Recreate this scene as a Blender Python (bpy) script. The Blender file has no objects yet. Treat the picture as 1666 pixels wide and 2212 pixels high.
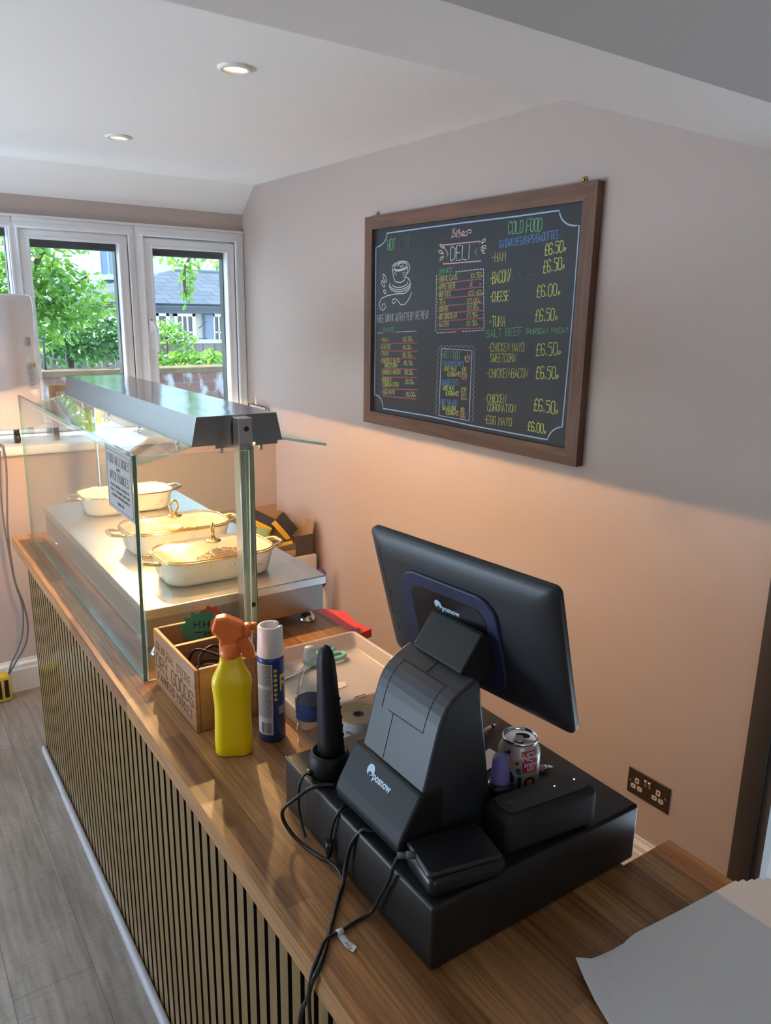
import bpy, bmesh, math, random
from mathutils import Vector, Matrix, Euler
random.seed(7)
SC = bpy.context.scene
COL = SC.collection
PI = math.pi

# ------------------------------------------------------------------ camera
cam_d = bpy.data.cameras.new('camera'); cam = bpy.data.objects.new('camera', cam_d); COL.objects.link(cam)
YAW, PITCH, ROLL, FPX = 0.6187, -0.2524, 0.0154, 1661.08
_r = Vector((math.cos(YAW), -math.sin(YAW), 0)); _f = Vector((math.sin(YAW), math.cos(YAW), 0)); _u = Vector((0, 0, 1))
F_ = _f*math.cos(PITCH) + _u*math.sin(PITCH); U_ = _u*math.cos(PITCH) - _f*math.sin(PITCH)
R2 = _r*math.cos(ROLL) + U_*math.sin(ROLL); U2 = U_*math.cos(ROLL) - _r*math.sin(ROLL)
cam.matrix_world = Matrix(((R2.x, U2.x, -F_.x, -1.8432), (R2.y, U2.y, -F_.y, -0.1957), (R2.z, U2.z, -F_.z, 1.7026), (0, 0, 0, 1)))
cam_d.sensor_fit = 'HORIZONTAL'; cam_d.sensor_width = 36.0; cam_d.lens = FPX/1666*36.0
cam_d.clip_start = 0.02; cam_d.clip_end = 200
SC.camera = cam

# ------------------------------------------------------------------ view, world, sun, big lights
SC.view_settings.view_transform = 'Standard'; SC.view_settings.look = 'None'
SC.view_settings.gamma = 1; SC.view_settings.use_curve_mapping = False
SC.view_settings.exposure = 0.7
W = bpy.data.worlds.new('sky'); SC.world = W; W.use_nodes = True
nt = W.node_tree; nt.nodes.clear()
wo = nt.nodes.new('ShaderNodeOutputWorld'); bg = nt.nodes.new('ShaderNodeBackground')
tc = nt.nodes.new('ShaderNodeTexCoord'); sx = nt.nodes.new('ShaderNodeSeparateXYZ'); rp = nt.nodes.new('ShaderNodeValToRGB')
nt.links.new(tc.outputs['Generated'], sx.inputs[0]); nt.links.new(sx.outputs['Z'], rp.inputs[0])
rp.color_ramp.elements[0].position = 0.0; rp.color_ramp.elements[0].color = (0.66, 0.85, 1.0, 1)
rp.color_ramp.elements[1].position = 0.7; rp.color_ramp.elements[1].color = (0.42, 0.66, 1.0, 1)
nt.links.new(rp.outputs[0], bg.inputs['Color']); nt.links.new(bg.outputs[0], wo.inputs[0])
bg.inputs['Strength'].default_value = 2.5

def light(name, typ, loc, energy, color=(1, 1, 1), target=None, **kw):
    d = bpy.data.lights.new(name, typ); o = bpy.data.objects.new(name, d); COL.objects.link(o)
    o.location = loc; d.energy = energy; d.color = color
    for k, v in kw.items(): setattr(d, k, v)
    if target is not None:
        o.rotation_euler = (Vector(target) - Vector(loc)).to_track_quat('-Z', 'Y').to_euler()
    return o
SUN_EL, SUN_AZ = math.radians(58), math.radians(52)          # azimuth measured from +y towards -x
sd = Vector((-math.sin(SUN_AZ)*math.cos(SUN_EL), math.cos(SUN_AZ)*math.cos(SUN_EL), math.sin(SUN_EL)))
light('sun', 'SUN', (-4, 8, 9), 9.0, (1.0, 0.95, 0.86), target=Vector((-4, 8, 9)) - sd, angle=0.009)
# added fill lights, out of view on the left and behind the camera
light('left_fill_light', 'AREA', (-4.1, 2.9, 0.9), 84, (0.62, 0.80, 1.0), target=(-0.8, 3.0, 2.6), shape='RECTANGLE', size=2.0, size_y=1.2)
light('rear_fill_light', 'AREA', (-2.6, -2.85, 1.8), 9, (0.94, 0.95, 1.0), target=(-1.0, 2.0, 1.2), shape='RECTANGLE', size=2.0, size_y=1.4)

# ------------------------------------------------------------------ materials
_M = {}
def mat(name, col=(0.8, 0.8, 0.8), rough=0.5, metal=0.0, spec=0.5, bump=0.0, bscale=60, var=0.0, vscale=8, emit=None, estr=0, coat=0.0, aniso=None):
    if name in _M: return _M[name]
    m = bpy.data.materials.new(name); m.use_nodes = True; n = m.node_tree; b = n.nodes['Principled BSDF']
    b.inputs['Base Color'].default_value = (*col, 1); b.inputs['Roughness'].default_value = rough
    b.inputs['Metallic'].default_value = metal; b.inputs['Specular IOR Level'].default_value = spec
    b.inputs['Coat Weight'].default_value = coat
    t = n.nodes.new('ShaderNodeTexCoord')
    if var > 0:
        no = n.nodes.new('ShaderNodeTexNoise'); no.inputs['Scale'].default_value = vscale; no.inputs['Detail'].default_value = 4
        n.links.new(t.outputs['Object'], no.inputs['Vector'])
        mx = n.nodes.new('ShaderNodeMix'); mx.data_type = 'RGBA'
        mx.inputs[6].default_value = (*[c*(1-var) for c in col], 1); mx.inputs[7].default_value = (*[min(1, c*(1+var)) for c in col], 1)
        n.links.new(no.outputs['Fac'], mx.inputs[0]); n.links.new(mx.outputs[2], b.inputs['Base Color'])
    if bump > 0:
        no = n.nodes.new('ShaderNodeTexNoise'); no.inputs['Scale'].default_value = bscale; no.inputs['Detail'].default_value = 5
        n.links.new(t.outputs['Object'], no.inputs['Vector'])
        bp = n.nodes.new('ShaderNodeBump'); bp.inputs['Strength'].default_value = bump; bp.inputs['Distance'].default_value = 0.01
        n.links.new(no.outputs['Fac'], bp.inputs['Height']); n.links.new(bp.outputs[0], b.inputs['Normal'])
    if emit is not None:
        b.inputs['Emission Color'].default_value = (*emit, 1); b.inputs['Emission Strength'].default_value = estr
    _M[name] = m; return m

def glass(name, tint=(0.97, 1.0, 0.985), rough=0.0, body=0.0, bodycol=(0.9, 0.9, 0.88), ior=1.45):
    """a thin pane: see-through, with real Fresnel reflection, optional milky body"""
    if name in _M: return _M[name]
    m = bpy.data.materials.new(name); m.use_nodes = True; n = m.node_tree; n.nodes.clear()
    o = n.nodes.new('ShaderNodeOutputMaterial'); tr = n.nodes.new('ShaderNodeBsdfTransparent'); gl = n.nodes.new('ShaderNodeBsdfGlossy')
    fr = n.nodes.new('ShaderNodeFresnel'); fr.inputs['IOR'].default_value = ior; mx = n.nodes.new('ShaderNodeMixShader')
    ge = n.nodes.new('ShaderNodeNewGeometry'); mr = n.nodes.new('ShaderNodeMapRange'); mr.inputs[3].default_value = ior; mr.inputs[4].default_value = 1/ior
    n.links.new(ge.outputs['Backfacing'], mr.inputs[0]); n.links.new(mr.outputs[0], fr.inputs['IOR'])
    tr.inputs['Color'].default_value = (*tint, 1); gl.inputs['Roughness'].default_value = rough
    src = tr
    if body > 0:
        df = n.nodes.new('ShaderNodeBsdfDiffuse'); df.inputs['Color'].default_value = (*bodycol, 1)
        m2 = n.nodes.new('ShaderNodeMixShader'); m2.inputs[0].default_value = body
        n.links.new(tr.outputs[0], m2.inputs[1]); n.links.new(df.outputs[0], m2.inputs[2]); src = m2
    n.links.new(fr.outputs[0], mx.inputs[0]); n.links.new(src.outputs[0], mx.inputs[1]); n.links.new(gl.outputs[0], mx.inputs[2])
    n.links.new(mx.outputs[0], o.inputs[0]); _M[name] = m; return m

def mapped(n, scale=(1, 1, 1), rot=(0, 0, 0), out='Object'):
    t = n.nodes.new('ShaderNodeTexCoord'); mp = n.nodes.new('ShaderNodeMapping')
    mp.inputs['Scale'].default_value = scale; mp.inputs['Rotation'].default_value = rot
    n.links.new(t.outputs[out], mp.inputs['Vector']); return mp.outputs[0]

def wood_staves(name, c1, c2, c3, length=0.55, width=0.042, rough=0.38, grain=1.0, gap=0.35, rot=PI/2):
    """butcher-block staves running along local Y"""
    if name in _M: return _M[name]
    m = bpy.data.materials.new(name); m.use_nodes = True; n = m.node_tree; b = n.nodes['Principled BSDF']
    v = mapped(n, rot=(0, 0, rot))
    br = n.nodes.new('ShaderNodeTexBrick'); br.offset = 0.37; br.offset_frequency = 2; br.squash = 1
    br.inputs['Scale'].default_value = 1; br.inputs['Brick Width'].default_value = length; br.inputs['Row Height'].default_value = width
    br.inputs['Mortar Size'].default_value = 0.0004; br.inputs['Color1'].default_value = (0, 0, 0, 1); br.inputs['Color2'].default_value = (1, 1, 1, 1)
    br.inputs['Mortar'].default_value = (gap, gap, gap, 1); br.inputs['Bias'].default_value = 0
    n.links.new(v, br.inputs['Vector'])
    v2 = mapped(n, scale=(70, 3.0, 70))
    no = n.nodes.new('ShaderNodeTexNoise'); no.inputs['Scale'].default_value = 1; no.inputs['Detail'].default_value = 6; no.inputs['Distortion'].default_value = 0.6
    n.links.new(v2, no.inputs['Vector'])
    v3 = mapped(n, scale=(9, 1.6, 9))
    n3 = n.nodes.new('ShaderNodeTexNoise'); n3.inputs['Scale'].default_value = 1; n3.inputs['Detail'].default_value = 3; n.links.new(v3, n3.inputs['Vector'])
    ad = n.nodes.new('ShaderNodeMath'); ad.operation = 'MULTIPLY_ADD'; ad.inputs[1].default_value = 0.50
    n.links.new(br.outputs['Color'], ad.inputs[0])
    ml = n.nodes.new('ShaderNodeMath'); ml.operation = 'MULTIPLY'; ml.inputs[1].default_value = 0.45*grain; n.links.new(no.outputs['Fac'], ml.inputs[0])
    n.links.new(ml.outputs[0], ad.inputs[2])
    a2 = n.nodes.new('ShaderNodeMath'); a2.operation = 'MULTIPLY_ADD'; a2.inputs[1].default_value = 0.4; n.links.new(n3.outputs['Fac'], a2.inputs[0]); n.links.new(ad.outputs[0], a2.inputs[2])
    rp = n.nodes.new('ShaderNodeValToRGB'); e = rp.color_ramp.elements
    e[0].position = 0.25; e[0].color = (*c1, 1); e[1].position = 0.95; e[1].color = (*c3, 1)
    k = e.new(0.6); k.color = (*c2, 1)
    n.links.new(a2.outputs[0], rp.inputs[0])
    n4 = n.nodes.new('ShaderNodeTexNoise'); n4.inputs['Scale'].default_value = 1; n4.inputs['Detail'].default_value = 4; n.links.new(mapped(n, scale=(240, 7, 240)), n4.inputs['Vector'])
    r4 = n.nodes.new('ShaderNodeMapRange'); r4.inputs[1].default_value = 0.36; r4.inputs[2].default_value = 0.60; r4.inputs[3].default_value = 0.68; r4.inputs[4].default_value = 1.08
    n.links.new(n4.outputs['Fac'], r4.inputs[0])
    mg = n.nodes.new('ShaderNodeMix'); mg.data_type = 'RGBA'; mg.blend_type = 'MULTIPLY'; mg.inputs[0].default_value = 1
    n.links.new(rp.outputs[0], mg.inputs[6]); n.links.new(r4.outputs[0], mg.inputs[7]); n.links.new(mg.outputs[2], b.inputs['Base Color'])
    b.inputs['Roughness'].default_value = rough
    bp = n.nodes.new('ShaderNodeBump'); bp.inputs['Strength'].default_value = 0.12; bp.inputs['Distance'].default_value = 0.002
    n.links.new(no.outputs['Fac'], bp.inputs['Height']); n.links.new(bp.outputs[0], b.inputs['Normal'])
    _M[name] = m; return m

def wood(name, c1, c2, scale=(60, 3, 60), rough=0.5, spec=0.4, coat=0):
    if name in _M: return _M[name]
    m = bpy.data.materials.new(name); m.use_nodes = True; n = m.node_tree; b = n.nodes['Principled BSDF']
    no = n.nodes.new('ShaderNodeTexNoise'); no.inputs['Scale'].default_value = 1; no.inputs['Detail'].default_value = 5; no.inputs['Distortion'].default_value = 0.8
    n.links.new(mapped(n, scale=scale), no.inputs['Vector'])
    rp = n.nodes.new('ShaderNodeValToRGB'); e = rp.color_ramp.elements
    e[0].position = 0.3; e[0].color = (*c1, 1); e[1].position = 0.7; e[1].color = (*c2, 1)
    n.links.new(no.outputs['Fac'], rp.inputs[0]); n.links.new(rp.outputs[0], b.inputs['Base Color'])
    b.inputs['Roughness'].default_value = rough; b.inputs['Specular IOR Level'].default_value = spec; b.inputs['Coat Weight'].default_value = coat
    _M[name] = m; return m

def brushed(name, col, rough=0.3, axis=(2, 200, 200), amount=0.12, bump=0.0):
    if name in _M: return _M[name]
    m = mat(name, col, rough, 1.0); n = m.node_tree; b = n.nodes['Principled BSDF']
    no = n.nodes.new('ShaderNodeTexNoise'); no.inputs['Scale'].default_value = 1; no.inputs['Detail'].default_value = 3
    n.links.new(mapped(n, scale=axis), no.inputs['Vector'])
    mr = n.nodes.new('ShaderNodeMapRange'); mr.inputs[3].default_value = max(0.02, rough-amount); mr.inputs[4].default_value = rough+amount
    n.links.new(no.outputs['Fac'], mr.inputs[0]); n.links.new(mr.outputs[0], b.inputs['Roughness'])
    if bump:
        n2 = n.nodes.new('ShaderNodeTexNoise'); n2.inputs['Scale'].default_value = 1; n2.inputs['Detail'].default_value = 1
        n.links.new(mapped(n, scale=(14, 5, 5)), n2.inputs['Vector'])
        bp = n.nodes.new('ShaderNodeBump'); bp.inputs['Strength'].default_value = bump; bp.inputs['Distance'].default_value = 0.004
        n.links.new(n2.outputs['Fac'], bp.inputs['Height']); n.links.new(bp.outputs[0], b.inputs['Normal'])
    return m

# ------------------------------------------------------------------ mesh building
class MB:
    def __init__(s): s.bm = bmesh.new()
    def _add(s, verts, faces, mi=0, smooth=False, M=None):
        vs = [s.bm.verts.new(M @ Vector(v) if M else v) for v in verts]
        for f in faces:
            try:
                fc = s.bm.faces.new([vs[i] for i in f]); fc.material_index = mi; fc.smooth = smooth
            except ValueError: pass
        return vs
    def box(s, lo, hi, mi=0, M=None):
        x0, y0, z0 = lo; x1, y1, z1 = hi
        v = [(x0,y0,z0),(x1,y0,z0),(x1,y1,z0),(x0,y1,z0),(x0,y0,z1),(x1,y0,z1),(x1,y1,z1),(x0,y1,z1)]
        s._add(v, [(0,3,2,1),(4,5,6,7),(0,1,5,4),(1,2,6,5),(2,3,7,6),(3,0,4,7)], mi, False, M); return s
    def rbox(s, lo, hi, r, seg=2, mi=0, M=None, smooth=True):
        b = bmesh.new(); bmesh.ops.create_cube(b, size=1)
        sz = [hi[i]-lo[i] for i in range(3)]; c = [(hi[i]+lo[i])/2 for i in range(3)]
        for v in b.verts: v.co = Vector((v.co.x*sz[0]+c[0], v.co.y*sz[1]+c[1], v.co.z*sz[2]+c[2]))
        bmesh.ops.bevel(b, geom=list(b.edges), offset=min(r, min(sz)*0.49), segments=seg, profile=0.5, affect='EDGES')
        s.merge(b, mi, M, smooth); return s
    def merge(s, b, mi=0, M=None, smooth=False):
        mp = {}
        for v in b.verts: mp[v.index if v.index >= 0 else id(v)] = None
        b.verts.index_update()
        vs = [s.bm.verts.new(M @ v.co if M else v.co) for v in b.verts]
        for f in b.faces:
            try:
                fc = s.bm.faces.new([vs[v.index] for v in f.verts]); fc.material_index = mi if mi is not None else f.material_index; fc.smooth = smooth
            except ValueError: pass
        b.free()
    def prism(s, poly, axis, a, b, mi=0, smooth=False, M=None, cap=True):
        """poly: 2-D points; axis 0/1/2 is the extrusion axis (x: (y,z), y: (x,z), z: (x,y))"""
        def p3(p, t):
            return {0: (t, p[0], p[1]), 1: (p[0], t, p[1]), 2: (p[0], p[1], t)}[axis]
        n = len(poly); v = [p3(p, a) for p in poly] + [p3(p, b) for p in poly]
        f = [(i, (i+1) % n, n+(i+1) % n, n+i) for i in range(n)]
        vs = s._add(v, f, mi, smooth, M)
        if cap:
            for idx in (list(range(n))[::-1], list(range(n, 2*n))):
                try:
                    fc = s.bm.faces.new([vs[i] for i in idx]); fc.material_index = mi
                except ValueError: pass
        return s
    def lathe(s, prof, seg=32, c=(0, 0, 0), mi=0, smooth=True, M=None, close=False):
        v = []; f = []; n = len(prof)
        for k in range(seg):
            a = 2*PI*k/seg
            for r, z in prof: v.append((c[0]+r*math.cos(a), c[1]+r*math.sin(a), c[2]+z))
        for k in range(seg):
            k2 = (k+1) % seg
            for i in range(n-1): f.append((k*n+i, k2*n+i, k2*n+i+1, k*n+i+1))
        s._add(v, f, mi, smooth, M); return s
    def cyl(s, c, r, h, seg=24, mi=0, M=None, smooth=True):
        return s.lathe([(0.0001, 0), (r, 0), (r, h), (0.0001, h)], seg, c, mi, False, M) if not smooth else s.lathe([(0.0001, 0), (r*0.98, 0), (r, r*0.02), (r, h-r*0.02), (r*0.98, h), (0.0001, h)], seg, c, mi, True, M)
    def tube(s, pts, r, seg=10, mi=0, M=None, closed=False, smooth_n=0):
        P = [Vector(p) for p in pts]
        if smooth_n:
            n0 = len(P); P = catmull(P, smooth_n, closed)
            if isinstance(r, (list, tuple)):
                r = [r[min(int(i/smooth_n), n0-1)]*(1-(i % smooth_n)/smooth_n)+r[min(int(i/smooth_n)+1, n0-1)]*((i % smooth_n)/smooth_n) for i in range(len(P))]
        n = len(P); v = []; f = []; up = None
        for i in range(n):
            if closed: t = (P[(i+1) % n]-P[i-1])
            else: t = P[min(i+1, n-1)]-P[max(i-1, 0)]
            t.normalize()
            if up is None: up = Vector((0, 0, 1)) if abs(t.z) < 0.9 else Vector((1, 0, 0))
            x = t.cross(up)
            if x.length < 1e-6: x = t.orthogonal()
            x.normalize(); y = x.cross(t).normalized(); up = y
            rr = r[i] if isinstance(r, (list, tuple)) else r
            for k in range(seg):
                a = 2*PI*k/seg; v.append(P[i]+x*(rr*math.cos(a))+y*(rr*math.sin(a)))
        m = n if closed else n-1
        for i in range(m):
            j = (i+1) % n
            for k in range(seg): f.append((i*seg+k, i*seg+(k+1) % seg, j*seg+(k+1) % seg, j*seg+k))
        vs = s._add(v, f, mi, True, M)
        if not closed:
            for idx in (list(range(seg))[::-1], list(range((n-1)*seg, n*seg))):
                try: s.bm.faces.new([vs[i] for i in idx]).material_index = mi
                except ValueError: pass
        return s
    def loft(s, rings, mi=0, smooth=True, M=None, cap0=True, cap1=True):
        n = len(rings[0]); v = [p for r in rings for p in r]; f = []
        for i in range(len(rings)-1):
            for k in range(n): f.append((i*n+k, i*n+(k+1) % n, (i+1)*n+(k+1) % n, (i+1)*n+k))
        vs = s._add(v, f, mi, smooth, M)
        if cap0:
            fc = s.bm.faces.new([vs[i] for i in range(n)][::-1]); fc.material_index = mi
        if cap1:
            fc = s.bm.faces.new([vs[(len(rings)-1)*n+i] for i in range(n)]); fc.material_index = mi
        return s
    def sphere(s, c, r, sc=(1, 1, 1), seg=16, mi=0, M=None):
        b = bmesh.new(); bmesh.ops.create_uvsphere(b, u_segments=seg, v_segments=seg//2+2, radius=r)
        for v in b.verts: v.co = Vector((v.co.x*sc[0]+c[0], v.co.y*sc[1]+c[1], v.co.z*sc[2]+c[2]))
        s.merge(b, mi, M, True); return s
    def strip(s, pts2, w, place, th=0.0006, mi=0):
        """flat pen stroke; pts2 2-D, place(a,b,h) -> 3-D"""
        P = [Vector(p) for p in pts2]; n = len(P); L = []; R = []
        for i in range(n):
            t = P[min(i+1, n-1)]-P[max(i-1, 0)]
            if t.length < 1e-9: t = Vector((1, 0))
            t.normalize(); q = Vector((-t.y, t.x))*w/2; e = t*w*0.4
            p = P[i] - (e if i == 0 else Vector((0, 0))) + (e if i == n-1 else Vector((0, 0)))
            L.append(p+q); R.append(p-q)
        v = [place(p.x, p.y, th) for p in L]+[place(p.x, p.y, th) for p in R]+[place(p.x, p.y, 0) for p in L]+[place(p.x, p.y, 0) for p in R]
        f = []
        for i in range(n-1):
            f += [(n+i, n+i+1, i+1, i), (i, i+1, 2*n+i+1, 2*n+i), (n+i+1, n+i, 3*n+i, 3*n+i+1)]
        s._add(v, f, mi); return s
    def build(s, name, m, parent=None, loc=None, rot=None, fix=True):
        me = bpy.data.meshes.new(name)
        if fix: bmesh.ops.recalc_face_normals(s.bm, faces=list(s.bm.faces))
        s.bm.to_mesh(me); s.bm.free()
        for mm in (m if isinstance(m, (list, tuple)) else [m]): me.materials.append(mm)
        o = bpy.data.objects.new(name, me); COL.objects.link(o)
        if parent: o.parent = parent
        if loc is not None: o.location = loc
        if rot is not None: o.rotation_euler = rot
        return o

def catmull(P, n, closed=False):
    out = []; N = len(P)
    rng = range(N) if closed else range(N-1)
    for i in rng:
        if closed: a, b, c, d = P[i-1], P[i], P[(i+1) % N], P[(i+2) % N]
        else: a, b, c, d = P[max(i-1, 0)], P[i], P[i+1], P[min(i+2, N-1)]
        for k in range(n):
            t = k/n
            out.append(0.5*((2*b)+(c-a)*t+(2*a-5*b+4*c-d)*t*t+(3*b-a-3*c+d)*t**3))
    if not closed: out.append(P[-1])
    return out

def rrect(hx, hy, r, n=5, c=(0, 0)):
    out = []
    for sx_, sy_, a0 in ((1, 1, 0), (-1, 1, 90), (-1, -1, 180), (1, -1, 270)):
        for k in range(n+1):
            a = math.radians(a0+90*k/n); out.append((c[0]+sx_*(hx-r)+r*math.cos(a), c[1]+sy_*(hy-r)+r*math.sin(a)))
    return out
def ring(hx, hy, r, z, n=5, c=(0, 0)): return [(x, y, z) for x, y in rrect(hx, hy, r, n, c)]

def props(o, label=None, cat=None, group=None, kind=None):
    if label: o['label'] = label
    if cat: o['category'] = cat
    if group: o['group'] = group
    if kind: o['kind'] = kind
    return o
def thing(name, label, cat, loc=(0, 0, 0), rz=0, group=None):
    o = bpy.data.objects.new(name, None); COL.objects.link(o); o.empty_display_size = 0.05
    o.location = loc; o.rotation_euler = (0, 0, rz); return props(o, label, cat, group)
def struct(name, mb, m, parent=None):
    o = mb.build(name, m, parent)
    if not parent: o['kind'] = 'structure'
    return o
def dup(root, loc, rz, label=None):
    r = root.copy(); COL.objects.link(r); r.location = loc; r.rotation_euler = (0, 0, rz)
    if label: r['label'] = label
    for ch in list(root.children):
        c = ch.copy(); COL.objects.link(c); c.parent = r
        for g in list(ch.children):
            d = g.copy(); COL.objects.link(d); d.parent = c
    return r

# counter frame: u runs across the counter to the right, v along it towards the window
TH = math.atan(0.0213)
UD = Vector((math.cos(TH), -math.sin(TH), 0)); VD = Vector((math.sin(TH), math.cos(TH), 0)); OO = Vector((-1.4375, 0, 0))
def P3(u, v, z): return OO + UD*u + VD*v + Vector((0, 0, z))
RZ = -TH
CM = Matrix.Translation(OO) @ Matrix.Rotation(RZ, 4, 'Z')      # counter-local -> world
ZC = 0.86                                                      # worktop height
ZD = 0.96                                                      # cash drawer top

# ------------------------------------------------------------------ hand lettering
GL = {
'A':'002640 1232','B':'00063645443303 3342413000','C':'4536160501103041','D':'000626454120 2000','E':'46060040 0333','F':'460600 0333',
'G':'45361605011030414323','H':'0006 4046 0343','I':'2026','J':'4641301001','K':'0006 460340','L':'060040','M':'0006234640','N':'00064046',
'O':'160501103041453616','P':'00063645443303','Q':'160501103041453616 2240','R':'00063645443303 2340','S':'453616050413334241301001','T':'0646 2620',
'U':'060110304146','V':'062046','W':'0610233046','X':'0046 0640','Y':'062346 2320','Z':'06460040',
'0':'160501103041453616','1':'152620','2':'05163645440040','3':'051636454433133342413010','4':'30360242','5':'4606043443413010',
'6':'453616050110304142331302','7':'064610','8':'13040516364544331302011030414233 1333','9':'4433130405163645413010',
'£':'45362615110040 0333','p':'1013 133342311 1','.':'2021','/':'0046','-':'0333','·':'2223','(':'36242230','!':'2622 2021',')':'16242210','+':'2125 0343','&':'400516251401103042'}
def glyph(ch):
    out = []
    for st in GL[ch].split(' '):
        st = st[:len(st)//2*2]
        if len(st) >= 4: out.append([(int(st[i])/4, int(st[i+1])/6) for i in range(0, len(st), 2)])
    return out
NARROW = {'I': .35, '1': .6, '.': .35, '-': .6, '!': .35, ' ': .55, '(': .6, ')': .6, '/': .7, '·': .4, 'p': .6}
def hand(mb, txt, a0, b0, a1, b1, h, pen, place, jitter=0.05, mi=0, serif=False, th=0.0006):
    wid = [NARROW.get(c, 1.0) for c in txt]; gap = 0.32
    tot = sum(wid)+gap*(len(txt)-1); L = a1-a0; k = L/tot; x = 0
    for c, w_ in zip(txt, wid):
        if c != ' ':
            hh = h*(0.6 if c == 'p' else 1)
            for st in glyph(c):
                pts = []
                for gx, gy in st:
                    if w_ < 0.5: gx = 0.5
                    jx, jy = random.uniform(-jitter, jitter), random.uniform(-jitter, jitter)
                    pts.append((a0+k*(x+w_*(gx+jx*0.5)), b0+(b1-b0)*(x/tot)+hh*(gy+jy*0.5)))
                mb.strip(pts, pen, place, th, mi)
                if serif:
                    for e, q in ((pts[0], pts[1]), (pts[-1], pts[-2])):
                        if abs(e[0]-q[0]) < k*0.3 and (abs(e[1]-b0) < h*0.2 or abs(e[1]-b0-h) < h*0.2):
                            mb.strip([(e[0]-k*0.22, e[1]), (e[0]+k*0.22, e[1])], pen*0.6, place, th, mi)
        x += w_+gap
def font_mesh(mb, txt, size, place, mi=0, th=0.0006, squash=1.0, bold=0.0):
    """upright sans lettering from Blender's built-in font; place(a,b,h) -> 3-D"""
    cu = bpy.data.curves.new('t', 'FONT'); cu.body = txt; cu.size = size; cu.resolution_u = 3; cu.offset = bold
    ob = bpy.data.objects.new('t', cu); COL.objects.link(ob); bpy.context.view_layer.update()
    dg = bpy.context.evaluated_depsgraph_get(); me = ob.evaluated_get(dg).to_mesh()
    vs = [mb.bm.verts.new(place(v.co.x*squash, v.co.y, th)) for v in me.vertices]
    for p in me.polygons:
        try: mb.bm.faces.new([vs[i] for i in p.vertices]).material_index = mi
        except ValueError: pass
    wdt = max((v.co.x for v in me.vertices), default=0)*squash
    ob.evaluated_get(dg).to_mesh_clear(); bpy.data.objects.remove(ob); bpy.data.curves.remove(cu)
    return wdt
# ================================================================== SETTING
m_wall = mat('wall_paint', (0.50, 0.42, 0.38), 0.62, spec=0.3, bump=0.03, bscale=45)
m_ceil = mat('ceiling_paint', (0.88, 0.88, 0.87), 0.7, spec=0.2, bump=0.02, bscale=20)
m_white = mat('white_gloss_paint', (0.82, 0.82, 0.81), 0.3)
m_upvc = mat('white_upvc', (0.90, 0.92, 0.94), 0.25)
m_darkframe = mat('anthracite_frame', (0.035, 0.045, 0.055), 0.4)
m_casing = mat('dark_casing', (0.055, 0.045, 0.04), 0.5, var=0.15)
m_lining = mat('door_lining', (0.11, 0.092, 0.085), 0.5)
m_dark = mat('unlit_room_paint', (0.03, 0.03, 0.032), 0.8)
m_glass = glass('window_glass', (0.985, 1.0, 0.99))

# floor: pale grey vinyl planks
def floor_mat():
    m = bpy.data.materials.new('vinyl_planks'); m.use_nodes = True; n = m.node_tree; b = n.nodes['Principled BSDF']
    t = n.nodes.new('ShaderNodeTexCoord'); mp = n.nodes.new('ShaderNodeMapping'); mp.inputs['Location'].default_value = (-0.35, 0.084, 0); mp.inputs['Rotation'].default_value = (0, 0, 0)
    sw = n.nodes.new('ShaderNodeSeparateXYZ'); cb = n.nodes.new('ShaderNodeCombineXYZ')
    n.links.new(t.outputs['Object'], sw.inputs[0]); n.links.new(sw.outputs['Y'], cb.inputs['X']); n.links.new(sw.outputs['X'], cb.inputs['Y']); n.links.new(cb.outputs[0], mp.inputs['Vector'])
    br = n.nodes.new('ShaderNodeTexBrick'); br.offset = 0.5; br.inputs['Scale'].default_value = 1; br.inputs['Brick Width'].default_value = 1.27; br.inputs['Row Height'].default_value = 0.197
    br.inputs['Mortar Size'].default_value = 0.0012; br.inputs['Color1'].default_value = (0.37, 0.315, 0.265, 1); br.inputs['Color2'].default_value = (0.43, 0.37, 0.315, 1); br.inputs['Mortar'].default_value = (0.20, 0.175, 0.15, 1)
    n.links.new(mp.outputs[0], br.inputs['Vector'])
    def no(scale, s, d):
        q = n.nodes.new('ShaderNodeTexNoise'); q.inputs['Scale'].default_value = s; q.inputs['Detail'].default_value = d; n.links.new(mapped(n, scale=scale), q.inputs['Vector']); return q
    a = no((60, 5, 5), 1, 6); c = no((5, 1.6, 1), 1, 3); k = no((26, 120, 1), 1, 4)
    r1 = n.nodes.new('ShaderNodeValToRGB'); r1.color_ramp.elements[0].position = 0.36; r1.color_ramp.elements[0].color = (0.72, 0.70, 0.67, 1); r1.color_ramp.elements[1].position = 0.62; r1.color_ramp.elements[1].color = (1.05, 1.05, 1.05, 1)
    n.links.new(a.outputs['Fac'], r1.inputs[0])
    r2 = n.nodes.new('ShaderNodeValToRGB'); r2.color_ramp.elements[0].position = 0.38; r2.color_ramp.elements[0].color = (0.74, 0.72, 0.70, 1); r2.color_ramp.elements[1].position = 0.6; r2.color_ramp.elements[1].color = (1.06, 1.06, 1.06, 1)
    n.links.new(c.outputs['Fac'], r2.inputs[0])
    r3 = n.nodes.new('ShaderNodeValToRGB'); r3.color_ramp.elements[0].position = 0.32; r3.color_ramp.elements[0].color = (0.80, 0.79, 0.78, 1); r3.color_ramp.elements[1].position = 0.5; r3.color_ramp.elements[1].color = (1, 1, 1, 1)
    n.links.new(k.outputs['Fac'], r3.inputs[0])
    last = br.outputs['Color']
    for r in (r1, r2, r3):
        mx = n.nodes.new('ShaderNodeMix'); mx.data_type = 'RGBA'; mx.blend_type = 'MULTIPLY'; mx.inputs[0].default_value = 0.8
        n.links.new(last, mx.inputs[6]); n.links.new(r.outputs[0], mx.inputs[7]); last = mx.outputs[2]
    n.links.new(last, b.inputs['Base Color']); b.inputs['Roughness'].default_value = 0.42
    return m
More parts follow.
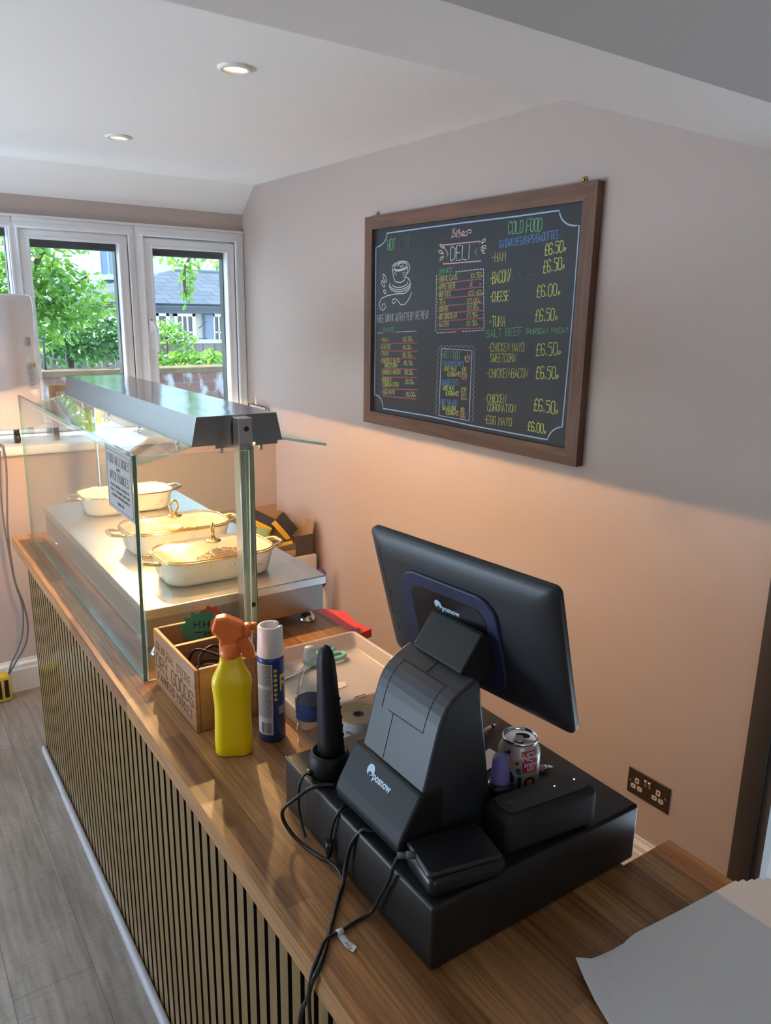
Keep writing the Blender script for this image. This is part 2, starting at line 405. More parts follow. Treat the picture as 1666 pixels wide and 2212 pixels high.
fl = MB().box((-4.3, -3.1, -0.1), (1.62, 3.5, 0.0)).build('floor', floor_mat()); fl.matrix_world = CM; fl['kind'] = 'structure'

# right wall (with the doorway at its near end)
struct('wall_right', MB().box((0, 0.662, 0), (0.12, 3.95, 2.5)).box((0, -3.1, 0), (0.12, -0.25, 2.5)).box((0, -0.25, 2.03), (0.12, 0.662, 2.5)), m_wall)
struct('wall_left', MB().box((-4.3, -3.1, 0), (-4.2, 3.95, 2.5)), m_wall)
struct('wall_front', MB().box((-4.2, -3.1, 0), (0, -3.0, 2.5)), m_wall)
# window wall: low wall pushed into the room under a deep sill, lintel over the window
struct('wall_back', MB().box((-4.2, 3.397, 0), (0, 3.95, 1.09)).box((-4.2, 3.727, 2.10), (0, 3.95, 2.5)), m_wall)
struct('trim_1', MB().rbox((-4.2, 3.355, 1.09), (0, 3.80, 1.13), 0.008), m_white)                       # window sill
struct('ceiling', MB().prism([(0.62, 2.315), (3.572, 2.315), (3.7275, 2.19), (3.7275, 2.6), (0.62, 2.6)], 0, -4.2, 0).box((-4.2, -3.0, 2.47), (0, 0.62, 2.6)), m_ceil)
m_beam = mat('beam_paint', (0.80, 0.755, 0.735), 0.7, spec=0.2, bump=0.06, bscale=30)
struct('trim_2', MB().box((-4.2, 0.607, 2.06), (0, 0.809, 2.5)), m_beam)                                # down-stand beam
def skirt(a, b, axis, pos, s):
    mb = MB(); q = [(0, 0), (0.018*s, 0), (0.018*s, 0.105), (0.014*s, 0.112), (0.014*s, 0.128), (0.006*s, 0.14), (0.006*s, 0.15), (0, 0.15)]
    mb.prism([(pos+p[0], p[1]) for p in q], axis, a, b); return mb
struct('baseboard_back', skirt(-4.2, 0, 0, 3.397, -1), m_white)
struct('baseboard_right', skirt(0.725, 3.38, 1, 0, -1), m_white)
# doorway: dark architrave, lining, unlit room behind
d1 = MB().rbox((-0.018, 0.662, 0), (0, 0.722, 2.09), 0.004).rbox((-0.018, -0.31, 0), (0, -0.25, 2.09), 0.004).rbox((-0.018, -0.25, 2.03), (0, 0.662, 2.09), 0.004).build('door_1', m_casing); d1['kind'] = 'structure'
MB().box((-0.006, 0.640, 0), (0.035, 0.662, 2.03)).box((-0.006, -0.25, 0), (0.13, -0.22, 2.03)).box((-0.006, -0.22, 2.0), (0.13, 0.632, 2.03)).build('lining', m_lining, d1)
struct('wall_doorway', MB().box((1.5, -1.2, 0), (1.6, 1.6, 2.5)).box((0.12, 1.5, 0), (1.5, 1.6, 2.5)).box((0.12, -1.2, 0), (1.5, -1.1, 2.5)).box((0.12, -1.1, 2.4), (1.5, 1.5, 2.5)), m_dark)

# ------------------------------------------------------------------ windows
def window(name, x0, x1, zb, zt, sash=None, handle=False):
    """outer frame x0..x1; sash = (xl, xr, z_top)"""
    y0, y1 = 3.715, 3.79
    mb = MB(); t = 0.012
    for a, b, c, d in ((x0, x1, zt-0.052, zt), (x0, x1, zb, zb+0.045)): mb.rbox((a, y0-0.0008, c), (b, y1+0.0008, d), 0.006)
    L = sash[0] if sash else x0+0.02; R = sash[1] if sash else x1-0.02
    mb.rbox((x0, y0, zb), (L+0.004, y1, zt), 0.006); mb.rbox((R-0.004, y0, zb), (x1, y1, zt), 0.006)
    # stepped bead round the opening
    for i, (o, yy) in enumerate(((0.022, y0-0.010), (0.012, y0-0.018))):
        for a, b, c, d in ((L-o, R+o, zt-0.052, zt-0.052+o), ):
            mb.rbox((a-0.0006, yy-0.0006, c), (b+0.0006, y0+0.011, d+0.0006), 0.003)
        mb.rbox((L-o, yy, zb+0.045), (L, y0+0.01, zt-0.05), 0.003); mb.rbox((R, yy, zb+0.045), (R+o, y0+0.01, zt-0.05), 0.003)
    w = mb.build(name, m_upvc); w['kind'] = 'structure'
    if sash:
        xl, xr, zs = sash; s = MB(); e = 0.043; ys = y0-0.004
        s.rbox((xl-0.0006, ys-0.0008, zs-e), (xr+0.0006, y1-0.009, zs+0.0006), 0.005).rbox((xl-0.0006, ys-0.0008, zb+0.0444), (xr+0.0006, y1-0.009, zb+0.045+e), 0.005)
        s.rbox((xl, ys, zb+0.045), (xl+e, y1-0.01, zs), 0.005).rbox((xr-e, ys, zb+0.045), (xr, y1-0.01, zs), 0.005)
        for a, b, c, d in ((xl+e-0.012, xr-e+0.012, zs-e-0.004, zs-e+0.008),): s.rbox((a-0.0006, ys-0.0066, c), (b+0.0006, y0+0.011, d+0.0006), 0.003)
        s.rbox((xl+e-0.010, ys-0.006, zb+0.06), (xl+e+0.002, y0+0.01, zs-e), 0.003); s.rbox((xr-e-0.002, ys-0.006, zb+0.06), (xr-e+0.010, y0+0.01, zs-e), 0.003)
        so = s.build('sash', m_upvc, w)
        gx0, gx1, gz0, gz1 = xl+e, xr-e, zb+0.045+e, zs-e
    else: gx0, gx1, gz0, gz1 = L, R, zb+0.045, zt-0.052; so = w
    MB().box((gx0-0.004, 3.742, gz0-0.004), (gx1+0.004, 3.748, gz1+0.004)).build('glass_pane', m_glass, w)
    k = MB(); k.box((gx0-0.02, 3.76, gz1-0.034), (gx1+0.02, 3.80, gz1+0.03)).box((gx1-0.007, 3.76, gz0-0.02), (gx1+0.03, 3.80, gz1)).box((gx0-0.03, 3.76, gz0-0.02), (gx0+0.003, 3.80, gz1)).box((gx0-0.02, 3.76, gz0-0.03), (gx1+0.02, 3.80, gz0+0.012))
    k.build('outer_frame', m_darkframe, w)['label'] = 'dark outer edge of the frame'
    if handle:
        h = MB(); xh = xl+0.012
        h.rbox((xh-0.008, ys-0.012, 1.595), (xh+0.020, ys, 1.665), 0.006)
        h.tube([(xh+0.006, ys-0.010, 1.645), (xh+0.008, ys-0.036, 1.635), (xh+0.020, ys-0.042, 1.60), (xh+0.022, ys-0.042, 1.50)], [0.009, 0.009, 0.009, 0.007], 10, smooth_n=4)
        h.cyl((0, 0, 0), 0.004, 0.003, 10, 1, Matrix.Translation((xh+0.006, ys-0.012, 1.655)) @ Matrix.Rotation(PI/2, 4, 'X'))
        h.build('handle', [m_upvc, m_darkframe], w)
    return w
window('window_1', -0.573, 0.0, 1.13, 2.10, (-0.536, -0.056, 2.043), True)
window('window_2', -1.116, -0.573, 1.13, 2.10, (-1.095, -0.61, 2.052))
window('window_3', -2.20, -1.116, 1.13, 2.10)
window('window_4', -3.20, -2.20, 1.13, 2.10); window('window_5', -4.2, -3.20, 1.13, 2.10)
# thin cover strip over the frame heads
struct('trim_3', MB().rbox((-4.2, 3.700, 2.095), (0, 3.73, 2.106), 0.003), m_white)

# ------------------------------------------------------------------ downlights
m_lens = mat('downlight_lens', (1, 0.9, 0.5), 0.3, emit=(1.0, 0.82, 0.36), estr=1.25)
def downlight(x, y, label):
    t = thing('ceiling_downlight', label, 'light', (x, y, 2.315), 0, 'recessed ceiling downlights')
    MB().lathe([(0.030, 0.004), (0.030, -0.004), (0.034, -0.008), (0.042, -0.007), (0.046, -0.002), (0.046, 0.001)], 40).build('bezel', m_white, t)
    MB().lathe([(0.0001, -0.003), (0.012, -0.0045), (0.026, -0.003), (0.031, 0.001), (0.031, 0.003), (0.0001, 0.003)], 32).build('lens', m_lens, t)
    l = light('downlight_beam', 'SPOT', (0, 0, -0.03), 5, (1, 0.85, 0.6), spot_size=math.radians(100), spot_blend=0.8, shadow_soft_size=0.03); l.parent = t
    return t
downlight(-0.889, 1.848, 'lit white ceiling downlight nearer the beam, farther from the window')
downlight(-0.882, 2.876, 'lit white ceiling downlight nearest the window')

# ------------------------------------------------------------------ outdoors
m_paving = mat('bounce_paving', (0.72, 0.83, 0.94), 0.8, var=0.08, vscale=3)  # hidden below the sill; pale blue added to bounce light to the ceiling
struct('ground', MB().box((-12, 3.95, -0.1), (16, 30, 0.0)), m_paving)
def brick_mat(name, c1, c2, mort, patch, pfac):
    m = bpy.data.materials.new(name); m.use_nodes = True; n = m.node_tree; b = n.nodes['Principled BSDF']
    v = mapped(n, rot=(PI/2, 0, 0))
    br = n.nodes.new('ShaderNodeTexBrick'); br.inputs['Scale'].default_value = 1; br.inputs['Brick Width'].default_value = 0.225; br.inputs['Row Height'].default_value = 0.075; br.inputs['Mortar Size'].default_value = 0.006
    br.inputs['Color1'].default_value = (*c1, 1); br.inputs['Color2'].default_value = (*c2, 1); br.inputs['Mortar'].default_value = (*mort, 1); n.links.new(v, br.inputs['Vector'])
    no = n.nodes.new('ShaderNodeTexNoise'); no.inputs['Scale'].default_value = 9; no.inputs['Detail'].default_value = 6; n.links.new(mapped(n, scale=(1.2, 1, 0.7)), no.inputs['Vector'])
    rp = n.nodes.new('ShaderNodeValToRGB'); rp.color_ramp.elements[0].position = pfac; rp.color_ramp.elements[1].position = pfac+0.12; n.links.new(no.outputs['Fac'], rp.inputs[0])
    mx = n.nodes.new('ShaderNodeMix'); mx.data_type = 'RGBA'; n.links.new(rp.outputs[0], mx.inputs[0]); n.links.new(br.outputs['Color'], mx.inputs[6]); mx.inputs[7].default_value = (*patch, 1)
    n.links.new(mx.outputs[2], b.inputs['Base Color']); b.inputs['Roughness'].default_value = 0.9; return m
gw = thing('garden_wall', 'mottled brick garden wall with pale patches below the shrubs', 'wall', (0, 5.3, 0))
MB().box((-4, -0.1, 0), (3, 0.1, 1.27)).build('brickwork', brick_mat('weathered_brick', (0.13, 0.07, 0.055), (0.17, 0.10, 0.08), (0.14, 0.125, 0.115), (0.34, 0.36, 0.37), 0.49), gw)
MB().rbox((-4, -0.115, 1.27), (3, 0.115, 1.31), 0.01).build('coping', mat('mossy_coping', (0.14, 0.105, 0.06), 0.9, var=0.6, vscale=14), gw)

def leaf_mat(name, c1, c2, tr=0.45):
    m = bpy.data.materials.new(name); m.use_nodes = True; n = m.node_tree; n.nodes.clear()
    o = n.nodes.new('ShaderNodeOutputMaterial'); d = n.nodes.new('ShaderNodeBsdfPrincipled'); t = n.nodes.new('ShaderNodeBsdfTranslucent'); mx = n.nodes.new('ShaderNodeMixShader')
    g = n.nodes.new('ShaderNodeNewGeometry'); rp = n.nodes.new('ShaderNodeValToRGB'); e = rp.color_ramp.elements
    e[0].color = (*c1, 1); e[1].color = (*c2, 1)
    n.links.new(g.outputs['Random Per Island'], rp.inputs[0]); n.links.new(rp.outputs[0], d.inputs['Base Color'])
    d.inputs['Roughness'].default_value = 0.35
    br = n.nodes.new('ShaderNodeMix'); br.data_type = 'RGBA'; br.blend_type = 'MULTIPLY'; br.inputs[0].default_value = 1; n.links.new(rp.outputs[0], br.inputs[6]); br.inputs[7].default_value = (1.5, 1.5, 0.7, 1)
    n.links.new(br.outputs[2], t.inputs['Color'])
    mx.inputs[0].default_value = tr; n.links.new(d.outputs[0], mx.inputs[1]); n.links.new(t.outputs[0], mx.inputs[2]); n.links.new(mx.outputs[0], o.inputs[0]); return m
lm_bright = leaf_mat('bright_leaf', (0.07, 0.20, 0.045), (0.24, 0.42, 0.09))
lm_mid = leaf_mat('mid_leaf', (0.05, 0.16, 0.05), (0.16, 0.33, 0.10))
lm_dark = leaf_mat('laurel_leaf', (0.03, 0.10, 0.035), (0.10, 0.24, 0.08), 0.3)
m_bark = mat('bark', (0.10, 0.075, 0.05), 0.9, var=0.3)
LEAF = [(0, 0, 0), (0.24, 0.35, 0.05), (0.20, 0.72, 0.03), (0, 1, -0.08), (-0.20, 0.72, 0.03), (-0.24, 0.35, 0.05), (0, 0.5, -0.02)]
LF = [(0, 1, 6), (1, 2, 6), (2, 3, 6), (3, 4, 6), (4, 5, 6), (5, 0, 6)]
def leaves(mb, blobs, size, droop=0.5):
    for (cx, cy, cz, rx, ry, rz, n) in blobs:
        for _ in range(n):
            while True:
                p = Vector((random.uniform(-1, 1), random.uniform(-1, 1), random.uniform(-1, 1)))
                if 0.15 < p.length < 1: break
            p = Vector((cx+p.x*rx, cy+p.y*ry, cz+p.z*rz)); s = size*random.uniform(0.6, 1.25)
            R = Euler((random.gauss(-droop, 0.55), random.gauss(0, 0.6), random.uniform(0, 2*PI))).to_matrix()
            vs = [mb.bm.verts.new(p + R @ (Vector(v)*s)) for v in LEAF]
            for f in LF: mb.bm.faces.new([vs[i] for i in f])
def shrub(name, label, cat, base, blobs, m, size, stems, group=None, droop=0.5):
    t = thing(name, label, cat, base, 0, group); b = Vector(base)
    mb = MB(); leaves(mb, [(c[0]-b.x, c[1]-b.y, c[2]-b.z, *c[3:]) for c in blobs], size, droop); mb.build('foliage', m, t, fix=False)
    sb = MB()
    for st, r in stems: sb.tube([Vector(q)-b for q in st], r, 6, smooth_n=3)
    sb.build('stem', m_bark, t)
    return t
shrub('climbing_shrub', 'tall sunlit climbing shrub with big pointed leaves filling the left window', 'shrub', (-0.95, 5.75, 0),
      [(-0.72, 5.75, 1.95, 0.36, 0.25, 0.34, 950), (-0.40, 5.75, 1.78, 0.30, 0.22, 0.22, 520), (-0.85, 5.75, 1.62, 0.26, 0.25, 0.24, 480), (-0.60, 5.75, 1.60, 0.24, 0.25, 0.18, 300), (-0.50, 5.8, 2.16, 0.34, 0.2, 0.10, 120), (-1.25, 5.75, 1.85, 0.35, 0.25, 0.5, 420), (-0.15, 5.75, 1.72, 0.12, 0.1, 0.07, 26)],
      lm_bright, 0.066, [([(-0.95, 5.75, 0), (-0.9, 5.76, 1.0), (-0.75, 5.75, 1.7), (-0.55, 5.75, 2.1)], 0.02), ([(-0.8, 5.75, 1.5), (-0.5, 5.75, 1.75), (-0.25, 5.76, 1.95)], 0.008)])
shrub('laurel_hedge', 'glossy laurel hedge low behind the brick wall, left window', 'hedge', (-0.3, 6.5, 0),
      [(-0.75, 6.5, 1.47, 0.45, 0.25, 0.15, 560), (-0.05, 6.5, 1.50, 0.40, 0.25, 0.20, 640), (-0.25, 6.5, 1.38, 0.6, 0.25, 0.10, 260), (-0.55, 6.7, 1.25, 0.8, 0.2, 0.25, 200)],
      lm_dark, 0.075, [([(-0.3, 6.5, 0), (-0.25, 6.5, 1.4)], 0.025)])
shrub('ivy_clump', 'rounded bright ivy clump at the top of the fence, right window', 'shrub', (0.86, 7.35, 0),
      [(0.84, 7.35, 1.50, 0.20, 0.15, 0.13, 220), (1.02, 7.35, 1.42, 0.14, 0.1, 0.08, 90)], lm_bright, 0.06, [([(0.86, 7.35, 0), (0.86, 7.35, 1.45)], 0.012)])
for i, (x, lab) in enumerate(((0.08, 'leafy sunlit plant at the left end of the wall top, right window'), (0.33, 'leafy sunlit plant in the middle of the wall top, right window'), (0.54, 'leafy sunlit plant at the right end of the wall top, right window'))):
    shrub('wall_top_plant', lab, 'plant', (x, 5.62, 0), [(x, 5.62, 1.335, 0.15, 0.12, 0.07, 150), (x+0.03, 5.55, 1.385, 0.09, 0.08, 0.05, 36), (x, 5.46, 1.30, 0.12, 0.04, 0.05, 30)], lm_bright, 0.06, [([(x, 5.62, 0), (x, 5.62, 1.35)], 0.008)], 'plants along the garden wall')
shrub('hanging_branch', 'leafy branch hanging down in front of the slate roof', 'branch', (0.55, 5.5, 0),
      [(0.37, 5.5, 2.05, 0.13, 0.1, 0.07, 70), (0.38, 5.5, 1.93, 0.07, 0.07, 0.10, 60), (0.37, 5.5, 1.83, 0.035, 0.04, 0.09, 34), (0.60, 5.5, 2.06, 0.10, 0.08, 0.04, 22), (0.20, 5.5, 2.09, 0.10, 0.06, 0.03, 12)],
      lm_bright, 0.05, [([(1.6, 5.5, 0), (1.6, 5.5, 1.9), (1.2, 5.5, 2.25), (0.55, 5.5, 2.16), (0.37, 5.5, 2.02), (0.36, 5.5, 1.8)], 0.012)], droop=1.1)
pt = thing('iron_post', 'thin black iron post rising from the garden wall', 'post', (-0.70, 5.3, 1.31))
MB().cyl((0, 0, 0), 0.007, 0.20, 10).build('shaft', m_darkframe, pt); MB().sphere((0, 0, 0.205), 0.010).build('finial', m_darkframe, pt)

# fence, slate-roofed cottage, white house
fe = thing('board_fence', 'weathered dark board fence behind the wall-top plants', 'fence', (1.2, 7.6, 0))
m_fence = wood('weathered_board', (0.10, 0.085, 0.075), (0.21, 0.18, 0.165), (9, 9, 2), 0.8)
mb = MB()
for i in range(34): mb.box((-2.2+i*0.13, 0, 0), (-2.2+i*0.13+0.122, 0.02+0.006*(i % 2), 1.375))
mb.build('boards', m_fence, fe); MB().box((-2.2, -0.01, 1.375), (2.25, 0.045, 1.41)).build('cap_rail', mat('pale_rail', (0.45, 0.40, 0.34), 0.8), fe)  # cap rail has a paler colour than the boards
m_cream = mat('cream_render', (0.50, 0.49, 0.42), 0.8); m_pane = mat('dark_window_glass', (0.06, 0.07, 0.075), 0.08)
m_whitewood = mat('white_painted_wood', (0.62, 0.63, 0.62), 0.5)
def slate_mat():
    m = bpy.data.materials.new('slate'); m.use_nodes = True; n = m.node_tree; b = n.nodes['Principled BSDF']
    br = n.nodes.new('ShaderNodeTexBrick'); br.inputs['Scale'].default_value = 1; br.inputs['Brick Width'].default_value = 0.30; br.inputs['Row Height'].default_value = 0.235; br.inputs['Mortar Size'].default_value = 0.012; br.inputs['Mortar Smooth'].default_value = 0.3
    br.inputs['Color1'].default_value = (0.040, 0.058, 0.082, 1); br.inputs['Color2'].default_value = (0.06, 0.082, 0.11, 1); br.inputs['Mortar'].default_value = (0.018, 0.024, 0.035, 1)
    n.links.new(mapped(n), br.inputs['Vector']); n.links.new(br.outputs['Color'], b.inputs['Base Color']); b.inputs['Roughness'].default_value = 0.55; return m
co = thing('slate_cottage', 'cream cottage with blue-grey slate roof and white windows', 'building', (1.2, 11, 0))
MB().box((0.15, 0.15, 0), (6, 4, 1.75)).build('wall', m_cream, co)
rf = MB()
rf._add([(-0.15, 0, 1.80), (6.2, 0, 1.80), (6.2, 2.0, 2.36), (1.83, 2.0, 2.36), (-0.15, 4.0, 1.80), (6.2, 4.0, 1.80), (-0.15, 0, 1.74), (6.2, 0, 1.74), (6.2, 4, 1.74), (-0.15, 4, 1.74)],
        [(0, 1, 2, 3), (3, 2, 5, 4), (0, 3, 4), (1, 5, 2), (6, 9, 8, 7), (0, 6, 7, 1), (1, 7, 8, 5), (5, 8, 9, 4), (4, 9, 6, 0)])
rf.build('roof', slate_mat(), co)
MB().tube([(1.83, 2.0, 2.37), (6.2, 2.0, 2.37)], 0.05, 8).build('ridge', mat('ridge_tile', (0.22, 0.26, 0.32), 0.6), co)
MB().rbox((-0.2, -0.07, 1.66), (6.2, 0.02, 1.765), 0.02).build('gutter', m_darkframe, co)
def cwin(x0, x1, cols):
    f = MB(); f.box((x0, 0.09, 0.95), (x1, 0.16, 1.0)).box((x0, 0.09, 1.62), (x1, 0.16, 1.67)).box((x0, 0.09, 0.95), (x0+0.045, 0.16, 1.67)).box((x1-0.045, 0.09, 0.95), (x1, 0.16, 1.67))
    for i in range(1, cols):
        x = x0+0.045+(x1-x0-0.09)*i/cols; f.box((x-0.01, 0.10, 0.98), (x+0.01, 0.15, 1.65))
    f.box((x0, 0.10, 1.38), (x1, 0.15, 1.40)); o = f.build('window', m_whitewood, co)
    MB().box((x0+0.03, 0.12, 0.98), (x1-0.03, 0.13, 1.65)).build('pane', m_pane, o)
cwin(0.86, 1.06, 1); cwin(1.14, 1.46, 3); cwin(1.72, 2.02, 3)
MB().rbox((1.585, 0.02, 0.9), (1.72, 0.14, 1.66), 0.01).build('shutter', mat('blue_grey_paint', (0.12, 0.15, 0.20), 0.5), co)
MB().tube([(1.47, 0.0, 1.45), (1.58, -0.05, 1.55)], 0.008, 6).build('stay', m_darkframe, co); MB().tube([(1.46, 0, 1.30), (1.58, -0.02, 1.30)], 0.006, 6).build('wall_bracket', m_darkframe, co)
wh = thing('white_house', 'large white painted brick house behind the cottage', 'building', (2.0, 16, 0))
MB().box((-4.5, 0, 0), (0.72, 4, 6)).build('side_wall', brick_mat('white_brick', (0.70, 0.72, 0.72), (0.74, 0.76, 0.76), (0.62, 0.64, 0.65), (0.74, 0.76, 0.76), 0.9), wh)
MB().box((1.1, 0.6, 0), (9, 5, 7)).build('main_wall', mat('white_render', (0.72, 0.75, 0.77), 0.8), wh)
f = MB().box((0.76, 0.2, 2.35), (1.1, 0.3, 3.1)).build('window', m_whitewood, wh); MB().box((0.79, 0.17, 2.40), (0.90, 0.21, 3.1)).box((0.95, 0.17, 2.40), (1.08, 0.21, 3.1)).build('pane', mat('blue_pane_glass', (0.20, 0.28, 0.38), 0.1), f)  # panes have a flat blue base colour
MB().prism([(0.72, 2.12), (1.35, 1.78), (1.35, 2.3), (0.72, 2.3)], 1, -0.4, 0.5).build('porch_roof', mat('dark_slate', (0.07, 0.085, 0.11), 0.6), wh)
MB().box((0.72, -0.3, 0), (1.4, 0.4, 1.85)).build('porch', m_whitewood, wh)
MB().box((0.70, -0.42, 2.26), (1.4, 0.5, 2.34)).build('eaves_board', m_whitewood, wh)
# ================================================================== COUNTER
_off = {}
def cthing(name, label, cat, at, group=None):
    """a thing standing in the counter's own frame; part meshes may be given in counter coordinates"""
    o = thing(name, label, cat, P3(*at), RZ, group); _off[o.name] = Vector(at); return o
def cpart(root, mb, name, m, parent=None, fix=True):
    o = mb.build(name, m, parent or root, fix=fix); o.data.transform(Matrix.Translation(-_off[root.name])); return o
def csolo(name, mb, m, label, cat, at, group=None, kind=None, fix=True):
    o = mb.build(name, m, fix=fix); o.data.transform(Matrix.Translation(-Vector(at)))
    o.location = P3(*at); o.rotation_euler = (0, 0, RZ); return props(o, label, cat, group, kind)

m_top = wood_staves('oak_staves', (0.085, 0.033, 0.012), (0.25, 0.102, 0.034), (0.45, 0.22, 0.082), grain=1.6)
m_slat = wood('slat_veneer', (0.175, 0.092, 0.018), (0.245, 0.138, 0.030), (40, 40, 2.5), 0.42, 0.4, coat=0.45)
m_felt = mat('black_felt', (0.022, 0.017, 0.013), 0.95, spec=0.1)
csolo('worktop', MB().prism([(0, -0.5), (0, 2.915), (0.62, 2.915), (0.62, 0.75), (0.505, 0.75), (0.505, 0.441), (0.62, 0.441), (0.62, -0.5)], 2, 0.82, 0.86), m_top,
      'long oak butcher-block worktop on the slatted counter', 'worktop', (0.31, 1.2, 0.82))
ct = cthing('serving_counter', 'serving counter with a ribbed wooden slat front', 'counter', (0.3, 1.2, 0))
cpart(ct, MB().box((0.048, -0.5, 0), (0.49, 2.79, 0.82)).box((0.49, 0.76, 0), (0.58, 2.79, 0.82)), 'carcass', mat('white_carcass', (0.55, 0.53, 0.5), 0.6))
sl = MB()
k = -29
while 0.712+0.0412*k < 2.78:
    a = 0.712+0.0412*k; k += 1
    if a > -0.48: sl.box((0.0265, a, 0.006), (0.041, min(a+0.0275, 2.79), 0.8195), 1).box((0.026, a+0.0002, 0.006), (0.0268, min(a+0.0273, 2.79), 0.8195))
sl.box((0.040, -0.49, 0.004), (0.048, 2.79, 0.82), 1)
cpart(ct, sl, 'slat_panel', [m_slat, m_felt])
m_trimw = mat('white_beading', (0.52, 0.50, 0.52), 0.45)
cpart(ct, MB().rbox((0.008, 2.45, 0), (0.025, 2.79, 0.03), 0.006), 'floor_beading', m_trimw)
cpart(ct, MB().rbox((0.006, -0.5, 0), (0.0245, 2.447, 0.032), 0.006), 'floor_beading', m_trimw)
cpart(ct, MB().box((0.57, 1.62, 0.735), (0.735, 2.1, 0.755)), 'rear_shelf', mat('dark_shelf', (0.08, 0.05, 0.035), 0.6))

# ------------------------------------------------------------------ heated display
m_ss = brushed('brushed_steel', (0.50, 0.49, 0.47), 0.30, (4, 700, 700), 0.05)
m_sst = brushed('polished_steel_top', (0.60, 0.585, 0.56), 0.30, (700, 4, 700), 0.05, bump=0.04)
m_hood = brushed('hood_steel', (0.40, 0.41, 0.42), 0.13, (8, 8, 8), 0.05, bump=0.25)
m_hoodd = brushed('hood_end_steel', (0.30, 0.31, 0.32), 0.34, (4, 700, 700), 0.04)
m_pane1 = glass('display_glass', (0.93, 0.985, 0.955), 0.0, body=0.035, bodycol=(0.85, 0.86, 0.82), ior=1.52)
m_edge = mat('green_glass_edge', (0.10, 0.24, 0.19), 0.12, coat=0.6)
m_edge2 = mat('pale_glass_edge', (0.72, 0.82, 0.68), 0.15, coat=0.5)
m_chrome = mat('chrome', (0.75, 0.75, 0.75), 0.15, 1.0); m_black = mat('black_plastic', (0.012, 0.012, 0.014), 0.35)
m_post = brushed('brushed_steel_post', (0.58, 0.575, 0.56), 0.32, (700, 700, 4), 0.05)
hd = cthing('heated_display', 'steel and glass heated food display with sloped hood on the counter', 'food warmer', (0.345, 2.2, 0.86))
b = MB(); b.rbox((0.096, 1.553, 0.974), (0.60, 2.775, 1.0), 0.003, 2, smooth=False)
cpart(hd, b, 'top_plate', m_sst)
b = MB(); b.rbox((0.102, 1.562, 0.898), (0.594, 2.77, 0.975), 0.002, 1, smooth=False).box((0.30, 1.558, 0.898), (0.306, 1.563, 0.974)).box((0.325, 1.556, 0.898), (0.378, 1.563, 0.974))
cpart(hd, b, 'body', brushed('dull_steel', (0.30, 0.285, 0.265), 0.38, (4, 700, 700), 0.05))
for (u, v) in ((0.563, 1.60), (0.14, 1.60), (0.563, 2.73), (0.14, 2.73)):
    cpart(hd, MB().lathe([(0.0001, 0), (0.024, 0), (0.025, 0.004), (0.012, 0.022), (0.008, 0.024), (0.008, 0.040), (0.0001, 0.040)], 24, (u, v, 0.86)), 'foot', m_chrome)
def pane(verts4, th, edge=None):
    """four 3-D corners, extruded by th (3-D vector); sides get the edge material"""
    mb = MB(); t = Vector(th); V = [Vector(v) for v in verts4]; q = V+[v+t for v in V]
    mb._add(q, [(0, 1, 2, 3), (4, 5, 6, 7)], 0); mb._add(q, [(i, (i+1) % 4, 4+(i+1) % 4, 4+i) for i in range(4)], 1); return mb
cpart(hd, pane([(0.060, 1.470, 0.8605), (0.060, 2.850, 0.8605), (0.060, 2.830, 1.40), (0.060, 1.442, 1.40)], (0.008, 0, 0)), 'front_glass', [m_pane1, m_edge])
cpart(hd, pane([(0.070, 1.463, 0.8605), (0.333, 1.463, 0.8605), (0.333, 1.445, 1.388), (0.070, 1.445, 1.397)], (0, 0.006, 0)), 'end_glass', [m_pane1, m_edge2])
for v0, nm in ((1.500, 'near'), (2.878, 'far')):
    p = MB().rbox((0.331, v0, 0.86), (0.367, v0+0.036, 1.457), 0.002, 1, smooth=False)
    post = cpart(hd, p, 'post', m_post)
    if nm == 'near':
        cpart(hd, pane([(0.343, 1.490, 0.87), (0.364, 1.490, 0.87), (0.364, 1.490, 1.388), (0.343, 1.490, 1.388)], (0, 0.008, 0)), 'glass_channel', [m_pane1, m_edge], post)
        for z in (1.43, 0.985, 0.925):
            q = MB().cyl((0, 0, 0), 0.0065, 0.002, 18, 0, Matrix.Translation((0.351, 1.500 if z > 1.4 else 1.490, z)) @ Matrix.Rotation(PI/2, 4, 'X'))
            cpart(hd, q, 'bolt_cap', m_black, post)
# hood: folded sheet, open below
h = MB(); V0, V1 = 1.545, 2.878
h.prism([(0.229, 1.390), (0.244, 1.459), (0.451, 1.459), (0.466, 1.390), (0.4635, 1.390), (0.449, 1.4565), (0.246, 1.4565), (0.2315, 1.390)], 1, V0, V1)
for fc in h.bm.faces:
    if max(v.co.z for v in fc.verts) < 1.4585 or min(v.co.z for v in fc.verts) < 1.45: fc.material_index = 1
hood = cpart(hd, h, 'hood', [m_hood, brushed('satin_hood_side', (0.26, 0.265, 0.27), 0.36, (700, 4, 700), 0.05)])
for a, c in ((V0-0.003, V0), (V1, V1+0.003)):
    e = MB().prism([(0.2285, 1.3895), (0.2435, 1.4595), (0.4515, 1.4595), (0.4665, 1.3895)], 1, a, c)
    if a < V0: e.prism([(0.30, 1.3895), (0.335, 1.459), (0.338, 1.459), (0.303, 1.3895)], 1, V0-0.006, V0-0.003)
    cpart(hd, e, 'end_plate', m_hoodd, hood)
for u in (0.29, 0.395): cpart(hd, MB().box((u, 1.548, 1.380), (u+0.06, 1.575, 1.392)).cyl((u+0.02, 1.56, 1.366), 0.005, 0.016, 12), 'lamp_bracket', m_hoodd, hood)
m_tube = mat('heat_lamp_glow', (1, 0.7, 0.3), 0.4, emit=(1.0, 0.52, 0.16), estr=6)
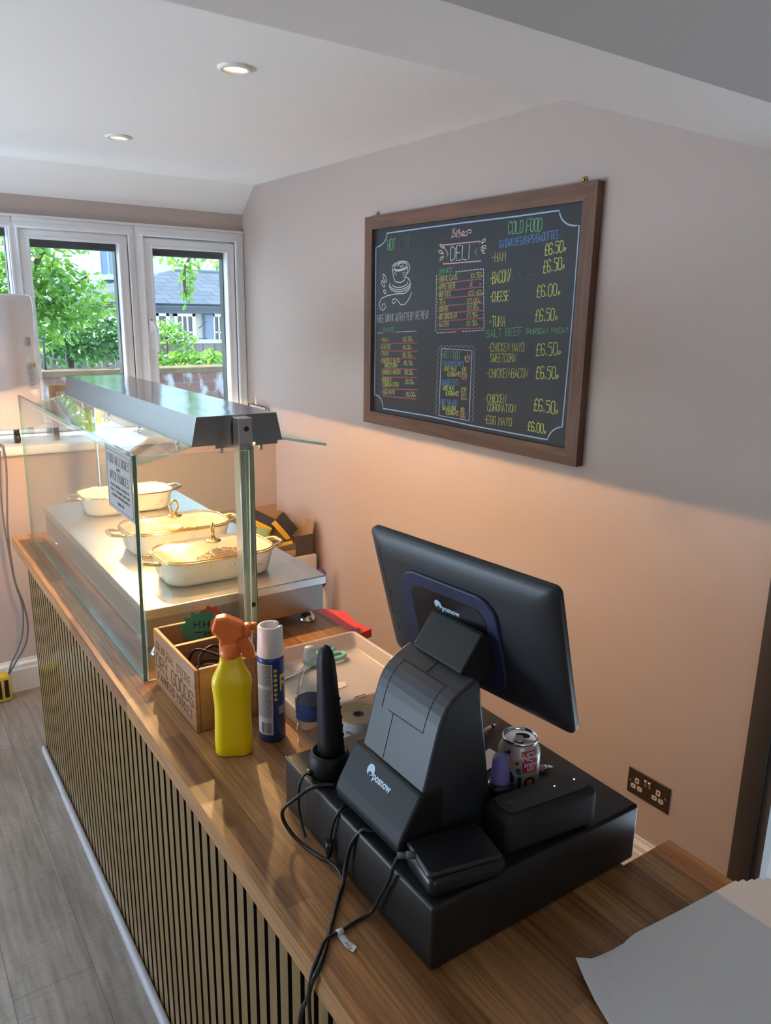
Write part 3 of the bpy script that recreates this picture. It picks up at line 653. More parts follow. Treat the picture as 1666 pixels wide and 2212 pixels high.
for i, v in enumerate((1.77, 2.21, 2.65)):
    cpart(hd, MB().cyl((0, 0, 0), 0.006, 0.30, 14, 0, Matrix.Translation((0.345, v-0.15, 1.417)) @ Matrix.Rotation(-PI/2, 4, 'X')), 'heat_lamp', m_tube)
    for dv in (-0.09, 0.09): light('heat_lamp_light', 'POINT', P3(0.345, v+dv, 1.4105), 10.2, (1.0, 0.55, 0.24), shadow_soft_size=0.007)
# glass wings with their bolts
cpart(hd, pane([(0.228, 1.55, 1.3925), (0.228, 2.875, 1.3925), (0.102, 2.875, 1.360), (0.102, 1.55, 1.360)], (0.0012, 0, -0.0065)), 'glass_wing', [m_pane1, m_edge2])
cpart(hd, pane([(0.466, 1.55, 1.3955), (0.466, 2.875, 1.3955), (0.601, 2.875, 1.368), (0.601, 1.55, 1.368)], (-0.001, 0, -0.0065)), 'glass_wing', [m_pane1, m_edge2])
for v in (1.60, 1.91, 2.22, 2.53, 2.83):
    for u, z in ((0.215, 1.389), (0.480, 1.3925)):
        cpart(hd, MB().cyl((u, v, z), 0.0055, 0.005, 10).cyl((u, v, z-0.018), 0.004, 0.014, 10), 'wing_bolt', m_chrome)
# allergy notice taped to the front glass
m_paper = mat('notice_paper', (0.40, 0.36, 0.33), 0.7); m_ink = mat('grey_ink', (0.20, 0.18, 0.175), 0.8)  # sheet colour darkened to stand for its backlit shade
sg = cthing('allergy_notice', 'paper food allergies notice on the front glass of the food display', 'notice', (0.059, 1.55, 1.32))
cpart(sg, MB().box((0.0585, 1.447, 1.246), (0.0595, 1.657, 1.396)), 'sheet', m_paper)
pl = lambda a, b_, hh: (0.0584-hh, 1.657-a, 1.246+b_)
t = MB(); bx = [(0.008, 0.008), (0.202, 0.008), (0.202, 0.142), (0.008, 0.142), (0.008, 0.008)]; t.strip(bx, 0.0009, pl)
hand(t, 'FOOD ALLERGIES', 0.020, 0.113, 0.190, 0.113, 0.020, 0.0010, pl, 0.01); hand(t, 'AND', 0.088, 0.100, 0.118, 0.100, 0.006, 0.0009, pl, 0.01)
hand(t, 'INTOLERANCES', 0.030, 0.074, 0.182, 0.074, 0.020, 0.0010, pl, 0.01)
for tx, bb, x0, x1 in (('PLEASE INFORM A MEMBER OF', 0.058, 0.03, 0.18), ('STAFF IF YOU HAVE ANY FOOD', 0.046, 0.028, 0.182), ('ALLERGIES OR INTOLERANCES', 0.034, 0.032, 0.178), ('THANK YOU', 0.018, 0.08, 0.13)): hand(t, tx, x0, bb, x1, bb, 0.0055, 0.0005, pl, 0.01)
cpart(sg, t, 'printing', m_ink)

# ------------------------------------------------------------------ casserole dishes
def marble():
    m = mat('marbled_enamel', (0.78, 0.75, 0.71), 0.15, coat=0.4); n = m.node_tree; b = n.nodes['Principled BSDF']
    no = n.nodes.new('ShaderNodeTexNoise'); no.inputs['Scale'].default_value = 9; no.inputs['Detail'].default_value = 3; no.inputs['Distortion'].default_value = 1.6
    n.links.new(mapped(n, scale=(1, 1, 1.6)), no.inputs['Vector'])
    rp = n.nodes.new('ShaderNodeValToRGB'); e = rp.color_ramp.elements; w = (0.80, 0.78, 0.75, 1)
    e[0].position = 0.565; e[0].color = w; e[1].position = 0.595; e[1].color = w; k = e.new(0.58); k.color = (0.35, 0.26, 0.14, 1)
    n.links.new(no.outputs['Fac'], rp.inputs[0])
    n2 = n.nodes.new('ShaderNodeTexNoise'); n2.inputs['Scale'].default_value = 14; n.links.new(mapped(n), n2.inputs['Vector'])
    r2 = n.nodes.new('ShaderNodeValToRGB'); r2.color_ramp.elements[0].position = 0.50; r2.color_ramp.elements[1].position = 0.56; n.links.new(n2.outputs['Fac'], r2.inputs[0])
    mx = n.nodes.new('ShaderNodeMix'); mx.data_type = 'RGBA'; n.links.new(r2.outputs[0], mx.inputs[0]); mx.inputs[6].default_value = w; n.links.new(rp.outputs[0], mx.inputs[7]); n.links.new(mx.outputs[2], b.inputs['Base Color']); return m
m_marble = marble(); m_gold = mat('gold', (0.95, 0.66, 0.28), 0.15, 1.0); m_enamel = mat('white_enamel', (0.74, 0.72, 0.68), 0.15, coat=0.4)
m_lid = glass('steamy_lid_glass', (0.78, 0.75, 0.70), 0.07, body=0.09, bodycol=(0.80, 0.77, 0.72), ior=1.5)
def lidmat():
    n = m_lid.node_tree; v = n.nodes.new('ShaderNodeTexVoronoi'); v.inputs['Scale'].default_value = 210
    t_ = n.nodes.new('ShaderNodeTexCoord'); n.links.new(t_.outputs['Object'], v.inputs['Vector'])
    bp = n.nodes.new('ShaderNodeBump'); bp.inputs['Strength'].default_value = 0.5; bp.inputs['Distance'].default_value = 0.002
    n.links.new(v.outputs['Distance'], bp.inputs['Height'])
    for nd in n.nodes:
        if nd.type in ('BSDF_GLOSSY', 'BSDF_DIFFUSE'): n.links.new(bp.outputs[0], nd.inputs['Normal'])
lidmat()
m_meat = mat('cooked_meat', (0.22, 0.085, 0.035), 0.5, var=0.6, vscale=60)
def dish(u, v, rz, label, lid, knob_rot=0.0):
    t = thing('casserole_dish', label, 'dish', P3(u, v, 1.0), RZ+rz, 'white casserole dishes on the food display')
    R = [ring(0.128, 0.064, 0.045, 0.0), ring(0.143, 0.080, 0.052, 0.003), ring(0.147, 0.084, 0.055, 0.012), ring(0.158, 0.098, 0.066, 0.060), ring(0.163, 0.103, 0.070, 0.068)]
    MB().loft(R, cap1=False).build('body', m_marble, t)
    I = [ring(0.163, 0.103, 0.070, 0.068), ring(0.156, 0.096, 0.066, 0.069), ring(0.150, 0.090, 0.062, 0.056), ring(0.138, 0.075, 0.052, 0.010), ring(0.122, 0.060, 0.045, 0.006)]
    MB().loft(I, cap0=False).build('inner_lining', m_enamel, t)
    MB().tube([(x, y, 0.0685) for x, y in rrect(0.160, 0.100, 0.068, 7)], 0.0030, 8, closed=True).build('rim', m_gold, t)
    for s in (-1, 1):
        MB().tube([(s*0.156, -0.038, 0.060), (s*0.176, -0.036, 0.063), (s*0.196, -0.026, 0.066), (s*0.199, 0.0, 0.066), (s*0.196, 0.026, 0.066), (s*0.176, 0.036, 0.063), (s*0.156, 0.038, 0.060)], [0.005, 0.0055, 0.0055, 0.0055, 0.0055, 0.0055, 0.005], 10, smooth_n=4).build('handle', m_gold if lid else mat('aged_brass', (0.70, 0.58, 0.40), 0.2, 1.0), t)
    if lid:
        L = [ring(0.158, 0.098, 0.068, 0.0715), ring(0.152, 0.092, 0.062, 0.0760), ring(0.125, 0.070, 0.048, 0.0850), ring(0.085, 0.044, 0.030, 0.0905), ring(0.035, 0.018, 0.012, 0.0925)]
        l = MB().loft(L, cap0=False).build('lid', m_lid, t)
        MB().tube([(x, y, 0.0735) for x, y in rrect(0.1575, 0.0975, 0.067, 7)], 0.0022, 8, closed=True).build('lid_rim', m_gold, l)
        kb = MB().lathe([(0.0001, 0), (0.023, 0), (0.024, 0.002), (0.016, 0.005), (0.008, 0.007), (0.006, 0.014), (0.0001, 0.015)], 28, (0, 0, 0.092))
        rg = [(0.0125*math.cos(a)*math.cos(knob_rot), 0.0125*math.cos(a)*math.sin(knob_rot), 0.122+0.019*math.sin(a)) for a in [2*PI*i/20 for i in range(20)]]
        kb.tube(rg, 0.0036, 8, closed=True); kb.build('knob', m_gold, l)
    return t
dish(0.345, 1.735, -0.02, 'lidded white casserole dish nearest the till, ring knob seen edge-on', True, 1.0)
dish(0.345, 2.045, -0.01, 'lidded white casserole dish in the middle of the food display', True, 0.15)
dish(0.345, 2.575, 0.0, 'open white casserole dish without a lid, farthest from the till', False)
def meat(u, v, rz, hx, hy, n, z0, bump_, label, ox=0, oy=0):
    mb = MB(); rnd = random.Random(int(v*1000))
    for _ in range(n):
        r = math.sqrt(rnd.random()); a = rnd.uniform(0, 2*PI); x, y = ox+hx*r*math.cos(a), oy+hy*r*math.sin(a); z = z0+bump_*(1-r*r)*rnd.uniform(0.2, 1)
        d = rnd.uniform(0, 2*PI); q = rnd.uniform(0.008, 0.018)
        mb.tube([(x-q*math.cos(d), y-q*math.sin(d), z), (x, y, z+rnd.uniform(0.001, 0.008)), (x+q*math.cos(d), y+q*math.sin(d), z+rnd.uniform(-0.003, 0.009))], rnd.uniform(0.0016, 0.0032), 5)
    mb.loft([ring(hx, hy, min(hx, hy)*0.8, 0.0095, c=(ox, oy)), ring(hx*0.8, hy*0.8, min(hx, hy)*0.6, z0+bump_*0.2, c=(ox, oy))], cap0=True)
    o = mb.build('shredded_meat', m_meat, loc=P3(u, v, 1.0), rot=(0, 0, RZ+rz)); props(o, label, 'meat', kind='stuff')
meat(0.345, 1.735, -0.02, 0.085, 0.052, 420, 0.030, 0.034, 'brown cooked meat under the lid of the dish nearest the till', 0.035, -0.005)
meat(0.345, 2.045, -0.01, 0.10, 0.05, 260, 0.020, 0.022, 'cooked meat dimly seen under the steamy lid of the middle dish', 0.02, 0)
meat(0.345, 2.575, 0.0, 0.105, 0.048, 240, 0.016, 0.016, 'thin shreds of meat in the open dish')

# ------------------------------------------------------------------ wooden crate and what lies in it
m_crate = wood('acacia', (0.30, 0.135, 0.055), (0.44, 0.22, 0.10), (4, 4, 70), 0.45); m_crated = mat('burnt_lettering', (0.085, 0.035, 0.016), 0.7)
m_crate2 = wood('acacia_end', (0.26, 0.125, 0.05), (0.48, 0.29, 0.12), (5, 60, 26), 0.45)
cr = cthing('wooden_crate', 'small divided wooden crate lettered General Store Dry Goods Farmers Market', 'crate', (0.152, 1.31, 0.86))
W0, W1, D0, D1, ZB, ZT, TK = 0.080, 0.226, 1.180, 1.442, 0.861, 1.0, 0.011
for u0, u1 in ((W0, W0+TK), (W1-TK, W1)): cpart(cr, MB().rbox((u0, D0, ZB), (u1, D1, ZT), 0.003), 'side_board', m_crate)
for v0, v1 in ((D0, D0+TK), (D1-TK, D1)): cpart(cr, MB().rbox((W0+TK, v0, ZB), (W1-TK, v1, ZT), 0.002), 'end_board', m_crate2)
cpart(cr, MB().box((W0+TK, 1.322, ZB), (W1-TK, 1.332, ZT-0.003)), 'divider', m_crate)
cpart(cr, MB().box((W0+TK, D0+TK, ZB), (W1-TK, D1-TK, ZB+0.008)), 'base', m_crate)
t = MB(); pc = lambda a, b_, hh: (W0-hh-0.0001, D1-a, ZB+b_)
hand(t, 'GENERAL STORE', 0.020, 0.097, 0.242, 0.097, 0.018, 0.0014, pc, 0, serif=True, th=0.0004); hand(t, 'DRY GOODS', 0.016, 0.052, 0.250, 0.052, 0.033, 0.0032, pc, 0, serif=True, th=0.0004)
hand(t, 'FARMERS MARKET', 0.022, 0.022, 0.242, 0.022, 0.019, 0.0018, pc, 0, serif=True, th=0.0004)
for a, b_ in ((0.085, 0.0905), (0.185, 0.0905), (0.085, 0.0475), (0.185, 0.0475)): t.strip([(a-0.003, b_), (a+0.003, b_)], 0.0035, pc, 0.0004)
cpart(cr, t, 'lettering', m_crated)
m_green = mat('green_card', (0.045, 0.22, 0.115), 0.7); m_pen = mat('black_marker_ink', (0.01, 0.012, 0.01), 0.7); m_redc = mat('red_card', (0.62, 0.07, 0.05), 0.6); m_orc = mat('orange_card', (0.75, 0.22, 0.03), 0.6)
def star(name, label, m, c, R, nrm, n=14, write=True, scale=(1.25, 1.0)):
    N = Vector(nrm).normalized(); X = Vector((0, 0, 1)).cross(N)
    if X.length < 0.1: X = Vector((1, 0, 0))
    X.normalize(); Y = N.cross(X); c = Vector(c)
    q = []
    for i in range(2*n):
        r = R*(1.0 if i % 2 else 0.80); a = PI*i/n; q.append((r*scale[0]*math.cos(a), r*scale[1]*math.sin(a)))
    mb = MB(); v = [c+X*a+Y*b_ for a, b_ in q]; v2 = [p-N*0.0008 for p in v]; k = len(q)
    mb._add(v+v2, [tuple(range(k)), tuple(range(2*k-1, k-1, -1))]+[(i, (i+1) % k, k+(i+1) % k, k+i) for i in range(k)])
    if write:
        pw = lambda a, b_, hh: c+X*a+Y*b_+N*(0.0003+hh)
        for (x0, y0, x1, y1) in ((-.45, .35, -.45, .02), (-.45, .2, -.15, .2), (-.15, .38, -.15, .0), (.05, .35, .05, 0), (.05, .18, .35, .18), (.35, .35, .35, -.02), (-.4, -.25, -.05, -.25), (.1, -.2, .1, -.5), (.1, -.35, .4, -.3), (.4, -.15, .4, -.5)): mb.strip([(x0*R, y0*R), (x1*R, y1*R)], R*0.06, pw, 0.0002, 1)
    return csolo(name, mb, [m, m_pen], label, 'price tag', tuple(c), 'starburst price tags in the crate')
star('price_tag', 'green starburst price tag standing up in the far half of the crate', m_green, (0.184, 1.402, 0.992), 0.042, (-0.35, -1, 0.18))
star('price_tag', 'green starburst price tag lying flat under the black leads in the crate', m_green, (0.170, 1.262, 0.930), 0.040, (0.02, -0.05, 1), scale=(1, 1))
star('price_tag', 'red starburst price tag peeking up behind the standing green tag', m_redc, (0.212, 1.4245, 1.004), 0.030, (-0.3, -1, 0.1), 9, False, (1, 1))
star('price_tag', 'orange starburst price tag beside the red one at the back of the crate', m_orc, (0.206, 1.385, 0.992), 0.024, (-0.5, -1, 0.1), 9, False, (0.5, 1))
m_cable = mat('black_cable', (0.010, 0.010, 0.011), 0.42)
csolo('coiled_lead', MB().tube([(0.105, 1.296, 0.949), (0.12, 1.291, 0.992), (0.150, 1.268, 0.990), (0.19, 1.228, 0.972), (0.207, 1.241, 0.959), (0.200, 1.284, 0.972), (0.165, 1.299, 0.990), (0.125, 1.276, 0.976), (0.128, 1.231, 0.954), (0.165, 1.211, 0.949), (0.2, 1.221, 0.952)], 0.0032, 8, smooth_n=6)
      .tube([(0.105, 1.256, 0.939), (0.13, 1.246, 0.974), (0.17, 1.212, 0.969), (0.205, 1.211, 0.944), (0.208, 1.256, 0.939), (0.18, 1.291, 0.954), (0.14, 1.296, 0.959), (0.11, 1.256, 0.949), (0.125, 1.216, 0.924)], 0.0032, 8, smooth_n=6), m_cable,
      'coiled black leads in the near half of the crate', 'cable', (0.155, 1.25, 0.924))

# ------------------------------------------------------------------ spray bottle, air freshener, water bottle, label roll
FACE = -0.6187                                                  # turned to face along the aisle
sp = thing('spray_bottle', 'yellow spray bottle with orange trigger in front of the wooden crate', 'spray bottle', P3(0.1185, 1.078, 0.86), FACE+0.12)
prof = [(0, .030), (.004, .0355), (.03, .0365), (.075, .0350), (.10, .0345), (.115, .0352), (.135, .0372), (.152, .0385), (.162, .0365), (.174, .0305), (.185, .0255), (.197, .0215), (.207, .0200)]
MB().loft([ring(w, w*0.60, w*0.50, z) for z, w in prof]).build('bottle', mat('yellow_plastic', (0.95, 0.68, 0.003), 0.33), sp)
m_or = mat('orange_plastic', (0.90, 0.20, 0.035), 0.35)
tr = MB().lathe([(0.0001, 0.205), (0.0205, 0.205), (0.0205, 0.231), (0.018, 0.236), (0.0001, 0.236)], 26, (-0.001, 0, 0))
S = [(-0.020, .228), (-0.0195, .243), (-0.034, .262), (-0.026, .286), (-0.008, .289), (0.025, .274), (0.0275, .250), (0.014, .240), (0.018, .228)]
tr.prism([(x, z) for x, z in S], 1, -0.014, 0.014); th = tr.build('sprayer_head', m_or, sp); bv = th.modifiers.new('b', 'BEVEL'); bv.width = 0.0065; bv.segments = 4
nz = MB().rbox((0.026, -0.011, 0.246), (0.041, 0.011, 0.271), 0.004).rbox((0.040, -0.006, 0.258), (0.051, 0.006, 0.272), 0.002); nz.build('nozzle', m_or, sp)
MB().prism([(0.013, .238), (0.026, .205), (0.034, .2), (0.046, .207), (0.044, .222), (0.034, .244), (0.026, .248)], 1, -0.008, 0.008).build('trigger', m_or, sp)
af = thing('air_freshener', 'blue and white aerosol can beside the yellow spray bottle', 'aerosol can', P3(0.207, 1.089, 0.86), FACE+0.157)
RA = 0.0268
MB().lathe([(0.0001, 0), (RA-0.003, 0), (RA, 0.005), (RA, 0.178), (RA-0.001, 0.184), (0.0001, 0.184)], 40).build('can', mat('blue_can', (0.035, 0.065, 0.24), 0.28, 0.35), af)
cp = MB(); v = []; nA = 48
def ctop(a):
    d = (a-math.radians(20)+PI) % (2*PI)-PI
    return 0.246-0.020*max(0, min(1, (0.42-abs(d))/0.16))
for k in range(nA):
    a = 2*PI*k/nA; c_, s_ = math.cos(a), math.sin(a); z = ctop(a)
    for r, zz in ((RA, 0.184), (RA+0.0004, 0.186), (RA-0.0015, 0.218), (RA-0.0022, z-0.002), (RA-0.0045, z), (RA-0.010, z-0.002), (RA-0.012, 0.222), (0.0001, 0.219)): v.append((r*c_, r*s_, zz))
f = [(k*8+i, ((k+1) % nA)*8+i, ((k+1) % nA)*8+i+1, k*8+i+1) for k in range(nA) for i in range(7)]
cp._add(v, f, 0, True); cp.build('cap', mat('white_cap', (0.74, 0.72, 0.71), 0.4), af)
def wrap(mb, R, p0, p1, z0, z1, mi=0, n=14, dr=0.0004):
    v = []
    for k in range(n+1):
        p = math.radians(p0+(p1-p0)*k/n)
        for z in (z0, z1): v.append(((R+dr)*math.sin(p), -(R+dr)*math.cos(p), z))
    mb._add(v, [(2*k, 2*k+2, 2*k+3, 2*k+1) for k in range(n)], mi, True)
lb = MB(); wrap(lb, RA, -76, 5, 0.018, 0.172, 0)
zz = 0.169
while zz > 0.055:
    if abs(zz-0.122) > 0.004: wrap(lb, RA, -70, 1-random.uniform(0, 6), zz-0.0011, zz, 1, 14, 0.0007)
    zz -= 0.0026
for k in range(16): wrap(lb, RA, -50+k*3.0, -50+k*3.0+random.choice((0.9, 1.8)), 0.022, 0.045, 1, 2, 0.0007)
lb.build('back_label', [mat('pale_label', (0.52, 0.52, 0.52), 0.5), mat('small_print', (0.10, 0.11, 0.14), 0.6)], af, fix=False)
ic = MB()
for k in range(7):
    p = math.radians(17); z = 0.158-0.0103*k; Mx = Matrix.Translation((RA*math.sin(p), -RA*math.cos(p), z)) @ Matrix.Rotation(p, 4, 'Z') @ Matrix.Rotation(PI/2, 4, 'X')
    ic.lathe([(0.0017, 0.0003), (0.0035, 0.0003), (0.0035, 0.0009), (0.0017, 0.0009)], 14, (0, 0, 0), 0, False, Mx); ic.box((-0.0008, -0.0008, 0.0003), (0.0008, 0.0008, 0.0008), 0, Mx)
wrap(ic, RA, 38, 46, 0.112, 0.148, 0, 4, 0.0006); wrap(ic, RA, 46, 66, 0.139, 0.148, 0, 6, 0.0006); wrap(ic, RA, 46, 60, 0.126, 0.133, 0, 6, 0.0006)
ic.build('yellow_print', mat('yellow_print', (0.75, 0.68, 0.08), 0.4), af, fix=False)
wp = MB(); wrap(wp, RA, 30, 62, 0.062, 0.080, 0, 8, 0.0005); wp.build('picture_panel', mat('beige_print', (0.33, 0.27, 0.24), 0.5), af, fix=False)
wb = thing('water_bottle', 'small clear plastic water bottle with a blue label behind the scanner', 'bottle', P3(0.262, 1.026, 0.86), FACE)
m_pet = glass('clear_pet', (0.93, 0.95, 0.97), 0.03, body=0.08, bodycol=(0.7, 0.75, 0.8), ior=1.5)
MB().lathe([(0.0001, 0.003), (0.02, 0.0), (0.028, 0.005), (0.027, 0.02), (0.029, 0.03), (0.026, 0.048), (0.030, 0.06), (0.0295, 0.098), (0.027, 0.106), (0.029, 0.115), (0.024, 0.140), (0.015, 0.165), (0.0125, 0.172), (0.0125, 0.178), (0.0001, 0.179)], 32).build('body', m_pet, wb)
MB().lathe([(0.0001, 0.178), (0.0145, 0.178), (0.0145, 0.192), (0.012, 0.196), (0.011, 0.208), (0.0001, 0.209)], 24).build('cap', glass('frosted_cap', (0.9, 0.92, 0.95), 0.3, body=0.55, bodycol=(0.75, 0.78, 0.82)), wb)
q = MB(); wrap(q, 0.0303, -180, 180, 0.062, 0.097, 0, 40); wrap(q, 0.0303, -80, -62, 0.066, 0.072, 1, 4, 0.0009); wrap(q, 0.0303, -80, -62, 0.077, 0.082, 1, 4, 0.0009); wrap(q, 0.0303, -80, -76, 0.066, 0.093, 1, 2, 0.0009); wrap(q, 0.0303, -66, -62, 0.088, 0.093, 1, 2, 0.0009)
q.build('label', [mat('blue_label', (0.045, 0.10, 0.30), 0.35, var=0.6, vscale=40), mat('white_label_ink', (0.7, 0.75, 0.8), 0.5)], wb, fix=False)
lr = thing('label_roll', 'roll of white printed labels standing behind the till', 'label roll', P3(0.338, 0.968, 0.86), FACE)
MB().lathe([(0.016, 0.0), (0.041, 0.0), (0.0415, 0.002), (0.0415, 0.066), (0.041, 0.068)], 44).build('label_web', mat('white_labels', (0.62, 0.62, 0.61), 0.6), lr)
q = MB()
for i in range(14):
    r0 = 0.011+0.00215*i; q.lathe([(r0, 0.067), (r0, 0.0685+0.0004*(i % 2)), (r0+0.0018, 0.0685+0.0004*(i % 2)), (r0+0.00215, 0.067)], 40)
q.build('backing_edges', mat('tan_backing', (0.30, 0.235, 0.14), 0.7), lr)
MB().lathe([(0.008, 0.0), (0.0115, 0.0), (0.0115, 0.069), (0.008, 0.069), (0.008, 0.0)], 24).build('core', mat('dark_core', (0.03, 0.03, 0.03), 0.6), lr)
q = MB()
for z, t_ in ((0.046, 'ITEM'), (0.034, 'USE BY'), (0.022, 'DATE')):
    pw = lambda a, b_, hh: ((0.0417+hh)*math.sin(a/0.0417), -(0.0417+hh)*math.cos(a/0.0417), b_)
    hand(q, t_, -0.024, z, -0.024+0.0035*len(t_), z, 0.0045, 0.0009, pw, 0.02)
q.build('printing', mat('grey_print', (0.22, 0.22, 0.23), 0.7), lr)

# ------------------------------------------------------------------ tray and its contents
tray = MB(); m_tray = glass('frosted_plastic', (0.93, 0.90, 0.87), 0.25, body=0.50, bodycol=(0.78, 0.75, 0.72))
TR = lambda d, z, r=0.012: [(x, y, z) for x, y in rrect(0.158-d, 0.156-d, r, 4, (0.423, 1.222))]
tray.loft([TR(0.004, 0.861), TR(0.001, 0.864), TR(0.0, 0.896), TR(-0.003, 0.901), TR(0.002, 0.904), TR(0.0065, 0.900), TR(0.008, 0.870), TR(0.011, 0.866)], cap0=True, cap1=True)
csolo('plastic_tray', tray, m_tray, 'shallow frosted white plastic tray on the worktop behind the aerosol can', 'tray', (0.423, 1.222, 0.861))
m_mint = mat('mint_plastic', (0.22, 0.55, 0.47), 0.4)
sc_ = cthing('scissors', 'mint-handled scissors lying in the white plastic tray', 'scissors', (0.42, 1.32, 0.868))
# blades along the direction from pivot to tips
def blade(mb, a, b_, w, z):
    a, b_ = Vector(a), Vector(b_); d = (b_-a).normalized(); n = Vector((-d.y, d.x))
    mb.prism([tuple(a+n*w), tuple(a-n*w), tuple(b_-n*w*0.15), tuple(b_+n*w*0.15)], 2, z, z+0.0015)
q = MB(); blade(q, (0.425, 1.322), (0.318, 1.270), 0.0075, 0.870); cpart(sc_, q, 'blade', m_chrome)
q = MB(); blade(q, (0.428, 1.315), (0.325, 1.277), 0.0075, 0.8718); cpart(sc_, q, 'blade', m_chrome)
cpart(sc_, MB().cyl((0.393, 1.303, 0.873), 0.0045, 0.002, 16), 'pivot_screw', m_chrome)
def loop(c, rx, ry, rot, tail):
    q = MB(); P = [(c[0]+rx*math.cos(a)*math.cos(rot)-ry*math.sin(a)*math.sin(rot), c[1]+rx*math.cos(a)*math.sin(rot)+ry*math.sin(a)*math.cos(rot), 0.876) for a in [2*PI*i/24 for i in range(24)]]
    q.tube(P, 0.0058, 8, closed=True); q.tube([*tail], [0.004, 0.0085, 0.007, 0.006], 8, smooth_n=4); return q
cpart(sc_, loop((0.487, 1.362), 0.026, 0.015, 0.35, [(0.408, 1.320, 0.874), (0.428, 1.332, 0.875), (0.446, 1.346, 0.876), (0.463, 1.358, 0.876)]), 'handle_loop', m_mint)
cpart(sc_, loop((0.492, 1.318), 0.025, 0.015, 0.15, [(0.410, 1.310, 0.874), (0.430, 1.313, 0.875), (0.450, 1.314, 0.876), (0.470, 1.315, 0.876)]), 'handle_loop', m_mint)
m_scrap = mat('label_scrap', (0.60, 0.56, 0.53), 0.7)
def scrap(pts, label): csolo('torn_label', MB().prism(pts, 2, 0.8665, 0.8673), m_scrap, label, 'paper scrap', (*pts[0], 0.8665), 'torn labels stuck in the tray')
scrap([(0.318, 1.207), (0.350, 1.214), (0.344, 1.200), (0.350, 1.190), (0.336, 1.176), (0.322, 1.180)], 'torn white label on the tray floor beside the water bottle')
scrap([(0.425, 1.212), (0.448, 1.207), (0.451, 1.200), (0.446, 1.196), (0.449, 1.190), (0.440, 1.184), (0.420, 1.182)], 'torn white label on the tray floor beyond the scanner')
kn = cthing('box_cutter', 'white and black box cutter lying in the near end of the tray', 'cutter', (0.41, 1.10, 0.868))
cpart(kn, MB().rbox((0.375, 1.092, 0.868), (0.445, 1.106, 0.880), 0.004), 'body', mat('white_cap')); cpart(kn, MB().rbox((0.410, 1.095, 0.880), (0.440, 1.103, 0.885), 0.002), 'slider', m_black)
q = MB().prism([(0.665, 1.590), (0.735, 1.590), (0.765, 1.72), (0.70, 1.80), (0.655, 1.80)], 2, 0.756, 0.800).prism([(0.735, 1.588), (0.782, 1.60), (0.765, 1.68), (0.738, 1.66)], 2, 0.756, 0.782)
csolo('red_folder', q, mat('red_plastic', (0.62, 0.035, 0.03), 0.3), 'red folded packet tucked behind the worktop near the wall', 'folder', (0.70, 1.69, 0.756))
# ================================================================== TILL
m_drawer = mat('black_powder_coat', (0.013, 0.012, 0.012), 0.38, spec=0.4, bump=0.03, bscale=500)
m_till = mat('till_plastic', (0.024, 0.027, 0.033), 0.42, spec=0.5, bump=0.02, bscale=900); m_till2 = mat('till_satin', (0.010, 0.011, 0.012), 0.5, spec=0.3)
m_groove = mat('groove', (0.003, 0.003, 0.003), 0.8); m_logo = mat('logo_print', (0.50, 0.66, 0.78), 0.5)
cd = cthing('cash_drawer', 'wide black metal cash drawer under the till', 'cash drawer', (0.327, 0.655, 0.86))
cpart(cd, MB().rbox((0.1235, 0.443, 0.861), (0.532, 0.866, 0.96), 0.006, 3), 'case', m_drawer)
cpart(cd, MB().rbox((0.528, 0.450, 0.868), (0.5345, 0.859, 0.953), 0.002, 2), 'drawer_front', m_drawer)
cpart(cd, MB().rbox((0.1225, 0.445, 0.9592), (0.1265, 0.864, 0.9612), 0.0008, 1), 'folded_edge', mat('grey_edge', (0.09, 0.09, 0.09), 0.4))  # thin strip in a lighter grey than the drawer

te = cthing('till', 'black touchscreen till on a wedge stand, back of the screen facing out', 'till', (0.23, 0.61, 0.961))
S = [(.150, .9615), (.1705, 1.058), (.1915, 1.140), (.1955, 1.154), (.2005, 1.167), (.207, 1.1785), (.2155, 1.188), (.226, 1.1955), (.238, 1.2015), (.250, 1.2075), (.258, 1.2115), (.266, 1.205), (.273, 1.157), (.284, 1.09), (.303, .9615)]
st = MB().prism(S, 1, 0.533, 0.690).build('stand', m_till, te); st.data.transform(Matrix.Translation(-_off[te.name]))
bv = st.modifiers.new('b', 'BEVEL'); bv.width = 0.004; bv.segments = 2; bv.limit_method = 'ANGLE'; bv.angle_limit = math.radians(50)
# panel gaps on the stand's back
def back_u(z):
    for (a, za), (b_, zb_) in zip(S[:11], S[1:11]):
        if za <= z <= zb_: return a+(b_-a)*(z-za)/(zb_-za)
    return S[10][0]
def bline(mb, pts, w=0.0010):
    P = []
    for (v, z) in pts: P.append((back_u(z)-0.0002, v, z+0.0003))
    out = [P[0]]
    for a, b_ in zip(P, P[1:]):
        n_ = 6
        for i in range(1, n_+1):
            v = a[1]+(b_[1]-a[1])*i/n_; z = a[2]+(b_[2]-a[2])*i/n_; out.append((back_u(z)-0.0002, v, z+0.0003))
    mb.tube(out, w/2, 5)
g = MB()
bline(g, [(.664, 1.128), (.664, 1.196), (.563, 1.196), (.563, 1.133), (.648, 1.130)]); bline(g, [(.635, 1.131), (.635, 1.062)]); bline(g, [(.610, 1.197), (.610, 1.210)])
cpart(te, g, 'panel_gap', m_groove)
C = [(.166, 1.061), (.1365, 1.010), (.1315, 1.000), (.1285, .990), (.1325, .974), (.150, .963), (.205, .963), (.205, 1.061)]
cv_ = MB().prism(C, 1, 0.530, 0.703).build('cover', m_till2, te); cv_.data.transform(Matrix.Translation(-_off[te.name]))
bv = cv_.modifiers.new('b', 'BEVEL'); bv.width = 0.005; bv.segments = 3; bv.limit_method = 'ANGLE'; bv.angle_limit = math.radians(25)
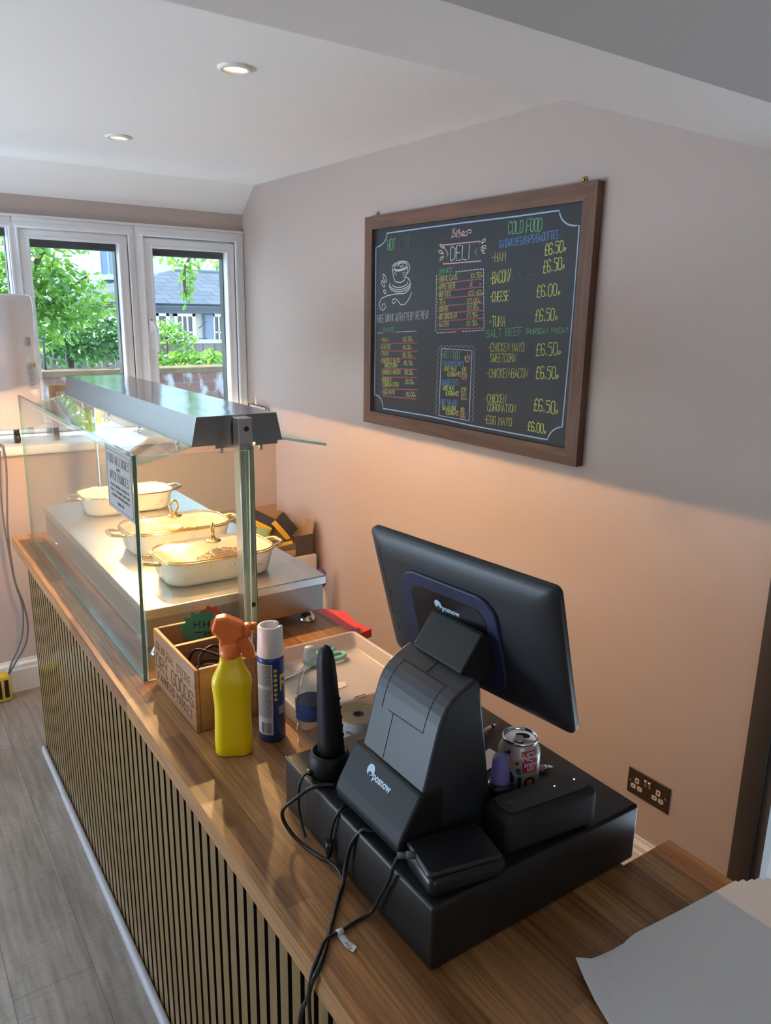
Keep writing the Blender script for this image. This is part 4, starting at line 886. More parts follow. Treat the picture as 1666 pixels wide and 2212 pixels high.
def logo(mb, place, size, th=0.0003):
    """disc with an e, then posnow; size = x extent of the lettering"""
    r = size*0.21
    mb._add([place(r*math.cos(2*PI*i/28), r*0.35+r*math.sin(2*PI*i/28), th) for i in range(28)], [tuple(range(28))])
    tmp = bmesh.new()
    w_ = font_mesh(mb, 'posnow', 1.0, lambda a, b_, hh: place(r*1.0+a*size/3.1, b_*size/2.7-r*0.62, th*1.2), bold=0.035); tmp.free()
def logo_e(mb, place, size): 
    r = size*0.21; font_mesh(mb, 'e', 1.0, lambda a, b_, hh: place(-r*0.35+a*size/2.6, -r*0.75+b_*size/2.6, 0.0009), bold=0.02)
dn = Vector((-(1.061-1.010), 0, (.166-.1365))).normalized(); up_ = Vector((.166-.1365, 0, 1.061-1.010)).normalized()
pcv = lambda a, b_, hh: Vector((.1545, .642, 1.0411))+Vector((0, -1, 0))*a+up_*b_+dn*(0.0004+hh)
lg = MB(); logo(lg, pcv, 0.043); lo = cpart(te, lg, 'logo', m_logo, cv_, fix=False); lg = MB(); logo_e(lg, pcv, 0.043); cpart(te, lg, 'logo_letter', m_till2, cv_, fix=False)
hb = MB().prism([(.246, 1.214), (.2815, 1.264), (.287, 1.266), (.300, 1.258), (.322, 1.20), (.27, 1.19)], 1, 0.553, 0.668).build('hinge_bracket', m_till2, te); hb.data.transform(Matrix.Translation(-_off[te.name]))
bv = hb.modifiers.new('b', 'BEVEL'); bv.width = 0.002; bv.segments = 2; bv.limit_method = 'ANGLE'
# screen: local frame x = across (towards the near end), y = up its face, z = out of its back
yw, ti = 0.101, 0.273
sW = Vector((math.sin(yw), -math.cos(yw), 0)); sN0 = Vector((-math.cos(yw), -math.sin(yw), 0)); sU = Vector((0, 0, 1))*math.cos(ti)+sN0*math.sin(ti); sN = sW.cross(sU)
SM = Matrix(((sW.x, sU.x, sN.x, 0.300), (sW.y, sU.y, sN.y, 0.620), (sW.z, sU.z, sN.z, 1.252), (0, 0, 0, 1)))
SL = Matrix.Translation(-_off[te.name]) @ SM
def spart(mb, name, m, parent=None, fix=True):
    o = mb.build(name, m, parent or te, fix=fix); o.data.transform(SL); return o
hx, hy = 0.189, 0.119
sh = spart(MB().loft([ring(hx, hy, .011, -.0165), ring(hx, hy, .011, -.008), ring(hx-.0015, hy-.0015, .011, -.006), ring(hx-.010, hy-.010, .012, -.002), ring(hx-.022, hy-.022, .016, .0015), ring(hx-.045, hy-.040, .02, .003)]), 'screen_housing', m_till)
spart(MB().loft([ring(hx-.001, hy-.001, .010, -.0185), ring(hx-.001, hy-.001, .010, -.0167)], smooth=False), 'touch_glass', mat('black_glass', (0.01, 0.01, 0.012), 0.05, coat=1))
rc = (-0.0167, -0.0115)
spart(MB().loft([ring(.1015, .0835, .036, .002, c=rc), ring(.1005, .0825, .036, .0065, c=rc), ring(.099, .081, .035, .0075, c=rc)]), 'rear_plate_border', mat('dark_blue_plastic', (0.020, 0.026, 0.075), 0.4))['label'] = 'dark blue border of the rear plate'
rpl = spart(MB().loft([ring(.080, .0620, .026, .007, c=rc), ring(.0795, .0615, .026, .0084, c=rc)]), 'rear_plate', mat('gloss_black', (0.008, 0.008, 0.010), 0.25))
psc = lambda a, b_, hh: Vector((-0.0347+a, 0.027+b_, 0.0087+hh))
lg = MB(); logo(lg, psc, 0.036); spart(lg, 'logo', m_logo, rpl, False); lg = MB(); logo_e(lg, psc, 0.036); spart(lg, 'logo_letter', mat('gloss_black'), rpl, False)
q = MB()
for i in range(8): q.box((-0.140+i*0.004, -0.1065, 0.0003), (-0.1385+i*0.004, -0.0895, 0.0016))
q.rbox((-0.160, -0.004, 0.0008), (-0.156, 0.014, 0.0022), 0.001, 1).rbox((-0.160, -0.067, 0.0008), (-0.156, -0.054, 0.0022), 0.001, 1)
q.box((-0.166, -0.036, 0.0010), (-0.1655, 0.090, 0.0019)).box((-0.148, -0.072, 0.0014), (-0.1475, 0.088, 0.0022)).box((-0.166, -0.0365, 0.0010), (-0.148, -0.036, 0.0022))
spart(q, 'vents_and_seams', m_groove, sh)

# hand scanner and its cradle
crd = cthing('scanner_cradle', 'round black cradle on the far left corner of the cash drawer', 'cradle', (0.168, 0.788, 0.961))
cpart(crd, MB().lathe([(0.0001, 0), (0.034, 0), (0.036, 0.004), (0.0355, 0.022), (0.032, 0.034), (0.029, 0.0375), (0.0265, 0.0360), (0.024, 0.026), (0.0001, 0.024)], 40, (0.168, 0.788, 0.961)), 'base', m_till2)
cpart(crd, MB().rbox((0.126, 0.783, 0.964), (0.138, 0.795, 0.973), 0.002), 'cable_socket', m_black)
hs = MB()
RR = []
for z, cu, cv2, a, b_ in ((0.986, .170, .786, .021, .023), (1.02, .168, .784, .020, .0225), (1.06, .166, .784, .0185, .021), (1.10, .1645, .786, .0165, .019), (1.135, .1635, .7875, .0150, .0170), (1.160, .163, .789, .0135, .0150), (1.176, .163, .790, .0105, .0120), (1.184, .163, .7905, .0060, .0075), (1.1865, .163, .791, .0015, .002)):
    RR.append([(x, y, z) for x, y in rrect(a, b_, min(a, b_)*0.9, 5, (cu, cv2))])
hs.loft(RR)
sn = cthing('handheld_scanner', 'tall tapered black handheld scanner standing in its cradle', 'scanner', (0.169, 0.786, 0.985)); cpart(sn, hs, 'body', m_till2)
q = MB()
for i in range(5): q.rbox((0.172-i*0.0003, 0.7655+i*0.0012-0.001, 1.03+i*0.016), (0.1835-i*0.0010, 0.771+i*0.0010, 1.036+i*0.016), 0.0015, 1)
cpart(sn, q, 'grip_ribs', m_black)

# things on the cash drawer
sk = thing('portable_speaker', 'small black box speaker with two lit dots at the near right of the drawer', 'speaker', P3(0.352, 0.482, 0.961), RZ-0.10)
MB().rbox((-0.086, -0.030, 0), (0.086, 0.030, 0.066), 0.015, 4).build('body', mat('speaker_fabric', (0.010, 0.010, 0.011), 0.6, bump=0.15, bscale=900), sk)
MB().loft([ring(.078, .022, .016, .0659), ring(.077, .021, .016, .0666)]).build('top_panel', mat('speaker_top', (0.014, 0.014, 0.015), 0.45), sk)
q = MB(); hand(q, 'AUDIO', -0.012, -0.003, 0.020, -0.003, 0.0045, 0.0008, lambda a, b_, hh: (a, b_, 0.0637+hh), 0.02) if False else None
q = MB()
for i in range(9): q.box((-0.014+i*0.0036, -0.002, 0.0666), (-0.012+i*0.0036, 0.0008+0.001*(i % 2), 0.0669))
for x in (0.030, 0.034, 0.038, 0.055, 0.068): q.box((x, -0.001, 0.0666), (x+0.002, 0.001, 0.0669))
q.box((-0.062, -0.001, 0.0666), (-0.056, 0.001, 0.0669)).box((-0.060, -0.003, 0.0666), (-0.058, 0.003, 0.0669)); q.build('button_marks', mat('dark_grey_print', (0.07, 0.07, 0.075), 0.6), sk)
m_led = mat('white_led', (0.8, 0.9, 1), 0.3, emit=(0.75, 0.88, 1), estr=4)
for x in (0.024, 0.062): MB().cyl((x, 0.002, 0.0664), 0.0011, 0.0006, 10).build('indicator_light', m_led, sk)
cm = thing('card_machine', 'black card machine lying at the near left corner of the cash drawer', 'card machine', P3(0.193, 0.484, 0.961), RZ-0.16)
MB().rbox((-0.060, -0.038, 0), (0.060, 0.038, 0.030), 0.010, 3).build('body', m_black, cm); MB().rbox((-0.052, -0.030, 0.029), (0.052, 0.030, 0.031), 0.004, 1).build('face', mat('black_glass'), cm)
ph = thing('phone', 'black phone lying on the card machine, charging lead plugged in', 'phone', P3(0.188, 0.484, 0.9925), RZ-0.20)
MB().rbox((-0.056, -0.037, 0), (0.056, 0.037, 0.008), 0.004, 3).build('body', mat('phone_edge', (0.03, 0.03, 0.033), 0.25), ph); MB().loft([ring(.054, .035, .008, .0079), ring(.0535, .0345, .008, .0086)], smooth=False).build('screen', mat('phone_matte_glass', (0.012, 0.012, 0.014), 0.35), ph)
cn = thing('drink_can', 'opened soft drink can with a red NEW IMPROVED TASTE patch behind the speaker', 'drink can', P3(0.374, 0.556, 0.961), FACE-0.19)
RC = 0.0325
MB().lathe([(0.0001, 0.004), (0.022, 0.004), (0.0245, 0.0), (0.0265, 0.003), (0.0320, 0.016), (RC, 0.022), (RC, 0.088), (0.0318, 0.094), (0.0272, 0.107), (0.0265, 0.110), (0.0272, 0.1135), (0.0258, 0.1145), (0.0245, 0.109), (0.0225, 0.1075), (0.0001, 0.108)], 44).build('body', mat('can_silver', (0.52, 0.50, 0.47), 0.30, 0.55), cn)
q = MB().lathe([(0.0272, 0.1105), (0.0278, 0.1125), (0.0270, 0.1148), (0.0256, 0.1148), (0.0246, 0.110)], 44); q.lathe([(0.0246, 0.1092), (0.0225, 0.1076), (0.0001, 0.1083)], 40)
q.build('lid', m_chrome, cn)
q = MB(); q._add([(0.004+0.0095*math.cos(a)*1.15, 0.011+0.0065*math.sin(a), 0.1088) for a in [2*PI*i/20 for i in range(20)]], [tuple(range(20))]); q.build('opening', mat('dark_hole', (0.008, 0.008, 0.008), 0.9), cn)
MB().loft([ring(.0062, .010, .006, .1092, c=(-.001, -.002)), ring(.0060, .0098, .006, .1104, c=(-.001, -.002))]).build('ring_pull', m_chrome, cn)
m_cred = mat('can_red', (0.42, 0.02, 0.045), 0.35); m_cdark = mat('can_navy', (0.02, 0.018, 0.045), 0.35); m_corg = mat('can_orange', (0.55, 0.24, 0.05), 0.35); m_cgrn = mat('can_green', (0.03, 0.08, 0.035), 0.4); m_cwht = mat('can_white', (0.62, 0.58, 0.56), 0.4)
def cwrap(mb, poly, mi=0, dr=0.0004):
    """poly in (angle deg from the front, z); slightly outside the can wall"""
    def R_(z): return RC if z < 0.088 else RC-(z-0.088)*0.24 if z < 0.096 else 0.0308-(z-0.096)*0.33
    v = [((R_(z)+dr)*math.sin(math.radians(p)), -(R_(z)+dr)*math.cos(math.radians(p)), z) for p, z in poly]; mb._add(v, [tuple(range(len(v)))], mi, True)
def cgrid(mb, p0, p1, z0, z1, mi=0, dr=0.0004, n=8, shrink=0):
    for k in range(n):
        a, b_ = p0+(p1-p0)*k/n, p0+(p1-p0)*(k+1)/n; c_ = (p0+p1)/2
        zs = [z0, z0+(z1-z0)*0.5, z1]
        if z1 > 0.09: zs = sorted(set([z0, 0.088, 0.096, z1]))
        for za, zb_ in zip(zs, zs[1:]):
            fa, fb = (1-shrink*(z1-za)/(z1-z0)), (1-shrink*(z1-zb_)/(z1-z0))
            cwrap(mb, [(c_+(a-c_)*fa, za), (c_+(b_-c_)*fa, za), (c_+(b_-c_)*fb, zb_), (c_+(a-c_)*fb, zb_)], mi, dr)
q = MB(); cgrid(q, 6, 62, 0.069, 0.1035, 0, shrink=0.22); q.build('red_patch', m_cred, cn, fix=False)
q = MB()
def pcan(dr):
    def f_(a, b_, hh):
        R_ = RC if b_ < 0.088 else RC-(b_-0.088)*0.24 if b_ < 0.096 else 0.0308-(b_-0.096)*0.33
        return ((R_+dr)*math.sin(math.radians(a)), -(R_+dr)*math.cos(math.radians(a)), b_)
    return f_
class _P: pass
def canhand(mb, t, p0, z0, p1, z1, h, pen):
    for_ = pcan(0.0010); k = math.degrees(1/RC)
    hand(mb, t, p0/k, z0, p1/k, z1, h, pen, lambda a, b_, hh: for_(a*k, b_, hh), 0.03)
canhand(q, 'NEW', 12, 0.089, 55, 0.091, 0.0110, 0.0024); canhand(q, 'IMPROVED', 16, 0.0795, 52, 0.0805, 0.0060, 0.0012); canhand(q, 'TASTE', 23, 0.0720, 46, 0.0725, 0.0055, 0.0012)
q.build('patch_lettering', m_cwht, cn, fix=False)
q = MB()
def ringp(mb, p, z, r0, r1, n=20, mi=0, dr=0.0005):
    k = math.degrees(1/RC)
    for i in range(n):
        a, b_ = 2*PI*i/n, 2*PI*(i+1)/n
        cwrap(mb, [(p+k*r0*math.cos(a), z+r0*math.sin(a)), (p+k*r1*math.cos(a), z+r1*math.sin(a)), (p+k*r1*math.cos(b_), z+r1*math.sin(b_)), (p+k*r0*math.cos(b_), z+r0*math.sin(b_))], mi, dr)
ringp(q, 34, 0.052, 0.0055, 0.0092); ringp(q, -34, 0.058, 0.009, 0.014); cgrid(q, 1, 10, 0.040, 0.062, 0, n=2); cgrid(q, -28, -18, 0.026, 0.060, 0, n=2)
for p, z in ((-40, 0.095), (-30, 0.099), (-48, 0.090)): ringp(q, p, z, 0.0001, 0.0034, 10)
q.build('dark_lettering', m_cdark, cn, fix=False)
q = MB(); ringp(q, 34, 0.052, 0.0001, 0.0053); ringp(q, -24, 0.086, 0.0001, 0.0095); 
for i in range(14):
    a = 2*PI*i/14; k = math.degrees(1/RC); cwrap(q, [(34+k*0.0115*math.cos(a-0.06), 0.052+0.0115*math.sin(a-0.06)), (34+k*0.0150*math.cos(a), 0.052+0.0150*math.sin(a)), (34+k*0.0115*math.cos(a+0.06), 0.052+0.0115*math.sin(a+0.06))], 0, 0.0005)
q.build('orange_print', m_corg, cn, fix=False)
q = MB(); ringp(q, 0, 0.073, 0.0001, 0.0042, 12); ringp(q, -4, 0.085, 0.0001, 0.0030, 12); cgrid(q, -2, 8, 0.066, 0.070, 0, n=2); q.build('leaf_print', m_cgrn, cn, fix=False)
lb_ = thing('lilac_capped_bottle', 'little dark bottle with a lilac cap in front of the drink can', 'bottle', P3(0.323, 0.542, 0.961), 0)
MB().lathe([(0.0001, 0), (0.017, 0), (0.0185, 0.003), (0.0175, 0.040), (0.0205, 0.050), (0.0205, 0.055), (0.015, 0.061), (0.0001, 0.062)], 28).build('body', mat('dark_plum_glass', (0.025, 0.018, 0.03), 0.2, var=0.5, vscale=90), lb_)
MB().lathe([(0.0001, 0.060), (0.0142, 0.060), (0.0145, 0.062), (0.0130, 0.099), (0.0118, 0.102), (0.0001, 0.1025)], 28).build('cap', mat('lilac_plastic', (0.20, 0.18, 0.50), 0.4), lb_)
def pen(label, a, b_, z, mats, r=0.0045, split=0.5, tip=0.12):
    A, B = Vector(a), Vector(b_); d = B-A; t = cthing('pen', label, 'pen', (A.x, A.y, z)); L = d.length
    p = lambda f_: (A.x+d.x*f_, A.y+d.y*f_, z+r)
    cpart(t, MB().tube([p(0), p(split)], r, 12), 'grip', mats[0]); cpart(t, MB().tube([p(split), p(1-tip)], r*0.95, 12), 'barrel', mats[1]); cpart(t, MB().tube([p(1-tip), p(1)], [r*0.8, r*0.25], 12), 'tip', m_chrome); return t
pen('pink and silver pen lying behind the drink can', (0.425, 0.610), (0.487, 0.582), 0.961, (mat('pink_plastic', (0.55, 0.27, 0.26), 0.4), m_chrome), 0.0055, 0.72, 0.2)
pen('clear ballpoint pen lying at the back of the cash drawer', (0.405, 0.725), (0.500, 0.742), 0.961, (glass('clear_pen', (0.8, 0.8, 0.8), 0.05, body=0.3, bodycol=(0.5, 0.5, 0.5)), m_black), 0.0045, 0.8)
csolo('till_receipt', MB().prism([(0.385, 0.640), (0.440, 0.655), (0.437, 0.690), (0.382, 0.676)], 2, 0.961, 0.9625), mat('receipt_paper', (0.45, 0.43, 0.42), 0.7), 'scrap of pale paper on the drawer behind the lilac-capped bottle', 'paper', (0.41, 0.665, 0.961))

# ------------------------------------------------------------------ leads
def lead(name, pts, r, label, m=None, n=6): return csolo(name, MB().tube(pts, r, 10, smooth_n=n), m or m_cable, label, 'cable', pts[0], 'black leads around the till')
lead('scanner_lead', [(0.128, 0.789, 0.9690), (0.118, 0.787, 0.9655), (0.1105, 0.787, 0.950), (0.1115, 0.792, 0.91), (0.1125, 0.784, 0.88), (0.112, 0.770, 0.8635)], 0.0022, 'thin lead running from the scanner cradle down behind the drawer edge')
lead('power_lead', [(0.150, 0.742, 0.9640), (0.136, 0.751, 0.9640), (0.113, 0.757, 0.962), (0.094, 0.765, 0.948), (0.080, 0.782, 0.925), (0.081, 0.790, 0.90), (0.090, 0.778, 0.876), (0.100, 0.750, 0.8645), (0.109, 0.714, 0.8645), (0.116, 0.695, 0.8650), (0.117, 0.672, 0.866), (0.112, 0.650, 0.8640)], 0.0032, 'looping black lead that bulges out past the corner of the cash drawer')
pl_ = cthing('plug_lead', 'lead with a barrel connector hanging down the drawer side', 'cable', (0.120, 0.69, 0.866), 'black leads around the till')
cpart(pl_, MB().tube([(0.137, 0.684, 0.9650), (0.124, 0.679, 0.9650), (0.1185, 0.687, 0.945), (0.1175, 0.696, 0.915), (0.1175, 0.698, 0.90)], 0.0024, 8, smooth_n=5), 'cord', m_cable)
cpart(pl_, MB().tube([(0.1165, 0.698, 0.902), (0.1155, 0.699, 0.8800)], 0.0062, 12).tube([(0.1155, 0.699, 0.881), (0.1150, 0.699, 0.8720)], 0.0042, 10), 'barrel_connector', m_black); cpart(pl_, MB().tube([(0.1135, 0.706, 0.8640), (0.108, 0.690, 0.8660), (0.111, 0.675, 0.8635)], 0.0008, 6), 'twist_tie', m_black)
lead('till_lead', [(0.150, 0.610, 0.9645), (0.138, 0.613, 0.9650), (0.1275, 0.622, 0.9640), (0.1185, 0.637, 0.935), (0.1150, 0.646, 0.895), (0.106, 0.641, 0.8665), (0.090, 0.625, 0.8640), (0.059, 0.591, 0.8640), (0.029, 0.556, 0.8640), (0.008, 0.534, 0.8640), (-0.0045, 0.527, 0.8570), (-0.0060, 0.536, 0.835), (-0.0062, 0.548, 0.800), (-0.0060, 0.566, 0.762), (-0.006, 0.575, 0.70), (-0.006, 0.585, 0.55)], 0.0034, 'thick black lead from under the till crossing the worktop and hanging over its edge')
pc_ = cthing('phone_charging_lead', 'charging lead with a grey plug and white paper tag crossing the worktop', 'cable', (0.057, 0.567, 0.861), 'black leads around the till')
cpart(pc_, MB().tube([(0.118, 0.516, 0.9950), (0.1150, 0.522, 0.975), (0.1150, 0.533, 0.945), (0.1150, 0.553, 0.905), (0.1130, 0.568, 0.872), (0.103, 0.571, 0.8640), (0.086, 0.570, 0.8640), (0.057, 0.567, 0.8640), (0.032, 0.563, 0.8660), (0.012, 0.547, 0.8650), (-0.0035, 0.535, 0.8590), (-0.0075, 0.534, 0.845), (-0.0078, 0.539, 0.815), (-0.0078, 0.537, 0.775), (-0.0078, 0.532, 0.73), (-0.0078, 0.528, 0.55)], 0.0028, 10, smooth_n=6), 'cord', m_cable)
cpart(pc_, MB().tube([(0.117, 0.517, 0.9955), (0.128, 0.510, 0.9960)], 0.0042, 12).tube([(0.127, 0.511, 0.9960), (0.1375, 0.504, 0.9965)], 0.0052, 12), 'plug', mat('grey_plug', (0.10, 0.095, 0.09), 0.5))
tg = MB(); tg.tube([(0.0615, 0.567, 0.8640), (0.0515, 0.567, 0.8645)], 0.0040, 12); tg.prism([(0.0515, 0.5645), (0.0600, 0.5625), (0.0610, 0.545), (0.0640, 0.533), (0.0545, 0.528), (0.0505, 0.543)], 2, 0.8612, 0.8620)
tgo = cpart(pc_, tg, 'paper_tag', mat('white_tag', (0.72, 0.75, 0.78), 0.6))
q = MB()
for i in range(9): q.box((0.0528, 0.5345+i*0.0017, 0.8620), (0.0575, 0.5345+i*0.0017+(0.0006 if i % 3 else 0.0011), 0.86215))
for x in (0.0590, 0.0602): q.box((x, 0.538, 0.8620), (x+0.0005, 0.558, 0.86215))
cpart(pc_, q, 'tag_barcode', m_ink, tgo)

# ------------------------------------------------------------------ sheets of paper at the near end
m_sheet = mat('white_sheet', (0.80, 0.79, 0.78), 0.6, spec=0.35)
def sheet(k, c, label, curl=0.0):
    """c: four corners (far-left, far-right, near-right, near-left) in counter u,v"""
    A, B, C_, D = [Vector(p) for p in c]; n = 14; z0 = 0.8606+0.0013*k; V = []; F = []
    for j in range(n+1):
        for i in range(n+1):
            s, t_ = i/n, j/n; p = A*(1-s)*(1-t_)+B*s*(1-t_)+C_*s*t_+D*(1-s)*t_
            p.x -= 0.016*math.sin(PI*min(1, t_*2.2))*(1-s)**3
            p.y -= 0.014*math.sin(PI*min(1, s*3.2))*max(0, 1-t_*4)*(1 if curl else 0.3)
            z = z0+curl*max(0, 1-(s*5.0+t_*3.0))**1.5+0.0006*math.sin(s*9+k)*(t_)
            V.append((p.x, p.y, z))
    m_ = len(V); V2 = [(x, y, z-0.0009) for x, y, z in V]
    for j in range(n):
        for i in range(n):
            a = j*(n+1)+i; F.append((a, a+1, a+n+2, a+n+1)); F.append((m_+a, m_+a+n+1, m_+a+n+2, m_+a+1))
    e = [i for i in range(n+1)]+[j*(n+1)+n for j in range(1, n+1)]+[n*(n+1)+i for i in range(n-1, -1, -1)]+[j*(n+1) for j in range(n-1, 0, -1)]
    for a, b_ in zip(e, e[1:]+e[:1]): F.append((a, m_+a, m_+b_, b_))
    mb = MB(); mb._add(V+V2, F, 0, False); return csolo('paper_sheet', mb, m_sheet, label, 'paper', (A.x, A.y, z0), 'white paper sheets at the near end of the worktop')
for k, (du, dv, dr, lab) in enumerate(((0.075, -0.020, 0.02, 'bottom white paper sheet of the pile, sticking out farthest right'), (0.062, -0.014, 0.0, 'second white paper sheet from the bottom of the pile'), (0.048, -0.010, -0.015, 'third white paper sheet from the bottom of the pile'), (0.034, -0.004, 0.012, 'third white paper sheet from the top of the pile'), (0.020, 0.0, 0.0, 'second white paper sheet from the top of the pile'))):
    sheet(k, [(0.305+du*0.1, 0.342+dv*0.2), (0.598+du, 0.320+dv), (0.575+du, -0.13), (0.215+du*0.2, -0.06+dr)], lab)
sheet(5, [(0.290, 0.346), (0.600, 0.318), (0.560, -0.13), (0.205, -0.05)], 'top white paper sheet of the pile, corner curling up', 0.010)

# ================================================================== ON THE WALLS
TEXTS=[('HOT', 0.1429, 1.9411, 0.1917, 1.9427, 0.0397, 'g'),
('FOOD', 0.2248, 1.9429, 0.2925, 1.9485, 0.0449, 'd'),
('DELI', 0.5262, 1.8867, 0.6283, 1.8878, 0.0474, 'w'),
('DRINKS', 0.4654, 1.8421, 0.5364, 1.8484, 0.0175, 'g'),
('-DRINK CANS', 0.4603, 1.8157, 0.5667, 1.8228, 0.0196, 'y'),
('-APPLETIZER', 0.4617, 1.7882, 0.5561, 1.7944, 0.0189, 'y'),
('-BOTTLES', 0.4629, 1.7637, 0.5329, 1.7678, 0.0189, 'y'),
('-TEA', 0.4643, 1.7376, 0.506, 1.7399, 0.0166, 'y'),
('-COFFEE', 0.4656, 1.7117, 0.5245, 1.7153, 0.0167, 'y'),
('-HOT CHOCOLATE', 0.467, 1.6838, 0.5761, 1.6943, 0.018, 'y'),
('-WATER', 0.4683, 1.6577, 0.5293, 1.6614, 0.018, 'y'),
('£1.50p', 0.6381, 1.8247, 0.6981, 1.8286, 0.0156, 'y'),
('£   p', 0.6369, 1.7987, 0.6914, 1.802, 0.0149, 'y'),
('£2.40p', 0.63, 1.7688, 0.7036, 1.7725, 0.0135, 'y'),
('£2.00p', 0.6258, 1.7413, 0.6924, 1.746, 0.0151, 'y'),
('£2.90p', 0.6272, 1.7185, 0.6853, 1.7237, 0.0152, 'y'),
('£2.90p', 0.6257, 1.6941, 0.683, 1.6982, 0.0152, 'y'),
('£1.50p', 0.6275, 1.6662, 0.6849, 1.6693, 0.0161, 'y'),
('-HAM', 0.1024, 1.5917, 0.1561, 1.5946, 0.0156, 'y'),
('-CHEESE', 0.1014, 1.5639, 0.1724, 1.567, 0.0162, 'y'),
('-TUNA', 0.102, 1.5377, 0.1599, 1.5407, 0.0162, 'y'),
('-CHICKEN MAYO', 0.1044, 1.5076, 0.2366, 1.5175, 0.0163, 'y'),
('SWEETCORN', 0.1328, 1.4925, 0.2221, 1.4981, 0.0153, 'y'),
('-CHICKEN BACON', 0.1119, 1.4626, 0.2418, 1.473, 0.0164, 'y'),
('-CHICKEN', 0.1109, 1.4337, 0.1838, 1.4393, 0.0164, 'y'),
('CORONATION', 0.1211, 1.4143, 0.2329, 1.4236, 0.0165, 'y'),
('-EGG MAYO', 0.1178, 1.3828, 0.2047, 1.3907, 0.0175, 'y'),
('£6.50p', 0.2533, 1.5986, 0.3187, 1.6031, 0.0163, 'y'),
('£6.00p', 0.2543, 1.5684, 0.3113, 1.571, 0.0164, 'y'),
('£6.50p', 0.2538, 1.5394, 0.3167, 1.5427, 0.0165, 'y'),
('£6.50p', 0.2638, 1.5095, 0.3237, 1.5118, 0.0165, 'y'),
('£6.50p', 0.2703, 1.4737, 0.3251, 1.4762, 0.0166, 'y'),
('£6.50p', 0.2753, 1.4376, 0.3337, 1.4406, 0.0166, 'y'),
('£6.00p', 0.2822, 1.3889, 0.345, 1.3934, 0.0176, 'y'),
('-JUST MEAT', 0.5037, 1.5044, 0.5821, 1.5075, 0.0155, 'y'),
('£8', 0.613, 1.5084, 0.6331, 1.509, 0.015, 'y'),
('(EXTRA)+£2', 0.5307, 1.485, 0.6048, 1.4904, 0.0154, 'y'),
('£10', 0.6113, 1.4856, 0.6369, 1.4867, 0.0151, 'y'),
('-JUST MEAT', 0.5028, 1.4335, 0.5735, 1.4384, 0.0148, 'y'),
('£10', 0.6111, 1.4376, 0.6374, 1.4391, 0.0144, 'y'),
('(EXTRA)+£2', 0.5254, 1.4156, 0.5978, 1.4203, 0.0156, 'y'),
('£12', 0.6125, 1.4136, 0.6389, 1.4149, 0.0152, 'y'),
('-SALAD BOWL', 0.502, 1.36, 0.5904, 1.3654, 0.0158, 'y'),
('£8', 0.6124, 1.3649, 0.6321, 1.3659, 0.0145, 'y'),
('(EXTRA)+£2', 0.5305, 1.3447, 0.602, 1.3503, 0.0149, 'y'),
('£10', 0.6135, 1.3467, 0.6381, 1.3483, 0.0146, 'y'),
('FREE DRINK WITH EVERY REVIEW!', 0.075, 1.6669, 0.4103, 1.6882, 0.0293, 'w'),
('PANINIS', 0.1238, 1.6294, 0.195, 1.6344, 0.0186, 'g'),
('HOT FOOD', 0.5015, 1.547, 0.5951, 1.5501, 0.0263, 'g'),
('SANDWICHES', 0.5027, 1.5239, 0.6179, 1.5277, 0.0154, 'b'),
('BAGUETTES', 0.5019, 1.4508, 0.5925, 1.4582, 0.0205, 'b'),
('HOT SALADS', 0.4997, 1.3791, 0.5911, 1.3859, 0.0187, 'b'),
('COLD FOOD', 0.8116, 1.9554, 0.9562, 1.9559, 0.0374, 'g'),
('SANDWICHES/BAPS/BAGUTTES', 0.77, 1.9149, 1.025, 1.9294, 0.0241, 'b'),
('-HAM', 0.7412, 1.8724, 0.8037, 1.8739, 0.0296, 'y'),
('£6.50p', 0.975, 1.8822, 1.0603, 1.8913, 0.0332, 'y'),
('-BACON/', 0.7377, 1.8032, 0.8321, 1.8108, 0.0376, 'y'),
('£6.50p', 0.9729, 1.8312, 1.0588, 1.8419, 0.0355, 'y'),
('-CHEESE', 0.7417, 1.7463, 0.8288, 1.7502, 0.0311, 'y'),
('£6.00p', 0.952, 1.7598, 1.0486, 1.7649, 0.0354, 'y'),
('-TUNA', 0.7442, 1.6657, 0.8169, 1.6694, 0.0328, 'y'),
('£6.50p', 0.9527, 1.6866, 1.0446, 1.692, 0.0359, 'y'),
('-CHICKEN MAYO', 0.7447, 1.5838, 0.9118, 1.5916, 0.0275, 'y'),
('SWEETCORN', 0.7558, 1.5496, 0.877, 1.5565, 0.0267, 'y'),
('£6.50p', 0.9647, 1.5816, 1.068, 1.5888, 0.0373, 'y'),
('-CHICKEN·BACON', 0.7428, 1.496, 0.9343, 1.5101, 0.0293, 'y'),
('£6.50p', 0.9709, 1.5107, 1.0656, 1.5156, 0.0368, 'y'),
('-CHICKEN', 0.74, 1.4111, 0.8406, 1.4189, 0.0284, 'y'),
('CORONATION', 0.7542, 1.3826, 0.8883, 1.3927, 0.0252, 'y'),
('£6.50p', 0.9709, 1.4083, 1.0742, 1.4069, 0.0375, 'y'),
('-EGG MAYO', 0.7402, 1.3392, 0.8738, 1.345, 0.0268, 'y'),
('£6.00p', 0.9498, 1.3405, 1.0285, 1.3386, 0.0304, 'y'),
('SALT BEEF', 0.7301, 1.63, 0.8973, 1.6438, 0.0243, 'g'),
('THURSDAY FRIDAY', 0.9121, 1.6463, 1.091, 1.6554, 0.0158, 'g')]
